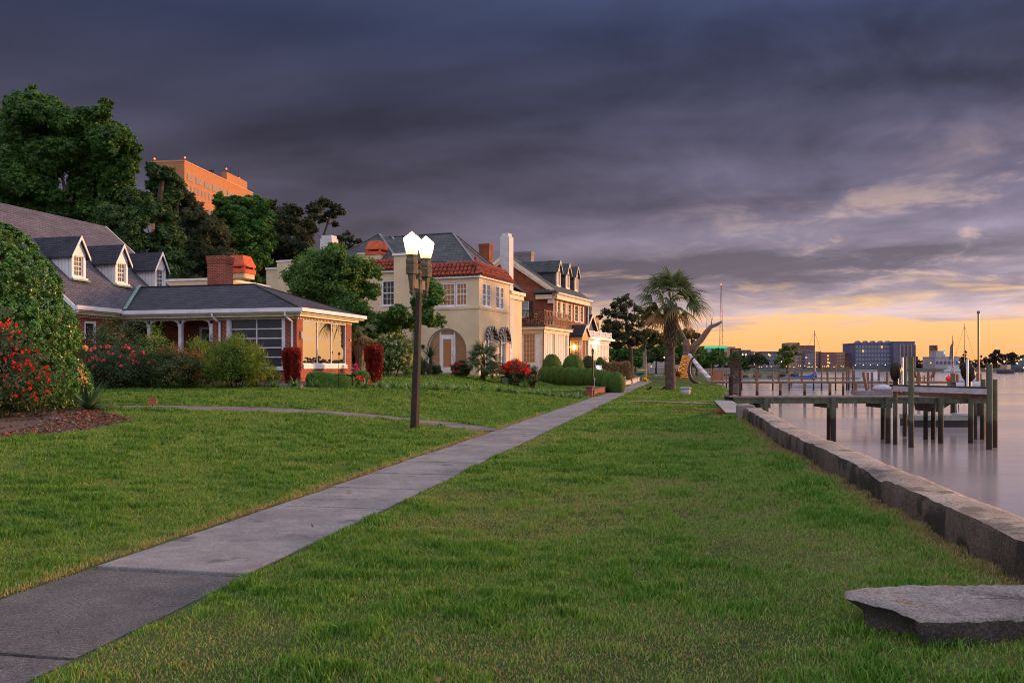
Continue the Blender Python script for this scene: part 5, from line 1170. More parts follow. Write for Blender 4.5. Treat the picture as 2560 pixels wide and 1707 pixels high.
def hedge(name, label, pts, w_, h_, lm, n, leaf=.05, round_=.3, group=None, cat='hedge', wob=.03, basez=None):
    "clipped hedge along ground points"
    pts = [Vector((p[0], p[1], 0)) for p in pts]; c = pts[0]; z0 = gz(c.x, c.y)
    t_ = thing(name, label, cat, (c.x, c.y, z0), 0, group)
    seg = [(b-a).length for a, b in zip(pts[:-1], pts[1:])]; tot = sum(seg)
    s_ = rs.uniform(0, tot, n); cum = np.concatenate([[0], np.cumsum(seg)]); i = np.clip(np.searchsorted(cum, s_)-1, 0, len(seg)-1)
    A = np.array([(p.x, p.y) for p in pts]); d = (A[1:]-A[:-1])/np.array(seg)[:, None]
    xy = A[i]+d[i]*(s_-cum[i])[:, None]; nrm = np.stack([d[i][:, 1], -d[i][:, 0]], -1)
    # rounded box cross section
    u = rs.uniform(-1, 1, n); per = h_*2+w_; q = rs.uniform(0, per, n)
    x = np.where(q < h_, -w_/2, np.where(q < h_+w_, q-h_-w_/2, w_/2)); z = np.where(q < h_, q, np.where(q < h_+w_, h_, per-q))
    e = np.minimum(s_, tot-s_); endf = np.sqrt(np.clip(1-(1-np.clip(e/(w_*.5), 0, 1))**2, .0, 1)) 
    rr = round_*min(w_, h_); ex = np.clip((np.abs(x)-(w_/2-rr))/rr, 0, 1); ez = np.clip((z-(h_-rr))/rr, 0, 1); sh = np.sqrt(ex**2+ez**2); k = np.where((ex > 0) & (ez > 0) & (sh > 1), 1/np.maximum(sh, 1), 1)
    x = np.sign(x)*((np.abs(x) > w_/2-rr)*(w_/2-rr+ex*k*rr)+(np.abs(x) <= w_/2-rr)*np.abs(x)); z = np.where(z > h_-rr, h_-rr+ez*k*rr, z)
    x *= (.35+.65*endf); z = z*(.72+.28*endf)
    wb = 1+wob*(np.sin(s_*5)+np.sin(s_*2.3+1)); P = np.stack([xy[:, 0]-c.x+nrm[:, 0]*x*wb, xy[:, 1]-c.y+nrm[:, 1]*x*wb, z*wb+rs.normal(0, .012, n)], -1)
    P[:, 2] += G(xy[:, 0], xy[:, 1])-z0
    D = np.stack([nrm[:, 0]*x/w_*2, nrm[:, 1]*x/w_*2, (z > h_*.85)*1.0+.2], -1)
    V, Q, C = leaf_quads(P, D, leaf, .6, 0, np.clip(.5+.25*vnoise(xy[:, 0]*3, xy[:, 1]*3+z*3, 1.3)-.12+rs.normal(0, .18, n), 0, 1), .8, .8); npmesh('foliage', V, Q, lm, t_, C)
    m = MB()
    for a, b in zip(pts[:-1], pts[1:]):
        dd = (b-a).normalized()*w_*.12; za = gz(a.x, a.y)-z0; a2 = a+dd-c; b2 = b-dd-c
        m.bar((a2.x, a2.y, za+h_*.44), (b2.x, b2.y, za+h_*.44), w_*.86, h_*.84)
    m.build('stems', COREM, t_); return t_  # solid bar added inside the hedge so light cannot pass through
hedge('box_hedge', 'long clipped box hedge under the sunset picture window', [at(768, 0, 31.2), at(885, 0, 31.8)], .8, .50, L_BOX, 14000, .055)
hedge('box_hedge', 'short clipped box hedge at the far end of the picture window', [at(884, 0, 33.6), at(919, 0, 34.0)], .8, .50, L_BOX, 5200, .055)
hedge('box_hedge', 'stub of clipped hedge behind the crimson bush right of the window', [at(912, 0, 36.2), at(928, 0, 36.4)], .6, .45, L_BOX, 1200, .05)
px_shrub('round_boxwood', 'small round boxwood with yellow lilies before it, below the screened window', 682, 19, 917, 955, 31.4, .05, L_BOX, 2600, ry=.3, lump=.03, tuft=.1)
px_shrub('yellow_lilies', 'clump of orange yellow lilies in front of the small round boxwood', 672, 9, 926, 957, 30.7, .12, L_LILY, 300, ry=.15, spike=1.5, aspect=.15, flowers=F_YEL, fl_n=9, fl_size=.13, solid=.3, cat='flowers')
px_shrub('ligustrum_bush', 'broad dark green bush flecked with cream blossom between crimson bush and lamp post', 975, 56, 838, 948, 42.5, .095, L_OAK, 11000, ry=1.0, flowers=F_CREAM, fl_n=160, fl_size=.13, tuft=.25, lump=.2)
px_shrub('low_shrub', 'dark low shrub between the lamp post and villa entrance', 1040, 30, 892, 944, 46, .11, L_YUC, 2200, ry=.5, spike=.6)
px_shrub('low_shrub', 'dark leafy shrub at the foot of the villa entrance steps', 1085, 20, 908, 942, 48, .10, L_CEDAR, 1400, ry=.5)
px_shrub('azalea_bush', 'dark red flowering bush between the villa door and small palm', 1152, 22, 903, 944, 48, .09, L_ROSE, 2600, ry=.5, flowers=F_RED, fl_n=22, fl_size=.10, group='red flowering bushes')
px_shrub('azalea_bush', 'bright red flowering bush right of the small palm', 1288, 36, 906, 944, 48.5, .09, L_ROSE, 5000, ry=.7, flowers=F_RED, fl_n=190, fl_size=.12, group='red flowering bushes', fl_pos=lambda d: d[:, 2] > .1, lump=.25)
px_shrub('grassy_bush', 'grey green bush at the right end of the red flowers by the villa', 1332, 18, 916, 946, 49, .12, L_YUC, 1200, ry=.4, spike=.8, aspect=.2)
px_shrub('azalea_bush', 'small red flowers behind the wavy hedge under the sunroom', 1392, 11, 908, 926, 60, .1, L_ROSE, 700, ry=.3, flowers=F_RED, fl_n=45, fl_size=.13, group='red flowering bushes')
px_shrub('bedding_plants', 'low red and green bedding in front of the box hedge', 790, 26, 938, 956, 31.3, .07, L_ROSE, 1100, ry=.25, flowers=F_RED, fl_n=9, fl_size=.07, cat='flowers')
px_shrub('bedding_plants', 'low red bedding beside the free standing crimson bush', 905, 22, 944, 957, 33, .07, L_ROSE, 900, ry=.25, flowers=F_RED, fl_n=16, fl_size=.08, cat='flowers')
px_shrub('bedding_plants', 'pink and purple flowers at the far corner of the brick wing', 888, 7, 912, 930, 37, .07, L_ROSE, 300, ry=.15, flowers=flowermat('magenta_petals', (.5, .05, .3), (.8, .1, .25)), fl_n=14, fl_size=.1, cat='flowers')
for lab, px, rp, tp, bt, Yd, lm_ in [('dark ball shaped shrub nearest the sunroom front', 1380, 27, 883, 922, 59, L_BOX), ('large ball shaped shrub in front of the sunroom side windows', 1433, 31, 885, 926, 60, L_BOX), ('amber tinted barrel shaped shrub behind the garden lantern', 1471, 20, 887, 930, 63, L_BROWN)]:
    px_shrub('ball_topiary', lab, px, rp*.95, tp+2, bt+6, Yd, .06, lm_, 7000, lump=.01, tuft=.02, inner=.97, solid=1.09, corem=CLIP if lm_ is L_BOX else None, stem=False, cat='shrub', group='clipped balls by the brick house')
WH = [(1358, 58.5, 930), (1395, 57.5, 916), (1432, 56.5, 919), (1475, 55.5, 921), (1515, 54, 923), (1548, 53, 929)]
lob = []; g0 = ground_at(1358, 58.5)
for px, Yd, tp in [(1364, 58.5, 914), (1382, 58.3, 913.5), (1400, 58, 915), (1416, 57.6, 917), (1432, 57, 916), (1448, 56.8, 917.5), (1462, 56.5, 918.5), (1478, 56, 918.5), (1492, 55.5, 922), (1507, 55, 923.5), (1522, 54.5, 926), (1542, 53.8, 928)]:
    p = ground_at(px, Yd); h_ = EYE-(tp-HY)*Yd/F-p.z; lob.append(((p.x-g0.x, p.y-g0.y, p.z-g0.z+h_*.40), (.56, .6, h_*.6)))
shrub('wavy_hedge', 'long wavy clipped hedge in front of the ball shrubs', g0, (1, 1, 1), .06, L_BOX, 26000, lobes=lob, lump=.01, tuft=.02, inner=.97, solid=1.09, corem=CLIP, stem=False, cat='hedge')
hedge('photinia_hedge', 'tall brown tinged hedge right of the parked white car', [at(1496, 0, 80), at(1545, 0, 80.5), at(1576, 0, 81)], 1.3, 1.75, L_BROWN, 7000, .13, .35)
px_shrub('low_shrub', 'green shrub below the lit porch of the brick house', 1424, 13, 879, 905, 71, .11, L_OAK, 900, ry=.6)
px_shrub('low_shrub', 'green shrub leaning on the white sunporch', 1500, 17, 883, 912, 80, .12, L_OAK, 1300, ry=.7)
px_shrub('golden_hedge', 'yellow green shrub behind the brown tinged hedge', 1527, 10, 897, 915, 84, .12, L_LIME, 600, ry=.4)
px_shrub('low_shrub', 'red leaved low shrub left of the light wrapped trunk', 1695, 9, 929, 945, 99, .13, L_BARB, 400, ry=.4, snap=False)
px_shrub('low_shrub', 'bright green low shrub behind the light wrapped trunk', 1694, 8, 925, 938, 106, .13, L_LIME, 500, ry=.5, snap=False)
# strap leaved plants
def strap_plant(name, label, c, n, L_, w_, lm, group=None, cat='plant', arch=.6, up=(.5, 1.2), seg=4, trunk=None, parent=None, z0=0.0):
    V, Q, C = [], [], []
    for i in range(n):
        a = random.uniform(0, 6.28); e = random.uniform(*up); l = L_*random.uniform(.6, 1.1); d = np.array([cos(a)*cos(e), sin(a)*cos(e), sin(e)]); s = np.array([-sin(a), cos(a), 0])*w_/2; o = len(V); p = np.array([cos(a)*.03, sin(a)*.03, z0])
        cval = min(1, max(0, random.gauss(.5, .25)))
        for j in range(seg+1):
            t = j/seg; ww = s*(1-t**2)*(1 if j else .7)+s*.04; V += [tuple(p-ww), tuple(p+ww)]; C += [cval]*2
            p = p+d*l/seg; d = d+np.array([0, 0, -arch/seg*1.6]); d = d/np.linalg.norm(d)
        for j in range(seg): Q.append((o+2*j, o+2*j+1, o+2*j+3, o+2*j+2))
    if parent is None:
        return tag(place(npmesh(name, np.array(V), np.array(Q), lm, None, np.array(C)), c), label, cat, group)
    return npmesh(name, np.array(V), np.array(Q), lm, parent, np.array(C))
def place(o, c): o.location = c; return o
tufts = [(640+x/5.113, 880+y/5.113) for x, y in [(230, 450), (490, 445), (740, 445), (860, 440), (950, 442), (1050, 438), (1170, 448), (1235, 445), (1395, 460), (1590, 460), (1770, 465), (1940, 470), (2145, 478), (2290, 480)]]
tufts += [(860+x/3.565, 540+y/3.565) for x, y in [(820, 1545), (920, 1545), (1000, 1550), (1105, 1555), (1235, 1550), (1385, 1560)]]
tufts += [(1240+x/3.919, 600+y/3.919) for x, y in [(130, 1495), (185, 1498), (335, 1505), (410, 1510), (480, 1520), (550, 1530), (640, 1535), (720, 1540), (780, 1545), (815, 1550)]]
random.seed(12)
for i, (px, py) in enumerate(tufts):
    g = gpix(px, py+2)
    strap_plant('lilyturf_tuft', 'pale edged grassy tuft in the row across the upper lawn', g, 60, .50, .034, L_LILY, 'grassy tufts in a row along the upper lawn', 'plant', 1.1, (.7, 1.4))
# iris by the big shrub
g = ground_at(222, 21.0); t_ = thing('iris_clump', 'iris clump with arching leaves and withered peach flowers beside the huge evergreen', 'plant', g)
strap_plant('leaf_blades', None, None, 60, .95, .055, L_YUC, None, None, .7, (.35, 1.25), 5, None, t_)
for i, (dx, dz) in enumerate([(-.02, 1.55), (-.12, .95), (-.05, .75)]):
    m = MB(); m.tube([(dx*.3, -.1, 0), (dx, -.15, dz)], .012, 5); so_ = m.build('flower_stalk', L_YUC, t_)
    c_ = np.array([(dx, -.15, dz)]); P = np.repeat(c_, 26, 0)+rs.normal(0, (.06 if i == 0 else .09), (26, 3))*np.array([.45, .45, 1.3 if i else .5]); V, Q, C = leaf_quads(P, np.tile([0, 0, 1.], (26, 1)), .075, .7, 0, None, 1.0); npmesh('iris_flower', V, Q, F_PEACH, so_, C)
# yucca and spiky plants at the villa
g = ground_at(1075, 47); t_ = thing('yucca_plant', 'tall spiky yucca left of the villa entrance', 'plant', g)
m = MB(); m.tube([(0, 0, 0), (.05, 0, 1.0)], [.1, .08], 8); m.build('stem', BARKD, t_); strap_plant('leaf_blades', None, None, 110, .85, .055, L_YUC, None, None, .25, (-.4, 1.5), 3, None, t_, 1.0)
g = ground_at(1052, 45.5); strap_plant('spiky_grass', 'round mound of spiky leaves just right of the lamp post', g, 130, 1.0, .04, L_YUC, None, 'plant', .4, (.05, 1.4), 3)
g = ground_at(1312, 47.8); strap_plant('pale_grass', 'pale strappy plant spilling from the bright red bush', g, 40, .8, .04, L_LILY, None, 'plant', .9, (.6, 1.3), 4)
# ------------------------------------------------------------------ palms
def fan_fronds(parent, c, n, pet, blade, nb, col, elev, name='fronds', droopk=.5, width=.055):
    V, Q, C = [], [], []
    for i in range(n):
        u = (i+random.random())/n; a = i*2.399963+random.uniform(-.4, .4); el = elev(u); cv = col(u)
        d = Vector((cos(a)*cos(el), sin(a)*cos(el), sin(el))); side = Vector((-sin(a), cos(a), 0)); nrm = side.cross(d)*-1
        ro = random.uniform(-.7, .7); side, nrm = side*cos(ro)+nrm*sin(ro), nrm*cos(ro)-side*sin(ro)
        p0 = Vector(c)+Vector((0, 0, random.uniform(-.25, .2))); tip = p0+d*pet*random.uniform(.75, 1.15)+Vector((0, 0, -droopk*pet*.2)); o = len(V)
        s = side*.03; V += [tuple(p0-s), tuple(p0+s), tuple(tip+s*.6), tuple(tip-s*.6)]; Q.append((o, o+1, o+2, o+3)); C += [cv-.1]*4
        d2 = (d+Vector((0, 0, -.35*droopk))).normalized()
        for k in range(nb):
            q = (k/(nb-1)-.5)*2.9; l = blade*(1-.3*(abs(q)/1.45)**2)*random.uniform(.8, 1.1)
            dd = (d2*cos(q)+side*sin(q)-nrm*.45*abs(sin(q))).normalized(); wv = (side*cos(q)-d2*sin(q)).normalized()*width*.5
            p1 = tip+dd*l*.55+Vector((0, 0, -l*droopk*.08)); p2 = tip+dd*l+Vector((0, 0, -l*droopk*random.uniform(.35, .8))); o = len(V)
            V += [tuple(tip-wv*.5), tuple(tip+wv*.5), tuple(p1+wv), tuple(p1-wv)]; Q.append((o, o+1, o+2, o+3))
            V += [tuple(p1-wv), tuple(p1+wv), tuple(p2+wv*.1), tuple(p2-wv*.1)]; Q.append((o+4, o+5, o+6, o+7)); C += [cv+random.uniform(-.1, .1)]*8
    return npmesh(name, np.array(V), np.array(Q), L_PALM, parent, np.clip(np.array(C), 0, 1))
random.seed(33)
pb = ground_at(1676, 58.8); PT = 58.8
t_ = thing('palm_tree', 'tall cabbage palm with drooping fan fronds standing on the lawn strip', 'tree', pb)
kz = PT/F; zq = lambda py: EYE-(py-HY)*kz-pb.z
m = MB(); prof = [(.40, -.1), (.36, .15), (.335, 1.2), (.30, 2.4), (.285, zq(878)), (.30, zq(868)), (.32, zq(840)), (.31, zq(800)), (.28, zq(772)), (.2, zq(755))]
m.lathe(prof, n=16)
PBK = mat('palm_bark', (.085, .058, .045), .9, .45, 3, .8, 9); m.build('trunk', PBK, t_, True)
m = MB()                                      # old leaf bases on the upper trunk
for i in range(120):
    z = zq(870)+(zq(765)-zq(870))*i/120; a = i*2.4; r = .30
    p = Vector((cos(a)*r, sin(a)*r, z)); q = p+Vector((cos(a+.25)*.13, sin(a+.25)*.13, .34)); m.tube([p, (p+q)/2+Vector((cos(a)*.06, sin(a)*.06, 0)), q], [.075, .06, .012], 5)
m.build('boots', mat('palm_boots', (.15, .095, .07), .9, .4, 4), t_)
top = (0.02, 0, zq(752))
fan_fronds(t_, top, 46, 1.5, 1.45, 20, lambda u: .75+random.uniform(-.15, .15) if u < .74 else (.42 if u < .86 else .15), lambda u: 1.45-2.15*u, 'fronds', .5, .085)
# small palms at the villa
g = ground_at(1207, 47.5); t_ = thing('fan_palm', 'small bushy fan palm at the corner of the cream villa', 'palm', g)
m = MB(); m.tube([(0, 0, -.1), (.03, 0, 1.15)], [.14, .11], 9); m.build('trunk', BARKD, t_); fan_fronds(t_, (.03, 0, 1.15), 40, .6, .75, 16, lambda u: .8+random.uniform(-.12, .15), lambda u: 1.4-1.7*u, 'fronds', .3, .05)
fan_fronds(t_, (.55, -.1, .35), 22, .45, .55, 14, lambda u: .8, lambda u: 1.4-1.3*u, 'offshoot_fronds', .3, .05)
g = ground_at(897, 38.5); t_ = thing('windmill_palm', 'shaggy trunked small palm half hidden behind the wing and dogwood', 'palm', g)
m = MB(); m.tube([(0, 0, -.1), (.06, 0, 1.3), (.1, 0, 2.0)], [.17, .2, .15], 9); m.build('trunk', mat('shaggy_bark', (.13, .09, .055), .95, .5, 6, .8, 10), t_); fan_fronds(t_, (.1, 0, 2.0), 16, .4, .5, 12, lambda u: .2 if u > .5 else .6, lambda u: 1.2-2.4*u, 'fronds', .5, .05)
# ------------------------------------------------------------------ bare tree wrapped in lights
DT = 104.0; kd = DT/F; bt = at(1707, 943, DT)
t_ = thing('bare_tree', 'leafless cut back tree with a big slanting limb, trunk wrapped in yellow lights', 'tree', bt)
Z = lambda x, y: at(1480+x/4.126, 640+y/4.126, DT)-bt
DB = mat('bleached_bark', (.155, .095, .068), .9, .35, 4, .6, 10)
m = MB(); random.seed(2)
m.tube([Z(930, 1275), Z(945, 1200), Z(965, 1100), Z(978, 1020), Z(975, 930), Z(965, 860)], [.75, .62, .52, .5, .46, .4], 12)
m.tube([Z(985, 1010), Z(1050, 930), Z(1120, 870), Z(1185, 780), Z(1225, 730), Z(1290, 705), Z(1342, 678)], [.42, .42, .38, .33, .27, .2, .13], 10)
m.tube([Z(1000, 1040), Z(1060, 965), Z(1120, 870)], [.3, .25, .2], 8)
m.tube([Z(960, 880), Z(925, 800), Z(885, 745), Z(850, 725), Z(725, 680), Z(600, 618)], [.32, .26, .22, .2, .17, .1], 8)
m.tube([Z(935, 820), Z(885, 700), Z(860, 665)], [.2, .15, .08], 8); m.tube([Z(880, 700), Z(885, 650), Z(905, 608)], [.1, .08, .03], 6)
for a, b in (((1225, 730), (1215, 590)), ((1225, 730), (1255, 600)), ((1180, 790), (1175, 650)), ((1090, 850), (1085, 735)), ((1240, 725), (1228, 640)), ((860, 665), (845, 600))): limb(m, Z(*a), Z(*b), .045, .012, .1, 4, 5)
m.build('trunk', DB, t_, True)
sg = thing('string_lights', 'yellow rope of lights wound round the bare tree trunk', 'lights', bt)
wire = MB(); pts = []
for i in range(1100):
    u = i/1100; yy = 1262-240*u; cx = 930+50*u; c = Z(cx, yy); r = .74-.2*u
    a = u*2*pi*12+.3*sin(u*40); pts.append(Vector((c.x+cos(a)*r, c.y+sin(a)*r, c.z+.035*sin(i*.31)+.03*sin(i*.83))))
wire.tube(pts, .02, 5); wire.build('light_rope', glow('light_rope_glow', (1, .36, .03), 1.4), sg)
n = 5200; u = rs.uniform(0, 1, (n, 2)); k_ = rs.integers(0, len(bedp)-1, n); BX = np.array([(p.x, p.y) for p in bedp]); c_ = np.array([bc.x, bc.y]); XY = c_+(BX[k_]-c_)*np.sqrt(u[:, :1])
P = np.stack([XY[:, 0], XY[:, 1], G(XY[:, 0], XY[:, 1])+.03], -1); V, Q, C = leaf_quads(P, np.tile([1., .3, 0], (n, 1)), .085, .3, 0, None, .5)
tag(npmesh('bark_chips', V, Q, leafmat('bark_chip', [(0, (.05, .028, .02)), (.5, (.14, .075, .05)), (.85, (.26, .15, .10)), (1, (.34, .24, .18))], 0), None, C), kind='stuff')
n = 26; i_ = rs.integers(0, len(XY), n); V, Q, C = leaf_quads(P[i_]+np.array([0, 0, .02]), np.tile([1., .3, 0], (n, 1)), .055, .8, 0, None, .4); tag(npmesh('fallen_petals', V, Q, F_RED, None, C), kind='stuff')
n = 70; yy_ = rs.uniform(4.2, 20, n); XY = np.stack([np.minimum(rs.uniform(-.6, .6, n)*yy_, shore(yy_)-.8), yy_], -1); P = np.stack([XY[:, 0], XY[:, 1], G(XY[:, 0], XY[:, 1])+.05], -1); V, Q, C = leaf_quads(P, np.tile([1., 0, 0], (n, 1)), .04, .45, 0, None, .6); tag(npmesh('fallen_leaves', V, Q, leafmat('dry_leaf', [(0, (.16, .06, .025)), (1, (.34, .17, .07))], .2), None, C), kind='stuff')
# ------------------------------------------------------------------ seawall
SW = conc('seawall_concrete', (.20, .16, .135), (.33, .275, .235), .6, 40, ((.10, .08, .068), 1.6, .58))  # top colour warmed to carry the orange evening light
def wall_in(y): return float(shore(y))-.47
V, Q = [], []
yy = np.arange(-6, 24.75, .12); prof = [(-.02, -.5), (-.012, .0), (-.006, .2), (0, .36), (.022, .405), (.12, .415), (.25, .415), (.38, .41), (.455, .40), (.475, .36), (.49, -.6), (.52, -2.6)]
for y in yy:
    seg = math.floor((y+.4)/2.35); off = (_h[seg % 64, 7]-.5)*.014; j = abs((y+.4)/2.35-round((y+.4)/2.35)) < .012
    for k, (u, z) in enumerate(prof):
        n_ = (vnoise(y, u*3+z*2+3, 3.1)-.5)*.05+(vnoise(y*1.0, z*3, 9)-.5)*.022
        chip = -.06*float(sstep(vnoise(y, 5, 1.7), .68, .85)) if k in (3, 4) else 0
        V.append((wall_in(y)+u+(off if k < 4 else off*.5)+n_*(.6 if k < 5 else .25)-(-.012 if j else 0), y, z+(n_*.35 if 3 < k < 9 else 0)+chip+(vnoise(y, 1, .25)-.5)*.05))
n = len(prof)
for i in range(len(yy)-1):
    for k in range(n-1): Q.append((i*n+k, i*n+k+1, (i+1)*n+k+1, (i+1)*n+k))
t_ = thing('seawall', 'weathered low concrete seawall running along the water from the right edge', 'wall', (0, 0, 0))
Qn = np.array(Q).reshape(-1, n-1, 4); SWD = conc('grimy_shaded_concrete', (.050, .038, .031), (.11, .083, .068), .6, 40, ((.022, .019, .017), 1.4, .5))  # same concrete as the top, darkened for shade as well as grime
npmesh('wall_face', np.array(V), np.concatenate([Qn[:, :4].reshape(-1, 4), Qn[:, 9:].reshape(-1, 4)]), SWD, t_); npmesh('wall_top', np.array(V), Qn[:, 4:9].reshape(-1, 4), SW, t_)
for i, (x, y, sx, sy, h_, lab) in enumerate([(6.88, 25.15, .5, .55, .50, 'square weathered concrete block closing the far end of the seawall'), (7.28, 26.6, .40, 1.5, .40, 'rough stone kerb beyond the end block of the seawall'), (7.65, 25.6, .35, .5, .25, 'small broken concrete block on the water side of the seawall end')]):
    m = MB(); m.box(-sx/2, sx/2, -sy/2, sy/2, -.9, h_); o = m.build('concrete_block', conc('lichen_concrete', (.16, .14, .125), (.26, .235, .21), .5, 40, ((.20, .11, .035), 2.2, .56)) if i == 0 else bpy.data.materials['lichen_concrete'])
    o.location = (x, y, 0); o.rotation_euler = (0, 0, -.18); b_ = o.modifiers.new('b', 'BEVEL'); b_.width = .05; b_.segments = 2; tag(o, lab, 'block')
def rock(name, label, c, r, m_, cat='stone', group=None, seed=0, flat=.7):
    g = np.random.default_rng(seed); m = MB(); m.ball((0, 0, 0), 1, 14, 9); V = np.array(m.v); a, b = g.uniform(0, 6, 2)
    k = 1+.12*np.sin(V[:, 0]*3+a)+.1*np.sin(V[:, 1]*4+b)+.08*np.sin(V[:, 2]*5+a*b); V = V*k[:, None]; V = np.sign(V)*np.abs(V)**.75*np.array(r); m.v = [tuple(p) for p in V]
    o = m.build(name, m_, None, False); o.location = c; o.rotation_euler = (0, 0, a); return tag(o, label, cat, group)
ROCK = conc('grey_stone', (.13, .125, .13), (.26, .24, .235), .4, 25)
p = gpix(1823, 996); rock('boulder', 'squat grey boulder by the dock gate on the pale paving', (p.x, p.y, p.z+.12), (.24, .22, .2), bpy.data.materials['lichen_concrete'], seed=4)
V, Qr = ribbon([Vector((7.35+.2*i*.5, 27.6+.5*i, 0)) for i in range(22)], .42, .35, .02, 4); V[:, 2] = .13
tag(npmesh('paving', V, Qr, conc('pale_paving', (.22, .205, .20), (.32, .295, .285))), kind='structure')
p0, p1 = gpix(1668, 1025), gpix(1812, 1029)
for i in range(14):
    u = i/13; 
    if i in (3, 6): continue
    q = p0+(p1-p0)*u; m = MB(); m.box(-.11, .11, -.06, .06, -.05, .075+random.uniform(-.015, .02)); o = m.build('edging_brick', BRICK); o.location = (q.x, q.y+random.uniform(-.04, .04), gz(q.x, q.y)); o.rotation_euler = (random.uniform(-.08, .08), 0, random.uniform(-.15, .15)); tag(o, 'loose red edging brick lying in the grass before the brick walk', 'brick', 'loose bricks in the grass by the seawall end')
# foreground slab step against the wall
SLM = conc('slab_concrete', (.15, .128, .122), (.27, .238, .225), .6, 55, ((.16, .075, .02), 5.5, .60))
out = [(2.08, 5.42), (2.12, 5.5), (2.25, 5.60), (2.6, 5.645), (3.2, 5.66), (4.2, 5.70), (4.2, 5.0), (3.4, 4.965), (2.95, 4.95), (2.6, 4.935), (2.40, 4.925), (2.32, 4.94), (2.29, 5.03), (2.25, 5.16), (2.18, 5.29), (2.11, 5.37)]
def dens_loop(pts, st):
    o = []
    for a, b in zip(pts, pts[1:]+pts[:1]):
        k = max(1, int(math.hypot(b[0]-a[0], b[1]-a[1])/st)); o += [(a[0]+(b[0]-a[0])*i/k, a[1]+(b[1]-a[1])*i/k) for i in range(k)]
    return o
loop = dens_loop(out, .035); loop = [(x-.10, y-.30) for x, y in loop]; n = len(loop); cx_, cy_ = 3.0, 4.98; V = []; rings = [(.0, .245), (.5, .245), (.8, .243), (.93, .241), (.985, .234), (1.0, .216), (.995, .15), (.985, .09), (.98, -.1)]
for f, z in rings:
    for i, (x, y) in enumerate(loop):
        nn = (vnoise(x*1.0, y, 9)-.5)*.010+(vnoise(x, y, 28)-.5)*.012; under = .10 if (x < 2.2 and z < .19) else (.04 if (x < 2.4 and z < .12) else 0)
        xx, y2 = cx_+(x-cx_)*f, cy_+(y-cy_)*f; dx, dy = x-cx_, y-cy_; L_ = math.hypot(dx, dy)
        ch = (vnoise(x*1.3, y, 7)-.4)*.035+(vnoise(x, y, 21)-.5)*.02 if f > .94 else 0
        V.append((xx-dx/L_*(ch+under)+nn*.4, y2-dy/L_*(ch+under)+nn*.4, z+nn*(1 if z > .1 else .3)))
Q = [(r_*n+i, r_*n+(i+1) % n, (r_+1)*n+(i+1) % n, (r_+1)*n+i) for r_ in range(len(rings)-1) for i in range(n)]
t_ = thing('concrete_slab', 'thick broken concrete slab lying on the grass at the lower right corner', 'slab', (0, 0, 0)); Qs = np.array(Q).reshape(-1, n, 4)
npmesh('slab_top', np.array(V), Qs[:5].reshape(-1, 4), SLM, t_); npmesh('slab_edge', np.array(V), Qs[5:].reshape(-1, 4), conc('shaded_slab_concrete', (.045, .037, .035), (.095, .08, .075), .6, 50, ((.16, .075, .02), 5.5, .62)), t_)  # edge is the top's concrete with shade put into its colour
# ------------------------------------------------------------------ twin lamp post
LY = 21.2; lb = ground_at(1036.5, LY); t_ = thing('street_lamp', 'tall old twin headed lamp post with two glowing acorn globes beside the footpath', 'lamp', lb)
IRN = mat('lamp_iron', (.035, .026, .022), .6, .35, 7, .3, 30, .2); GRN = mat('weathered_lamp_casting', (.105, .085, .055), .65, .35, 8, .4, 30)
zl = lambda py: EYE-(py-HY)*LY/F-lb.z
lean = .11
m = MB(); H_ = zl(735)
m.lathe([(.125, -.2), (.12, .05), (.116, .25), (.108, 1.0), (.09, 2.2), (.075, H_), (.0, H_)], n=8)
for i, p in enumerate(m.v): m.v[i] = (p[0]+lean*max(0, p[2])/H_, p[1], p[2])
m.build('pole', IRN, t_)
cxl = lean
m = MB(); m.lathe([(.07, zl(735)-.05), (.11, zl(732)), (.085, zl(722)), (.08, zl(705)), (.10, zl(700)), (.055, zl(695)), (.06, zl(688)), (.085, zl(684)), (.06, zl(678)), (.01, zl(674))], (cxl, 0, 0), 8); m.build('capital', GRN, t_)
for s_, (ox, oy) in enumerate(((-.135, -.36), (.135, .36))):
    c = (cxl+ox, oy, 0); zs = 0
    hd = MB(); zz_ = lambda py: zl(py)
    hd.lathe([(.012, zz_(741)), (.06, zz_(736)), (.066, zz_(731)), (.045, zz_(728)), (.062, zz_(725)), (.075, zz_(712)), (.105, zz_(692)), (.115, zz_(690)), (.15, zz_(689)), (.15, zz_(668)), (.14, zz_(666)), (.153, zz_(662)), (.155, zz_(656)), (.135, zz_(652)), (.132, zz_(647)), (.145, zz_(644)), (.14, zz_(642))], c, 8)
    ho = hd.build('lamp_holder', GRN, t_)
    a = MB(); a.bar((cxl+ox*.2, oy*.2, zl(712)), (cxl+ox*.75, oy*.75, zl(712)), .06, .22); a.build('bracket', GRN, t_)
    g = MB(); g.lathe([(.115, zz_(642)), (.137, zz_(640)), (.165, zz_(628)), (.198, zz_(612)), (.218, zz_(604)), (.205, zz_(601)), (.155, zz_(597)), (.105, zz_(593)), (.065, zz_(590)), (.035, zz_(586.5)), (.0, zz_(583))], c, 10)
    if s_ == 0:
        GLB = bpy.data.materials.new('frosted_globe'); GLB.use_nodes = True; tg = NT(GLB.node_tree); tg.n.clear(); ta = tg.n.new('ShaderNodeBsdfTranslucent'); ta.inputs[0].default_value = (.95, .84, .62, 1); og = tg.n.new('ShaderNodeOutputMaterial'); tg.l.new(ta.outputs[0], og.inputs[0])
    go_ = g.build('globe', GLB, t_, True); q = MB(); q.ball((c[0], c[1], zl(612)), (.055, .055, .09), 12, 8); q.build('bulb', glow('lamp_bulb', (1, .86, .6), 34) if s_ == 0 else bpy.data.materials['lamp_bulb'], go_)
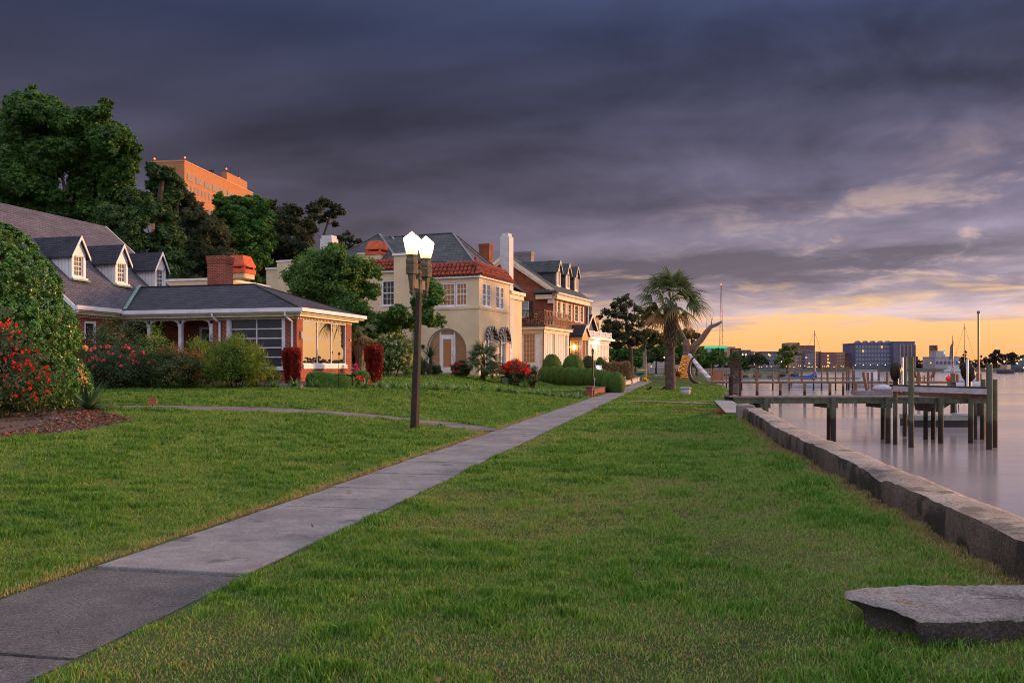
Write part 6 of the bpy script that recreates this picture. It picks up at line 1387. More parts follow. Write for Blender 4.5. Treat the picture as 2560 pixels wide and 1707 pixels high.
# ------------------------------------------------------------------ house number sign on the lawn
p = gpix(381, 1017.5); t_ = thing('lawn_sign', 'small bronze house number plaque on a stake in the lawn', 'sign', p, -.25)
BRZ = mat('bronze_plaque', (.33, .12, .05), .5, .2, 8, spec=.4); BRD = mat('bronze_relief', (.50, .21, .09), .5, .15, 8)
m = MB(); m.prism([(-.105, 0, .04), (.105, 0, .06), (.105, 0, .235), (.06, 0, .235), (.0, 0, .26), (-.06, 0, .235), (-.105, 0, .225)], (0, .02, 0)); m.build('plaque', BRZ, t_)
m = MB(); m.box(-.012, .012, .004, .018, -.15, .05); m.build('stake', IRON, t_)
m = MB()
for a, b in (((-.1, .05), (.1, .065)), ((-.1, .05), (-.1, .22)), ((.1, .065), (.1, .23)), ((-.1, .22), (0, .25)), ((0, .25), (.1, .23))): m.bar((a[0], -.004, a[1]), (b[0], -.004, b[1]), .012)
m.build('plaque_rim', BRD, t_)
cu = bpy.data.curves.new('number', 'FONT'); cu.body = '1071'; cu.size = .115; cu.extrude = .004; cu.align_x = 'CENTER'
co_ = bpy.data.objects.new('tmp', cu); COL.objects.link(co_); dg = bpy.context.evaluated_depsgraph_get(); me = bpy.data.meshes.new_from_object(co_.evaluated_get(dg)); bpy.data.objects.remove(co_)
o = link('number', me, BRD, t_); o.rotation_euler = (R(90), 0, 0); o.location = (0, -.006, .095)
# ------------------------------------------------------------------ lawn furniture near the palm
p = ground_at(1714, 49); t_ = thing('planter_urn', 'pale weathered stone urn on the lawn right of the palm', 'urn', p)
STONE = mat('weathered_stone', (.42, .41, .44), .85, .25, 6, .5, 20)
m = MB(); m.lathe([(.0, .02), (.19, .0), (.24, .05), (.28, .18), (.285, .28), (.25, .33), (.27, .36), (.33, .40), (.345, .44), (.31, .46), (.27, .45), (.24, .40), (0, .39)], n=20); m.build('bowl', STONE, t_, True)
for px, lab in ((1622, 'black spotlight on a stake nearer the footpath, left of the palm'), (1656, 'black spotlight on a stake close to the palm trunk')):
    p = ground_at(px, 58.6); t_ = thing('garden_spotlight', lab, 'spotlight', p, 0, 'spotlights aimed at the palm')
    m = MB(); m.bar((0, 0, -.1), (0, 0, .14), .025); m.build('stake', IRON, t_); m = MB(); m.tube([(-.16, 0, .06), (.02, 0, .13), (.1, 0, .2), (.16, 0, .26)], [.035, .05, .085, .1], 8); m.build('lamp_head', IRON, t_)
# garden lantern
p = ground_at(1482, 50); k = 50/F; t_ = thing('garden_lantern', 'black lantern post on the front lawn of the brick house', 'lamp', p)
zq = lambda py: EYE-(py-HY)*k-p.z
m = MB(); m.tube([(0, 0, -.1), (0, 0, zq(884))], .048, 8); m.build('post', IRON, t_)
m = MB(); m.lathe([(.03, zq(886)), (.06, zq(884)), (.05, zq(883))], n=6); m.lathe([(.105, zq(877)), (.10, zq(876)), (.045, zq(873)), (.02, zq(871)), (.03, zq(870.5)), (.005, zq(869))], n=6)
for i in range(6): a = (i+.5)*pi/3; m.bar((.05*cos(a), .05*sin(a), zq(883.5)), (.085*cos(a), .085*sin(a), zq(877)), .014)
m.build('lantern_frame', IRON, t_)
m = MB(); m.lathe([(.045, zq(883)), (.078, zq(877.2))], n=6); m.build('lantern_glass', glassmat('lantern_pane', (.30, .26, .20), .3, .1), t_)
m = MB(); m.box(.06, .14, -.05, .05, zq(951.5), zq(944.5)); m.bar((.10, 0, -.1), (.10, 0, zq(951)), .03); m.build('outlet_box', mat('pale_plastic', (.5, .42, .34), .6), t_)
# retaining walls along the footpath
def fwall(name, label, ya, yb, h0, h1, th, m_, cap, z0=-.3, off=.72):
    xa, xb = float(swx(ya))-off, float(swx(yb))-off; a = Vector((xa, ya, 0)); b = Vector((xb, yb, 0)); d = (b-a).normalized(); s = Vector((-d.y, d.x, 0))*th
    t_ = thing(name, label, 'wall', a); c = a
    m = MB(); pts = [a-c, b-c, b-c+s, a-c+s]; m.add([(p.x, p.y, z0) for p in pts]+[(pts[0].x, pts[0].y, h0), (pts[1].x, pts[1].y, h1), (pts[2].x, pts[2].y, h1), (pts[3].x, pts[3].y, h0)], [(0, 3, 2, 1), (4, 5, 6, 7), (0, 1, 5, 4), (1, 2, 6, 5), (2, 3, 7, 6), (3, 0, 4, 7)]); m.build('wall_body', m_, t_)
    m = MB(); e_ = s.normalized()*.03; pts = [a-c-e_, b-c-e_, b-c+s+e_, a-c+s+e_]; hs = (h0, h1, h1, h0); m.add([(p.x, p.y, h+.002) for p, h in zip(pts, hs)]+[(p.x, p.y, h+.05) for p, h in zip(pts, hs)], [(0, 3, 2, 1), (4, 5, 6, 7), (0, 1, 5, 4), (1, 2, 6, 5), (2, 3, 7, 6), (3, 0, 4, 7)]); m.build('coping', cap, t_)
WALLB = brickmat('garden_wall_brick', (.34, .06, .035), (.22, .045, .028), (.28, .17, .12), .22, .075, .008); CAPB = mat('dark_brick_cap', (.15, .085, .075), .8, .25, 5)
fwall('brick_garden_wall', 'lower front stretch of the low red brick wall along the footpath', 46.6, 57, .30, .33, .35, WALLB, CAPB)
fwall('brick_garden_wall', 'second, slightly higher stretch of low red brick wall along the footpath', 57.1, 72.2, .38, .40, .4, WALLB, CAPB)
fwall('white_garden_wall', 'low white painted wall at the far end of the footpath', 73, 98, .36, .44, .4, brickmat('white_wall_brick', (.58, .55, .54), (.50, .47, .47), (.4, .38, .37), .25, .1, .01), mat('brick_coping', (.32, .20, .16), .8, .3, 5))
for nm, lab, y, s, h_, m_ in (('brick_pillar', 'short square red brick pillar ending the low wall', 46.2, .36, .52, WALLB), ('white_pillar', 'small white pillar where the brick wall meets the white wall', 72.6, .42, .72, STONE)):
    x = float(swx(y))-.95; t_ = thing(nm, lab, 'pillar', (x, y, 0), R(11)); m = MB(); m.box(-s/2, s/2, -s/2, s/2, -.3, h_); m.build('shaft', m_, t_); m = MB(); m.box(-s/2-.04, s/2+.04, -s/2-.04, s/2+.04, h_+.002, h_+.07); m.build('cap', CAPB if nm[0] == 'b' else STONE, t_)
# edging stones
random.seed(4)
for i in range(17):
    px = 648+i*8.6 if i < 13 else 925+(i-13)*13; g = ground_at(px, 30.4 if i < 13 else 33.5)
    rock('edging_stone', 'small rough edging stone along the front of the flower bed', (g.x, g.y, g.z+.04), (random.uniform(.07, .10), .08, random.uniform(.08, .11)), ROCK, 'stone', 'edging stones of the flower bed', i+20)
# shepherd hook in the hedge
p = ground_at(846, 31.2); t_ = tag(MB().tube([(0, 0, -.1), (.02, 0, 1.15), (.03, 0, 1.3)], .012, 5).lathe([(.03, 1.22), (.05, 1.26), (.03, 1.32), (.0, 1.34)], (.03, 0, 0), 6).build('garden_torch', IRON), 'thin black garden torch standing before the clipped box hedge', 'torch'); t_.location = p
# parked car behind the hedge
cp = at(1484, 0, 76); cp.z = gz(cp.x, cp.y)
def car(name, label, c, rz, paint, group=None):
    t_ = thing(name, label, 'car', c, rz, group)
    side = [(-2.2, .35), (-2.25, .7), (-2.1, .92), (-1.2, 1.0), (-.55, 1.42), (.75, 1.45), (1.45, 1.05), (2.15, .95), (2.25, .6), (2.2, .35)]
    m = MB(); n = len(side)
    v = []
    for y, s in ((-.86, 1), (-.78, 1.0), (.78, 1.0), (.86, 1)):
        for (x, z) in side: v.append((x, y*(1 if z < 1.05 else .82), z if abs(y) < .8 else min(z, z*.985)))
    f = [tuple(range(n))[::-1], tuple(range(3*n, 4*n))]
    for j in range(3):
        for i in range(n): f.append((j*n+i, j*n+(i+1) % n, (j+1)*n+(i+1) % n, (j+1)*n+i))
    m.add(v, f); m.build('body', paint, t_)
    for sgn in (-1, 1):
        m = MB(); m.poly([(-1.05, sgn*.845, 1.02), (-.5, sgn*.72, 1.37), (.7, sgn*.72, 1.39), (1.25, sgn*.845, 1.07)]); m.build('side_window', PANE_DK, t_)
    for x0, x1, z0, z1 in ((-1.17, -.6, 1.03, 1.40), (1.4, .8, 1.08, 1.43)): m = MB(); sg_ = -.012 if x0 < 0 else .012; m.poly([(x0+sg_, -.7, z0), (x0+sg_, .7, z0), (x1+sg_, .6, z1), (x1+sg_, -.6, z1)]); m.build('windscreen', PANE_DK, t_)
    for x in (-1.4, 1.4):
        for y in (-.8, .8):
            m = MB(); m.tube([(x, y-.1, .32), (x, y+.1, .32)], .32, 16); w_ = m.build('wheel', mat('tyre_rubber', (.02, .02, .02), .8) if 'tyre_rubber' not in bpy.data.materials else bpy.data.materials['tyre_rubber'], t_)
    for y in (-.62, .62): m = MB(); m.box(2.2, 2.27, y-.14, y+.14, .62, .76); m.build('headlight', PANE_BLIND, t_)
    return t_
car('parked_car', 'white car parked between the barrel shaped shrub and brown tinged hedge', cp, R(-82), mat('white_car_paint', (.62, .62, .66), .25, .03, spec=.6))
# kayaks
def kayak(label, a, b, paint, r=.33):
    m = MB(); a = Vector(a); b = Vector(b); n = 9; pts = [a+(b-a)*i/n for i in range(n+1)]; m.tube(pts, [max(.02, r*sin(pi*i/n)**.6) for i in range(n+1)], 10); return tag(m.build('kayak', paint, None, True), label, 'kayak', 'kayaks on the bank')
kayak('yellow upturned kayak on top of the blue one at the end of the path', at(1592, 927, 101), at(1618, 926, 100), mat('yellow_hull', (.55, .36, .03), .5), .17); kayak('teal blue kayak under the yellow one at the end of the path', at(1586, 933, 101), at(1612, 933, 100), mat('teal_hull', (.03, .11, .14), .5), .24)
for px, py, Yd, lab in ((1613, 944, 97, 'yellow flower clump beside the end of the footpath'), (1580, 937, 96, 'yellow flower clump behind the low white wall')):
    g = at(px, py, Yd); g.z = gz(g.x, g.y); shrub('yellow_flowers', lab, g, (.25, .25, .4), .09, L_LIME, 150, flowers=F_YEL, fl_n=22, fl_size=.14, cat='flowers', solid=.4)
t_ = thing('stone_bench', 'low stone bench left of the light wrapped trunk', 'bench', at(1647, 944, 108)); m = MB(); m.box(-.55, .55, -.2, .2, .32, .42); m.build('seat', STONE, t_)
for s in (-.35, .35): m = MB(); m.box(s-.08, s+.08, -.16, .16, -.2, .32); m.build('leg', STONE, t_)
# bent iron hoop, striped leaning pole, fence panel
K6 = lambda x, y, Yd: at(1480+x/4.126, 640+y/4.126, Yd)
b0 = K6(1115, 1312, 86); tag(MB().tube([K6(*q, 86) for q in ((1110, 1016), (1070, 1028), (1035, 1055), (1012, 1100), (1002, 1150), (1000, 1200), (1012, 1245), (1035, 1282), (1065, 1303), (1118, 1312))], [.1, .1, .11, .12, .15, .17, .18, .18, .17, .12], 8).build('curved_post', mat('dark_steel', (.05, .04, .04), .5), None, True), 'dark curved steel davit arm bending to the lawn right of the lit trunk', 'post')
SP = bpy.data.materials.new('striped_paint'); SP.use_nodes = True; t = NT(SP.node_tree); x, y, z = t.xyz(t.coord()); f = t.math('FRACT', t.math('MULTIPLY', z, .95)); t.put(t.n['Principled BSDF'].inputs['Base Color'], t.mix(t.ss(t.noise(t.coord(), 6, 3), .3, .7), t.ramp(f, [(0, (.55, .53, .56)), (.22, (.55, .53, .56)), (.25, (.42, .10, .06)), (.42, (.45, .2, .12)), (.45, (.56, .54, .56)), (.66, (.5, .48, .52)), (.7, (.12, .16, .30)), (.9, (.2, .24, .36)), (.93, (.55, .53, .56))]), (.5, .47, .46)))
tag(MB().tube([at(1724, 888, 101), at(1750, 921, 96.5), at(1775, 949, 93)], [.22, .27, .28], 10).build('striped_pole', SP), 'thick leaning pole with faded red, white and blue bands', 'pole')
t_ = thing('fence_panel', 'reddish upright board fence panel at the foot of the far dock', 'fence', at(1778, 951, 88)); WOODR = mat('red_cedar_board', (.34, .13, .065), .8, .3, 5)
a, b = at(1778, 951, 88), at(1807, 951, 88); L_ = b.x-a.x
m = MB()
for i in range(9): m.box(L_*i/9+.01, L_*(i+1)/9-.01, 0, .03, 0, .98)
m.build('boards', WOODR, t_)
for x in (.0, L_*.18, L_): m = MB(); m.box(x-.07, x+.07, -.09, -.002, -.6, 1.18); m.build('post', WOODR, t_)
# park fence and lit park lamps
t_ = thing('iron_fence', 'thin black railing fence across the park lawn behind the palm', 'fence', at(1622, 940, 125)); o0 = at(1622, 940, 125); L_ = at(1694, 940, 125).x-o0.x
for i in range(15): m = MB(); m.bar((L_*i/14, 0, -.4), (L_*i/14, 0, 1.1), .06); m.build('post', IRON, t_)
for z in (.25, 1.0): m = MB(); m.bar((0, 0, z), (L_, 0, z), .05); m.build('rail', IRON, t_)
t_ = thing('park_railing', 'pale railing along the park edge right of the light wrapped trunk', 'fence', at(1712, 937, 200)); o0 = at(1712, 937, 200); L_ = at(1850, 937, 200).x-o0.x; PALE = mat('pale_rail', (.35, .33, .34), .6)
for i in range(24): m = MB(); m.bar((L_*i/23, 0, -.5), (L_*i/23, 0, 1.3), .08); m.build('post', PALE, t_)
for z in (.7, 1.3): m = MB(); m.bar((0, 0, z), (L_, 0, z), .1); m.build('rail', PALE, t_)
LG = glow('street_lamp_glow', (1, .50, .10), 3.2); LGW = glow('white_lamp_glow', (1, .76, .36), 4); LGR = glow('red_lamp_glow', (1, .12, .03), 4); LGO = glow('sodium_lamp_glow', (1, .30, .05), 4)
lamp_proto = {}
def far_lamp(px, py, Yd, label, gl=LG, r=1.0, group='small lamps along the far shore', h_=None):
    c = at(px, py, Yd); h_ = c.z-.3; rr = r*Yd/F*1.0
    t_ = thing('distant_lamp', label, 'lamp', (c.x, c.y, .3), 0, group); m = MB(); m.tube([(0, 0, -2), (0, 0, h_-rr*.8)], max(.04, rr*.16), 5); m.build('pole', IRON, t_); m = MB(); m.ball((0, 0, h_), rr, 8, 6); m.build('lamp_head', gl, t_)
far_lamp(1661, 893, 140, 'lit park lamp just left of the palm trunk', LGW, 1.8, 'park lamps'); far_lamp(1628, 916, 170, 'low lit park lamp behind the railing fence', LG, 1.3, 'park lamps')
m = MB(); hz = at(1675, 915, 230); m.box(-6, 5, 0, 5, -2.5, 1.2); m.prism([(-6.5, 0, 1.2), (5.5, 0, 1.2), (-.5, 0, 2.6)], (0, 5, 0)); o = m.build('boathouse', mat('pale_boathouse', (.35, .30, .30), .8)); o.location = hz; tag(o, 'low pale building glimpsed behind the palm trunk', 'building')
# ------------------------------------------------------------------ docks
PW = mat('green_treated_timber', (.085, .092, .065), .85, .35, 5, .5, 16); PB = mat('brown_timber', (.17, .095, .06), .85, .35, 5, .5, 16); PDK = mat('grey_deck_board', (.20, .165, .145), .85, .3, 6); PBM = mat('pale_beam', (.34, .30, .33), .8, .2, 4)
def pilemat(name, top):
    m, t, b = pbsdf(name); x, y, z = t.xyz(t.n.new('ShaderNodeNewGeometry').outputs['Position']); n_ = t.noise(t.coord(), 5, 4)
    wet = t.ss(t.math('ADD', z, t.math('MULTIPLY', t.math('SUBTRACT', n_, .5), .5)), -.45, -.75)
    c = t.mix(t.ss(n_, .3, .7), tuple(q*.75 for q in top), top); t.put(b.inputs['Base Color'], t.mix(wet, c, (.020, .011, .008))); b.inputs['Roughness'].default_value = .8
    t.put(b.inputs['Normal'], t.bump(t.noise(t.mapping(t.coord(), scale=(8, 8, 1.5)), 1, 4), .6, .03)); return m
PILE = pilemat('tarred_pile', (.085, .09, .06)); PILEB = pilemat('brown_pile', (.20, .10, .06))
def pile_at(parent, px, Yd, ztop, r, m_, o, name='pile', lean_=0.0):
    x = (px-CX)/F*Yd; q = MB(); q.tube([(x-o.x-lean_, Yd-o.y, WATER-1.5-o.z), (x-o.x, Yd-o.y, ztop-o.z)], [r*1.06, r], 10); return q.build(name, m_, parent)
DZ = .32
d1 = thing('wooden_dock', 'nearest wooden dock on green piles running out from the iron gate', 'dock', (9.7, 37.4, 0)); o1 = Vector((9.7, 37.4, 0)); XE = (2473-CX)/F*37.4
m = MB(); x = 9.7
while x < XE: m.box(x-9.7, x-9.7+.14, 0, 1.5, DZ-.05, DZ+random.uniform(-.006, .006)); x += .155
m.build('deck', PDK, d1)
m = MB(); m.box(0, XE-9.7, -.06, -.002, DZ-.30, DZ-.02); m.box(0, XE-9.7, 1.502, 1.56, DZ-.30, DZ-.02); m.build('stringer', PW, d1)
m = MB(); m.box(0, XE-9.7, -.10, -.062, DZ-.06, DZ+.0); m.build('edge_board', PDK, d1)
for px in (1915, 2083.6, 2220, 2352, 2427.5): pile_at(d1, px, 37.2, DZ-.03, .11, PILE, o1)
for px in (1911, 2072, 2207, 2314, 2333, 2437, 2456): pile_at(d1, px, 39.1, DZ-.06, .095, PILE, o1)
for px in (1915, 2083.6, 2220, 2352): x_ = (px-CX)/F*37.2-9.7; m = MB(); m.box(x_-.22, x_+.22, -.14, 1.62, DZ-.5, DZ-.31); m.build('crossbeam', PW, d1)
# gate
g = thing('iron_gate', 'rusty tall iron bar gate at the shore end of the nearest dock', 'gate', (10.0, 37.4, DZ)); gh = 2.1
for y in (0, 1.55): m = MB(); m.bar((0, y, 0), (0, y, gh), .06 if y == 0 else .07); m.build('post', IRONR, g)
m = MB(); m.bar((0, 1.6, 0), (0, 1.6, .85), .16); m.build('latch_post', IRON, g)
for z in (.08, .72, 1.66, 1.98, gh): m = MB(); m.bar((0, 0, z), (0, 1.55, z), .05); m.build('rail', IRONR, g)
for i in range(1, 10): m = MB(); m.bar((0, 1.55*i/10, .1), (0, 1.55*i/10, 1.66), .024); m.build('bar', IRONR, g)
# boat lift
lf = thing('boat_lift', 'boat lift of pale beams on tall green piles at the end of the nearest dock', 'boat lift', (at(2236, 0, 36.5).x, 36.5, 0)); ol = Vector((at(2236, 0, 36.5).x, 36.5, 0))
pile_at(lf, 2238, 36.5, at(0, 967, 36.5).z, .09, PILE, ol); pile_at(lf, 2278, 35.2, at(0, 892, 35.2).z, .11, PILE, ol); pile_at(lf, 2473.5, 34.2, at(0, 909, 34.2).z, .115, PILE, ol); pile_at(lf, 2487, 35.2, at(0, 948, 35.2).z, .105, PILE, ol); pile_at(lf, 2262, 41, at(0, 892, 41).z, .10, PILE, ol); pile_at(lf, 2458, 41, at(0, 948, 41).z, .115, PILE, ol)
def bm(a, b, w_, h_, m_, nm, parent=lf, o=ol): q = MB(); q.bar(Vector(a)-o, Vector(b)-o, w_, h_); return q.build(nm, m_, parent)
bm(at(2232, 971, 36.2), at(2470, 979, 34.2), .1, .22, PBM, 'lift_beam'); bm(at(2225, 963.5, 36.4), at(2472, 970.5, 34.4), .3, .1, mat('lift_channel', (.03, .02, .018), .6), 'lift_channel')
bm(at(2242, 982, 41), at(2476, 986, 41), .12, .25, PB, 'lift_beam'); bm(at(2300, 984, 36.5), at(2474, 993, 34.4), .14, .2, PB, 'lift_beam')
bm(at(2233, 968, 36.3), at(2252, 976, 41), .14, .2, PB, 'crossbeam'); bm(at(2466, 974, 34.4), at(2458, 978, 41), .14, .2, PB, 'crossbeam')
for p, q in (((2262, 962), (2330, 1010)), ((2462, 966), (2400, 1010))): bm(at(*p, 39), at(*q, 39), .02, .02, IRON, 'cable')
m = MB(); q = at(2473, 996, 35)-ol; q = at(2392, 1001, 40.5)-ol; m.prism([tuple(q), tuple(q+Vector((-1.6, 0, .0))), tuple(q+Vector((-1.5, 0, -.5))), tuple(q+Vector((-.9, 0, -.55)))], (0, 1.0, 0))
m.build('hull_cradle', mat('cradle_dark', (.035, .02, .015), .8), lf)
TARP = mat('black_tarp', (.012, .008, .009), .42, .4, 6, .9, 9, .25)
def tarp(label, px0, px1, py0, py1, Yd, seed):
    a, b = at(px0, py1, Yd), at(px1, py0, Yd); w_, h_ = b.x-a.x, b.z-a.z; gg = np.random.default_rng(seed); m = MB(); m.ball((0, 0, 0), 1, 22, 16); V = np.array(m.v)
    ph = gg.uniform(0, 6, 4); a_ = np.arctan2(V[:, 1], V[:, 0]); k = 1+.10*np.sin(a_*5+V[:, 2]*3+ph[0])+.07*np.sin(a_*9-V[:, 2]*6+ph[1])
    f = np.where(V[:, 2] < -.1, 1-.55*((-.1-V[:, 2])/.9)**1.3, 1.0); V[:, 0] *= k*f; V[:, 1] *= k*f; V[:, 0] += .12*np.sin(V[:, 2]*2.5+ph[2]); V[:, 2] = np.sign(V[:, 2])*np.abs(V[:, 2])**.8
    V *= np.array([w_/2.2, w_/2.2, h_/2]); m.v = [tuple(p) for p in V]; t_ = thing('wrapped_motor', label, 'motor', ((a.x+b.x)/2, Yd, (a.z+b.z)/2), 0, 'black wrapped lift motors'); m.build('tarp', TARP, t_, True)
    q = MB(); q.tube([(0, 0, -h_/2-.25), (.02, 0, -h_*.3)], w_*.22, 8); q.build('pedestal', TARP, t_); return t_
tarp('black plastic wrapped motor at the left end of the boat lift', 2224, 2254, 904, 955, 36.6, 1); tarp('torn black plastic wrapped motor at the right end of the boat lift', 2402, 2437, 904, 960, 37, 5)
for px, y0, y1, Yd, lab in ((2256.5, 893, 962, 38, 'slim pale pipe post beside the left wrapped motor'), (2418.5, 897, 966, 36, 'slim pale pipe post in front of the right wrapped motor')):
    a, b = at(px, y1, Yd), at(px, y0, Yd); tag(MB().tube([a, b], .045, 8).build('pipe_post', METALW), lab, 'post')
# floating pontoon behind
pa, pb_ = at(2287, 1066, 47), at(2423, 1036, 47); t_ = thing('floating_pontoon', 'grey floating pontoon with black float under the nearest dock', 'pontoon', (pa.x, 47, WATER)); L_ = pb_.x-pa.x
m = MB(); m.box(0, L_, 0, 1.8, -.3, .38); m.build('float', mat('black_float', (.022, .018, .02), .5), t_); m = MB(); m.box(-.02, L_+.02, -.04, 1.84, .382, .64); m.build('deck', mat('pontoon_grey', (.22, .225, .20), .7, .2, 4), t_); m = MB(); m.box(L_*.78, L_*.98, -.06, .6, .642, .75); m.build('hatch', PBM, t_)
m = MB(); m.tube([(L_*.84, .3, .7), (L_*.83, .3, 1.2), (L_*.88, .3, 1.5), (L_*.94, .3, 1.6), (L_*.95, .3, 2.0), (L_*.9, .3, 2.25)], .04, 6); m.build('hose', METALW, t_)
# middle dock
YM = 79.0; om = Vector((at(1778, 0, YM).x, YM, 0)); d2 = thing('wooden_dock', 'middle brown wooden dock with tall rail posts', 'dock', om); zM = at(0, 953, YM).z; LM = at(2394, 0, YM).x-om.x
m = MB(); m.box(0, LM, 0, 1.6, zM-.06, zM); m.build('deck', PDK, d2); m = MB(); m.box(0, LM, -.06, -.002, zM-.2, zM-.062); m.build('stringer', PB, d2)
for px in (1893, 1951, 2012, 2075, 2139, 2219, 2297, 2390): pile_at(d2, px, YM-.2, zM-.05, .135, PILEB, om)
for px in (1889, 1947, 2004, 2069, 2135, 2197, 2250, 2296): x_ = at(px, 0, YM+1.5).x-om.x; m = MB(); m.box(x_-.075, x_+.075, 1.45, 1.6, zM, zM+.98); m.build('rail_post', PB, d2)
# far dock
YF = 122.0; of_ = Vector((at(1795, 0, YF).x, YF, 0)); d3 = thing('wooden_dock', 'farthest teal trimmed dock with a thin handrail behind the middle dock', 'dock', of_); zF = at(0, 944, YF).z; LF = at(2150, 0, YF).x-of_.x; TEAL = mat('teal_timber', (.14, .18, .17), .8, .25, 4)
m = MB(); m.box(0, LF, 0, 1.6, zF-.2, zF); m.build('deck', TEAL, d3)
for px in (1816, 1854, 1893, 1932, 1973, 2034, 2054, 2089, 2117, 2122, 2132): pile_at(d3, px, YF-.3, zF+(1.1 if px < 2000 else 1.6), .11, PILEB, of_)
for z in (.55, 1.05): m = MB(); m.bar((0, -.2, zF+z), (LF*.7, -.2, zF+z), .07); m.build('rail', TEAL, d3)
for px, py, Yd, lab in ((2180, 930, 78, 'mooring pile right of the white cabin boat'), (2218, 930, 76, 'mooring pile behind the left wrapped motor'), (2297, 931, 74, 'mooring pile left of the deck chairs'), (2321, 929, 82, 'slim mooring pile behind the deck chairs'), (2383, 933, 60, 'stout mooring pile by the red buoy'), (2391, 935, 62, 'second stout mooring pile by the red buoy'), (2448, 933, 58, 'broad mooring pile left of the tall end pile'), (2108, 930, 100, 'mooring pile right of the blue sail cover'), (2170, 931, 96, 'brown mooring pile behind the white cabin boat')):
    c = at(px, py, Yd); q = MB(); q.tube([(0, 0, WATER-1-c.z), (0, 0, 0)], (.12 if Yd < 90 else .14) if px not in (2383, 2391, 2448) else .18, 10); o = q.build('mooring_pile', PILEB); o.location = c; tag(o, lab, 'pile', 'mooring piles between the docks')
a, b = at(2168, 978, 62), at(2158, 930, 62); tag(MB().tube([a, b], .11, 8).build('leaning_pile', PILEB), 'thin leaning pile in front of the white cabin boat', 'pile')
a = at(2146, 990, 60); m = MB(); m.box(0, at(2232, 0, 60).x-a.x, 0, 1.4, -.0, .32); o = m.build('float_dock', mat('float_timber', (.20, .17, .19), .8)); o.location = (a.x, 60, -.38); tag(o, 'low grey floating walkway behind the nearest dock', 'walkway')
# chairs and buoy on the middle dock
for px, s, lab in ((2310, 1, 'rust red deck chair facing right on the middle dock'), (2338, -1, 'rust red deck chair facing left on the middle dock')):
    c = at(px, 961, YM-.5); t_ = thing('deck_chair', lab, 'chair', (c.x, YM+.6, zM), 0, 'deck chairs on the middle dock')
    W_ = mat('red_chair_paint', (.20, .075, .05), .7) if 'red_chair_paint' not in bpy.data.materials else bpy.data.materials['red_chair_paint']
    q = MB(); q.bar((-.3*s, 0, .38), (.3*s, 0, .30), .55, .05); q.build('seat', W_, t_); q = MB(); q.bar((-.25*s, 0, .35), (-.5*s, 0, 1.0), .55, .05); q.build('backrest', W_, t_)
    for x_ in (-.3, .32):
        for y_ in (-.26, .26): q = MB(); q.bar((x_*s, y_, 0), (x_*s, y_, .5), .06); q.build('leg', W_, t_)
    for y_ in (-.28, .28): q = MB(); q.bar((-.4*s, y_, .55), (.38*s, y_, .53), .1, .03); q.build('armrest', W_, t_)
c = at(2372, 947, 74); o = MB().ball((0, 0, 0), (.26, .26, .24), 14, 10).lathe([(.06, .2), (.05, .34), (0, .35)], n=8).build('buoy', mat('red_buoy', (.75, .03, .02), .4), None, True); o.location = c; tag(o, 'round red buoy hanging on the piles behind the lift', 'buoy')
# ------------------------------------------------------------------ boats
HULLW = mat('white_hull', (.42, .42, .46), .35, .08, 1.5, spec=.5); BLUE = mat('blue_canvas', (.015, .075, .36), .7, .3, 3); MAST = mat('mast_metal', (.20, .13, .11), .45, .1, 3, metal=.3); ANTI = mat('antifoul', (.03, .018, .018), .7)
def hull(parent, L_, B_, H_, m_, z0=0.0, sheer=.25, name='hull'):
    V, Q = [], []; n = 14; pr = [(0, -.35), (.55, -.3), (.85, .1), (.95, .6), (1.0, 1.0)]
    for i in range(n+1):
        u = i/n; w_ = (sin(pi*min(1, .18+u*.82))**.55 if u > .0 else .72)*(1 if u < .999 else .02); w_ = max(.02, (1-max(0, (u-.45)/.55)**2.2)) if u > .45 else .82+.18*u/.45
        s_ = sheer*(u-.3)**2*2
        for k, (a, z) in enumerate(pr): V.append((-L_/2+L_*u+(.12*L_*z if u > .8 else 0)*(u-.8)*2, -a*w_*B_/2, z0+z*H_+s_*max(0, z)))
        for k, (a, z) in enumerate(pr[::-1]): V.append((-L_/2+L_*u+(.12*L_*z if u > .8 else 0)*(u-.8)*2, a*w_*B_/2, z0+z*H_+s_*max(0, z)))
    kk = 2*len(pr)
    for i in range(n):
        for k in range(kk): Q.append((i*kk+k, i*kk+(k+1) % kk, (i+1)*kk+(k+1) % kk, (i+1)*kk+k))
    o = npmesh(name, np.array(V), np.array(Q), m_, parent); me = o.data; return o
def sailboat(label, px0, px1, pyw, Yd, mast_px, mast_top, cover, group=None, rz=0.0):
    c = at((px0+px1)/2, pyw, Yd); c.z = WATER; L_ = (px1-px0)/F*Yd; t_ = thing('sailboat', label, 'sailboat', c, rz, group); hull(t_, L_, L_*.3, L_*.14, HULLW)
    m = MB(); m.box(-L_*.2, L_*.18, -L_*.09, L_*.09, L_*.14, L_*.20); m.build('cabin', HULLW, t_)
    mx = (mast_px-CX)/F*Yd-c.x; mt = at(mast_px, mast_top, Yd).z-WATER; m = MB(); m.tube([(mx, 0, L_*.12), (mx, 0, mt)], [.1, .07], 8); m.build('mast', MAST, t_)
    bl = -L_*.44; m = MB(); m.tube([(mx, 0, L_*.24), (mx+(bl-mx)*.5, 0, L_*.235), (bl, 0, L_*.23)], .06, 6); m.build('boom', MAST, t_)
    if cover: m = MB(); m.tube([(mx+.05, 0, L_*.42), (mx-.05, 0, L_*.30), (mx-.4, 0, L_*.27), (mx+(bl-mx)*.5, 0, L_*.265), (bl, 0, L_*.262)], [.2, .5, .42, .34, .2], 10); m.build('sail_cover', BLUE, t_, True)
    for x_ in (-L_*.48, L_*.5): m = MB(); m.tube([(x_, 0, L_*.18), (mx, 0, mt*.97)], .018, 4); m.build('stay', IRON, t_)
    return t_
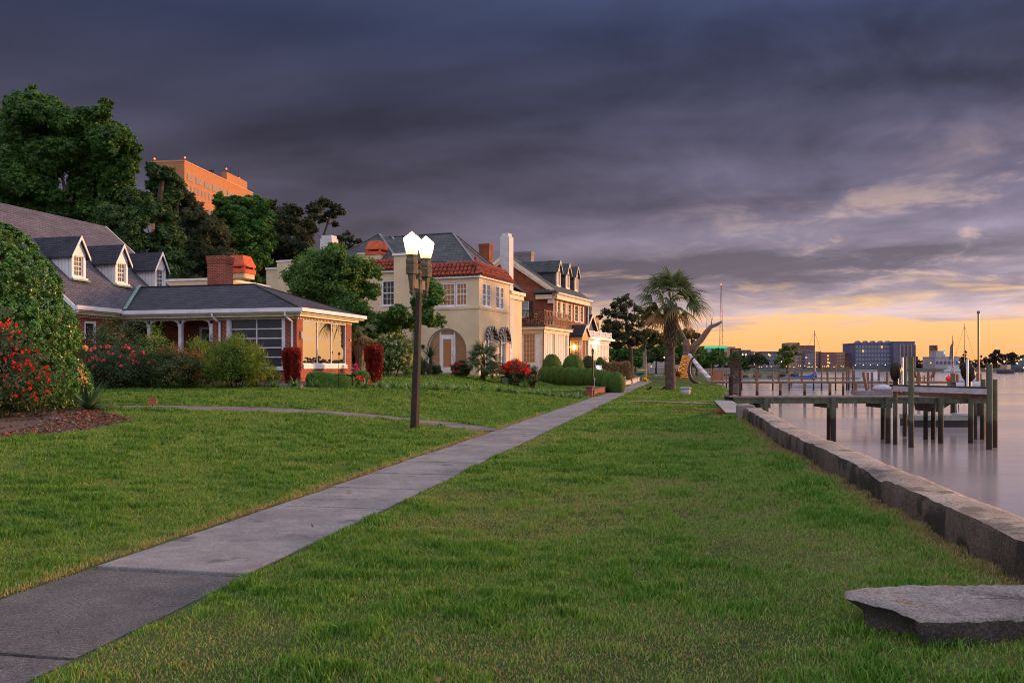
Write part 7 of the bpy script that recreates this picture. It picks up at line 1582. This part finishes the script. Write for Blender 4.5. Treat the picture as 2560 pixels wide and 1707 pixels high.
sailboat('white sailboat with bright blue sail cover moored beyond the middle dock', 1977, 2074, 968, 138, 2037, 826, True)
sailboat('pale sailboat with thin raked mast and stays behind the right wrapped motor', 2372, 2450, 940, 180, 2411, 809, False)
c = at(2167, 967, 142); c.z = WATER; t_ = thing('cabin_boat', 'white cabin cruiser seen from astern beyond the middle dock', 'motorboat', c, R(72)); hull(t_, 7.5, 3.1, 1.3, HULLW); 
m = MB(); m.prism([(-2.6, -1.15, 1.25), (-2.4, -1.0, 2.75), (1.0, -1.0, 2.75), (1.9, -1.1, 1.25)], (0, 2.2, 0)); m.build('cabin', HULLW, t_)
for y in (-.75, .2): m = MB(); m.box(-2.58, -2.52, y, y+.6, 1.75, 2.45); m.build('window', PANE_BLIND, t_)
m = MB(); m.box(-2.7, 1.2, -1.1, 1.1, 2.752, 2.85); m.build('roof', HULLW, t_)
c = at(2217, 981, 60); t_ = tag(MB().ball((0, 0, 0), (.75, .5, .28), 14, 8).build('dinghy', mat('dinghy_white', (.40, .40, .45), .5), None, True), 'upturned pale dinghy on the floating walkway', 'dinghy'); t_.location = (c.x, 60.6, .1)
c = at(2432, 961, 52); t_ = thing('small_boat', 'small white boat stern raised behind the right wrapped motor', 'boat', (c.x, 52, .1)); hull(t_, 2.6, 1.3, .55, HULLW); m = MB(); m.box(-.3, .3, -.5, .5, .4, .46); m.build('thwart', PB, t_)
a, b = at(2447, 962, 56), at(2446, 783, 56); tag(MB().tube([a, b], [.075, .055], 8).ball(tuple(b+Vector((0, 0, .06))), .11, 8, 6).build('flagless_pole', MAST), 'tallest bare mast with a knob on top, left of the end piles', 'mast')
a, b = at(2384, 945, 60), at(2381, 840, 60); t_ = thing('flagpole', 'brown flagpole with a limp grey flag on the docks', 'flagpole', a); m = MB(); m.tube([(0, 0, 0), b-a], [.045, .03], 8); m.build('pole', MAST, t_)
V, Q = [], []; h0 = (b-a).z
for i in range(9):
    for j in range(9): u, v_ = i/8, j/8; V.append((-.03-.30*u*(.35+.65*v_)+.03*sin(v_*6+u*4), .12*sin(u*7+v_*2)*u, h0-.25-1.15*v_-.35*u))
for i in range(8):
    for j in range(8): Q.append((i*9+j, (i+1)*9+j, (i+1)*9+j+1, i*9+j+1))
npmesh('flag', np.array(V), np.array(Q), mat('grey_flag', (.16, .13, .17), .9), t_, None, True)
c = at(2515, 934, 440); c.z = WATER; t_ = thing('work_boat', 'distant small workboat with wheelhouse on the open water', 'boat', c, R(60)); hull(t_, 8, 4.5, 2.2, mat('workboat_dark', (.06, .06, .075), .6)); m = MB(); m.box(-2, 1.5, -1.6, 1.6, 1.8, 4.6); m.build('wheelhouse', mat('wheelhouse_tan', (.30, .22, .16), .7), t_); m = MB(); m.tube([(0, 0, 4.6), (0, 0, 6.3)], .12, 5); m.build('mast', IRON, t_); m = MB(); m.ball((-.5, -.5, 6.4), .38, 8, 6); m.build('masthead_lamp', LGW, t_)
c = at(2572, 936, 590); c.z = WATER; t_ = thing('grey_ship', 'large dark ship with lit decks moored at the right edge of the far shore', 'ship', c, R(10)); hull(t_, 26, 7, 4.5, mat('ship_grey', (.06, .065, .085), .6), 0, .8); m = MB(); m.box(-8, 6, -2.6, 2.6, 4.4, 7.5); m.box(-5, 3, -2.2, 2.2, 7.5, 10); m.build('superstructure', mat('ship_upper', (.10, .11, .13), .6), t_); m = MB(); m.tube([(-1, 0, 10), (-1, 0, 15)], .3, 6); m.build('mast', IRON, t_)
for x_, z_ in ((-6, 8.6), (-3.5, 8.8), (-1, 7.2), (-8.5, 6), (1, 8.4), (-4.5, 3)): m = MB(); m.ball((x_, -3.0, z_), .42, 8, 6); m.build('deck_lamp', LGW, t_)
c = at(2385, 925, 520); c.z = WATER; t_ = thing('moored_yacht', 'white motor yacht at the far shore left of the right wrapped motor', 'boat', c, R(8)); hull(t_, 13, 3.6, 1.8, HULLW); m = MB(); m.box(-4, 2.5, -1.4, 1.4, 1.7, 4.2); m.build('cabin', HULLW, t_)
# ------------------------------------------------------------------ far shore
def fbox(label, px0, px1, py0, Yd, dep, m_, name='far_building', cat='building', wins=None, wm=None, lit=(), rz=0.0, roof=None, group=None):
    "building on the far shore; wins = (cols, rows, top px, bottom px)"
    a, b = at(px0, 0, Yd), at(px1, py0, Yd); L_ = b.x-a.x; H_ = b.z-.2; t_ = thing(name, label, cat, (a.x, Yd, .2), rz, group)
    m = MB(); m.box(0, L_, 0, dep, -1.5, H_); m.build('wall', m_, t_)
    m = MB(); m.box(-.3, L_+.3, -.3, dep+.3, H_, H_+.5); m.build('parapet', roof or m_, t_)
    if wins:
        c_, r_, f0, f1 = wins
        for i in range(c_):
            for j in range(r_):
                x0 = L_*(i+.18)/c_; x1 = L_*(i+.82)/c_; z1 = H_*(1-f0-(f1-f0)*(j+.2)/r_); z0 = H_*(1-f0-(f1-f0)*(j+.75)/r_)
                m = MB(); m.box(x0, x1, -.12, .1, z0, z1); m.build('window', LITW if (i, j) in lit else wm, t_)
    return t_
LITW = glow('lit_window', (1, .58, .18), .9)
FB1 = mat('far_slate_wall', (.135, .115, .155), .8, .15, .15); FB2 = mat('far_tan_wall', (.33, .22, .16), .8, .15, .15); FB3 = mat('far_brick_wall', (.21, .10, .08), .8, .2, .2); FBB = mat('far_blue_wall', (.10, .10, .16), .8, .15, .2); FWN = glassmat('far_window', (.17, .19, .23), .3, .1); FBW = mat('far_pale_wall', (.36, .33, .36), .8, .1, .2)
t_ = fbox('broad dark waterfront apartment block with rows of pale windows', 2138, 2232, 859, 632, 24, FBB, wins=(12, 5, .05, .86), wm=FWN, lit=((2, 1), (8, 0)))
L_ = at(2232, 0, 632).x-at(2138, 0, 632).x; H_ = at(0, 859, 632).z-.2
for i in range(5): m = MB(); x_ = L_*(.1+.2*i); m.prism([(x_-2, -.2, H_+.4), (x_+2, -.2, H_+.4), (x_, -.2, H_+2.2)], (0, 6, 0)); m.build('roof_gable', FB1, t_)
t_ = fbox('dark ribbed slab block with bright vertical edges joined to the waterfront apartments', 2234, 2287, 855, 628, 26, FBB, roof=FB1); L_ = at(2287, 0, 628).x-at(2234, 0, 628).x; H_ = at(0, 855, 628).z-.2
for i in range(5): m = MB(); x_ = L_*(.27+.18*i); m.box(x_, x_+.55, -1.0, 0, -1, H_-2); m.build('fin', FB2, t_)
fbox('long grey apartment block behind the slender yellow green tree', 1904, 1962, 880, 650, 18, FB1, wins=(7, 4, .1, .9), wm=FWN, lit=((2, 0),))
fbox('tan high block with stepped roof behind the slender yellow green tree', 1972, 1996, 858, 720, 18, FB2, wins=(4, 3, .05, .5), wm=FWN)
fbox('wide hotel block with lit balconies left of the blue sail cover mast', 1994, 2036, 865, 700, 20, FB3, wins=(6, 3, .1, .6), wm=FWN, lit=((0, 1), (4, 1)))
fbox('tan and slate apartment block below the hotel block', 1980, 2012, 880, 640, 16, FB2, wins=(3, 4, .08, .9), wm=FB1)
fbox('dark blue windowed block right of the sail cover mast', 2012, 2034, 880, 636, 16, FB1, wins=(3, 5, .08, .9), wm=FWN, lit=((0, 1), (1, 3)))
fbox('narrow tan tower block right of the dark blue block', 2034, 2052, 880, 640, 16, FB2, wins=(2, 4, .08, .9), wm=FB1)
fbox('brick apartment block with a lit stair column', 2052, 2088, 882, 636, 16, FB3, wins=(5, 4, .08, .9), wm=FB1, lit=((2, 0), (2, 1), (2, 2), (2, 3)))
fbox('brick block with warm ribbed end left of the waterfront apartments', 2088, 2113, 882, 640, 16, FB2, wins=(4, 4, .1, .9), wm=FB3)
fbox('small brick block beside the waterfront apartments', 2113, 2126, 890, 642, 14, FB3); fbox('narrow grey block touching the waterfront apartments', 2125, 2139, 884, 640, 14, FB1, wins=(1, 4, .1, .9), wm=FBB)
t_ = fbox('square brick tower with open corner spires right of the waterfront apartments', 2330, 2344, 872, 760, 5, FB3, 'brick_tower', 'tower'); L_ = at(2344, 0, 760).x-at(2330, 0, 760).x; H_ = at(0, 872, 760).z-.2
for x_ in (0, L_*.3, L_*.7, L_-.7): m = MB(); m.box(x_, x_+.7, 0, 5, H_+.5, H_+3.3); m.build('pinnacle', FB3, t_)
t_ = fbox('pale flat roofed institution with a glowing blue sign', 2338, 2398, 893, 660, 20, FBW, wins=(6, 1, .25, .7), wm=FBB); x_ = at(2344, 0, 660).x-at(2338, 0, 660).x; m = MB(); z0 = at(0, 893, 660).z; z1 = at(0, 877, 660).z; m.box(x_, x_+7, 2, 12, z0-.2, z1-.2); m.build('upper_block', FBW, t_); m = MB(); m.box(x_+5.8, x_+6.7, 1.9, 1.99, z1-2.6, z1-.7); m.build('sign_panel', glow('blue_sign_glow', (.25, .62, 1), 1.6), t_)
t_ = fbox('low long building with a bright green lit roof edge behind the bare tree', 1742, 1818, 866, 900, 24, FBW, wins=(8, 1, .25, .9), wm=FB1); L_ = at(1818, 0, 900).x-at(1742, 0, 900).x; H_ = at(0, 866, 900).z-.2; m = MB(); m.box(0, L_, -.6, -.3, H_-1.6, H_-.1); m.build('light_strip', glow('green_strip_glow', (.02, .85, .28), 1.0), t_)
fbox('pale block right of the green lit building', 1800, 1838, 868, 930, 20, FB2); fbox('floodlit industrial block between gate and pine', 1834, 1850, 874, 800, 14, FB2); fbox('grey industrial block with floodlights right of the gate', 1856, 1866, 876, 780, 12, FB1); fbox('narrow industrial tower right of the gate', 1871, 1877, 876, 790, 8, FB1); fbox('tan industrial block left of the flat topped pine', 1878, 1886, 879, 795, 8, FB2)
t_ = fbox('glowing ochre high block behind the white balustrade house', 1475, 1508, 794, 420, 14, mat('ochre_block', (.55, .36, .13), .8), wins=(3, 4, .05, .9), wm=FB1, rz=R(-40))
# radio mast
t_ = thing('radio_mast', 'tall red lattice radio mast beyond the bare tree', 'mast', (at(1803, 0, 900).x, 900, 0)); RED = mat('mast_red', (.24, .10, .08), .7); ht = at(0, 712, 900).z
for s in (-1, 1): m = MB(); m.tube([(s*2.3, 0, 0), (s*.35, 0, ht)], [.28, .2], 4); m.build('leg', RED, t_)
m = MB()
for i in range(26): z = ht*i/26; w0 = 2.3-1.95*i/26; w1 = 2.3-1.95*(i+1)/26; s = 1 if i % 2 else -1; m.bar((-w0*s, 0, z), (w1*s, 0, ht*(i+1)/26), .13); m.bar((-w0, 0, z), (w0, 0, z), .12)
m.build('bracing', RED, t_)
for f in (.0, .35, .62): m = MB(); m.ball((0, 0, ht*(1-f)+.3), .75, 8, 6); m.build('beacon_lamp', LGR, t_)
# lamps along the far shore
random.seed(9)
for px, py in [(1898, 917), (1904, 917), (1917, 916), (1928, 916), (1966, 916), (1975, 916), (1985, 917), (1996, 914), (2001, 914), (2012, 914), (2020, 917), (2024, 917), (2030, 917), (2036, 917), (2042, 917), (2057, 916), (2062, 916), (2067, 916), (2072, 916), (2085, 917), (2090, 916), (2103, 915), (2108, 916)]: far_lamp(px, py, 628, 'tiny yellow lamp on the far shore promenade', LG, .95)
for px, py in [(2138, 913), (2158, 912), (2176, 912), (2194, 912), (2213, 912)]: far_lamp(px, py, 626, 'tiny white lamp in front of the waterfront apartments', LGW, .9, 'lamps before the waterfront apartments')
for px, py, lab, gl in ((2327, 907, 'orange lamp left of the pale institution', LGO), (2435, 904, 'orange lamp between right wrapped motor and tall mast', LGO), (2494, 904, 'orange lamp right of the tall double pile', LGO), (2478, 909, 'yellow lamp at the top of the tall double pile', LGW), (2464, 921, 'red lamp low on the far shore', LGR), (2398, 905, 'white lamp over the moored yacht', LGW), (1954, 904, 'bright white lamp beside the slender tree trunk', LGW), (1922, 886, 'white lamp on the long grey apartment block', LGW), (1949, 884, 'orange lamp high beside the slender tree', LGO), (2074, 907, 'bright white lamp before the brick block', LGW), (1857, 886, 'white floodlight right of the gate', LGW), (1865, 886, 'second white floodlight right of the gate', LGW), (1863, 892, 'low yellow floodlight right of the gate', LG), (1872, 892, 'low yellow floodlight by the industrial tower', LG)): far_lamp(px, py, 625, lab, gl, 1.35, 'single lamps of the far shore')
# far woods
L_FAR = leafmat('far_leaves', [(0, (.030, .032, .032)), (1, (.065, .055, .045))], .1)
bl = []
for px in range(2288, 4600, 6): 
    h = 897-6*math.sin(px*.045)-4*math.sin(px*.11+1)-(10 if px > 2440 else 0); bl.append((tuple(at(px, (h+922)/2, 720+random.uniform(-15, 15))), (3.2, 3, (922-h)*.5*720/F), 160)); bl.append((tuple(at(px, 915, 716)), (3.4, 2, 2.6), 70))
for px in range(1730, 2140, 7): h = 911-4*math.sin(px*.07)-3*math.sin(px*.15); bl.append((tuple(at(px, (h+922)/2, 760)), (3.2, 3, (922-h)*.5*760/F), 90))
o = foliage('far_woods', bl, 1.5, L_FAR, None, .7, 0, .3, .3); tag(o, 'dark wooded skyline along the far shore', 'woods', kind='stuff')
tree('skyline_tree', 'tall rounded tree standing above the far wooded skyline', 700, (2488, 922), [(2488, 905), (2488, 890)], [(2488, 880, 8), (2481, 890, 8), (2495, 890, 8), (2488, 896, 9), (2480, 902, 8), (2497, 902, 8)], 1.3, L_FAR, BARKD, .6, 6, 'single trees of the far skyline', base_z=0)
tree('skyline_tree', 'pointed conifer on the far skyline behind the raked mast', 700, (2413, 922), [(2413, 900), (2412, 885)], [(2412, 880, 3), (2412, 888, 4), (2412, 896, 6), (2413, 904, 8)], 1.2, L_FAR, BARKD, .6, 10, 'single trees of the far skyline', base_z=0)
tree('skyline_tree', 'broad crowned tree on the far skyline left of the ship', 710, (2525, 922), [(2525, 905), (2525, 895)], [(2520, 888, 7), (2532, 886, 7), (2540, 890, 6), (2513, 892, 6), (2528, 894, 8)], 1.3, L_FAR, BARKD, .6, 6, 'single trees of the far skyline', base_z=0)
# riprap at the point
RIP = conc('riprap_stone', (.05, .045, .045), (.12, .10, .09), .4, 3)
random.seed(6)
for i in range(70):
    y = 125+random.random()**1.2*137; x = float(shore(y))-random.uniform(-.4, 1.6); s = random.uniform(.35, .85)*(.6+y/300)
    rock('riprap_rock', 'dark boulder of the bank along the far point', (x, y, -.9+random.uniform(-.5, .7)), (s, s*.8, s*.6), RIP, 'rock', 'boulders along the bank of the point', i)
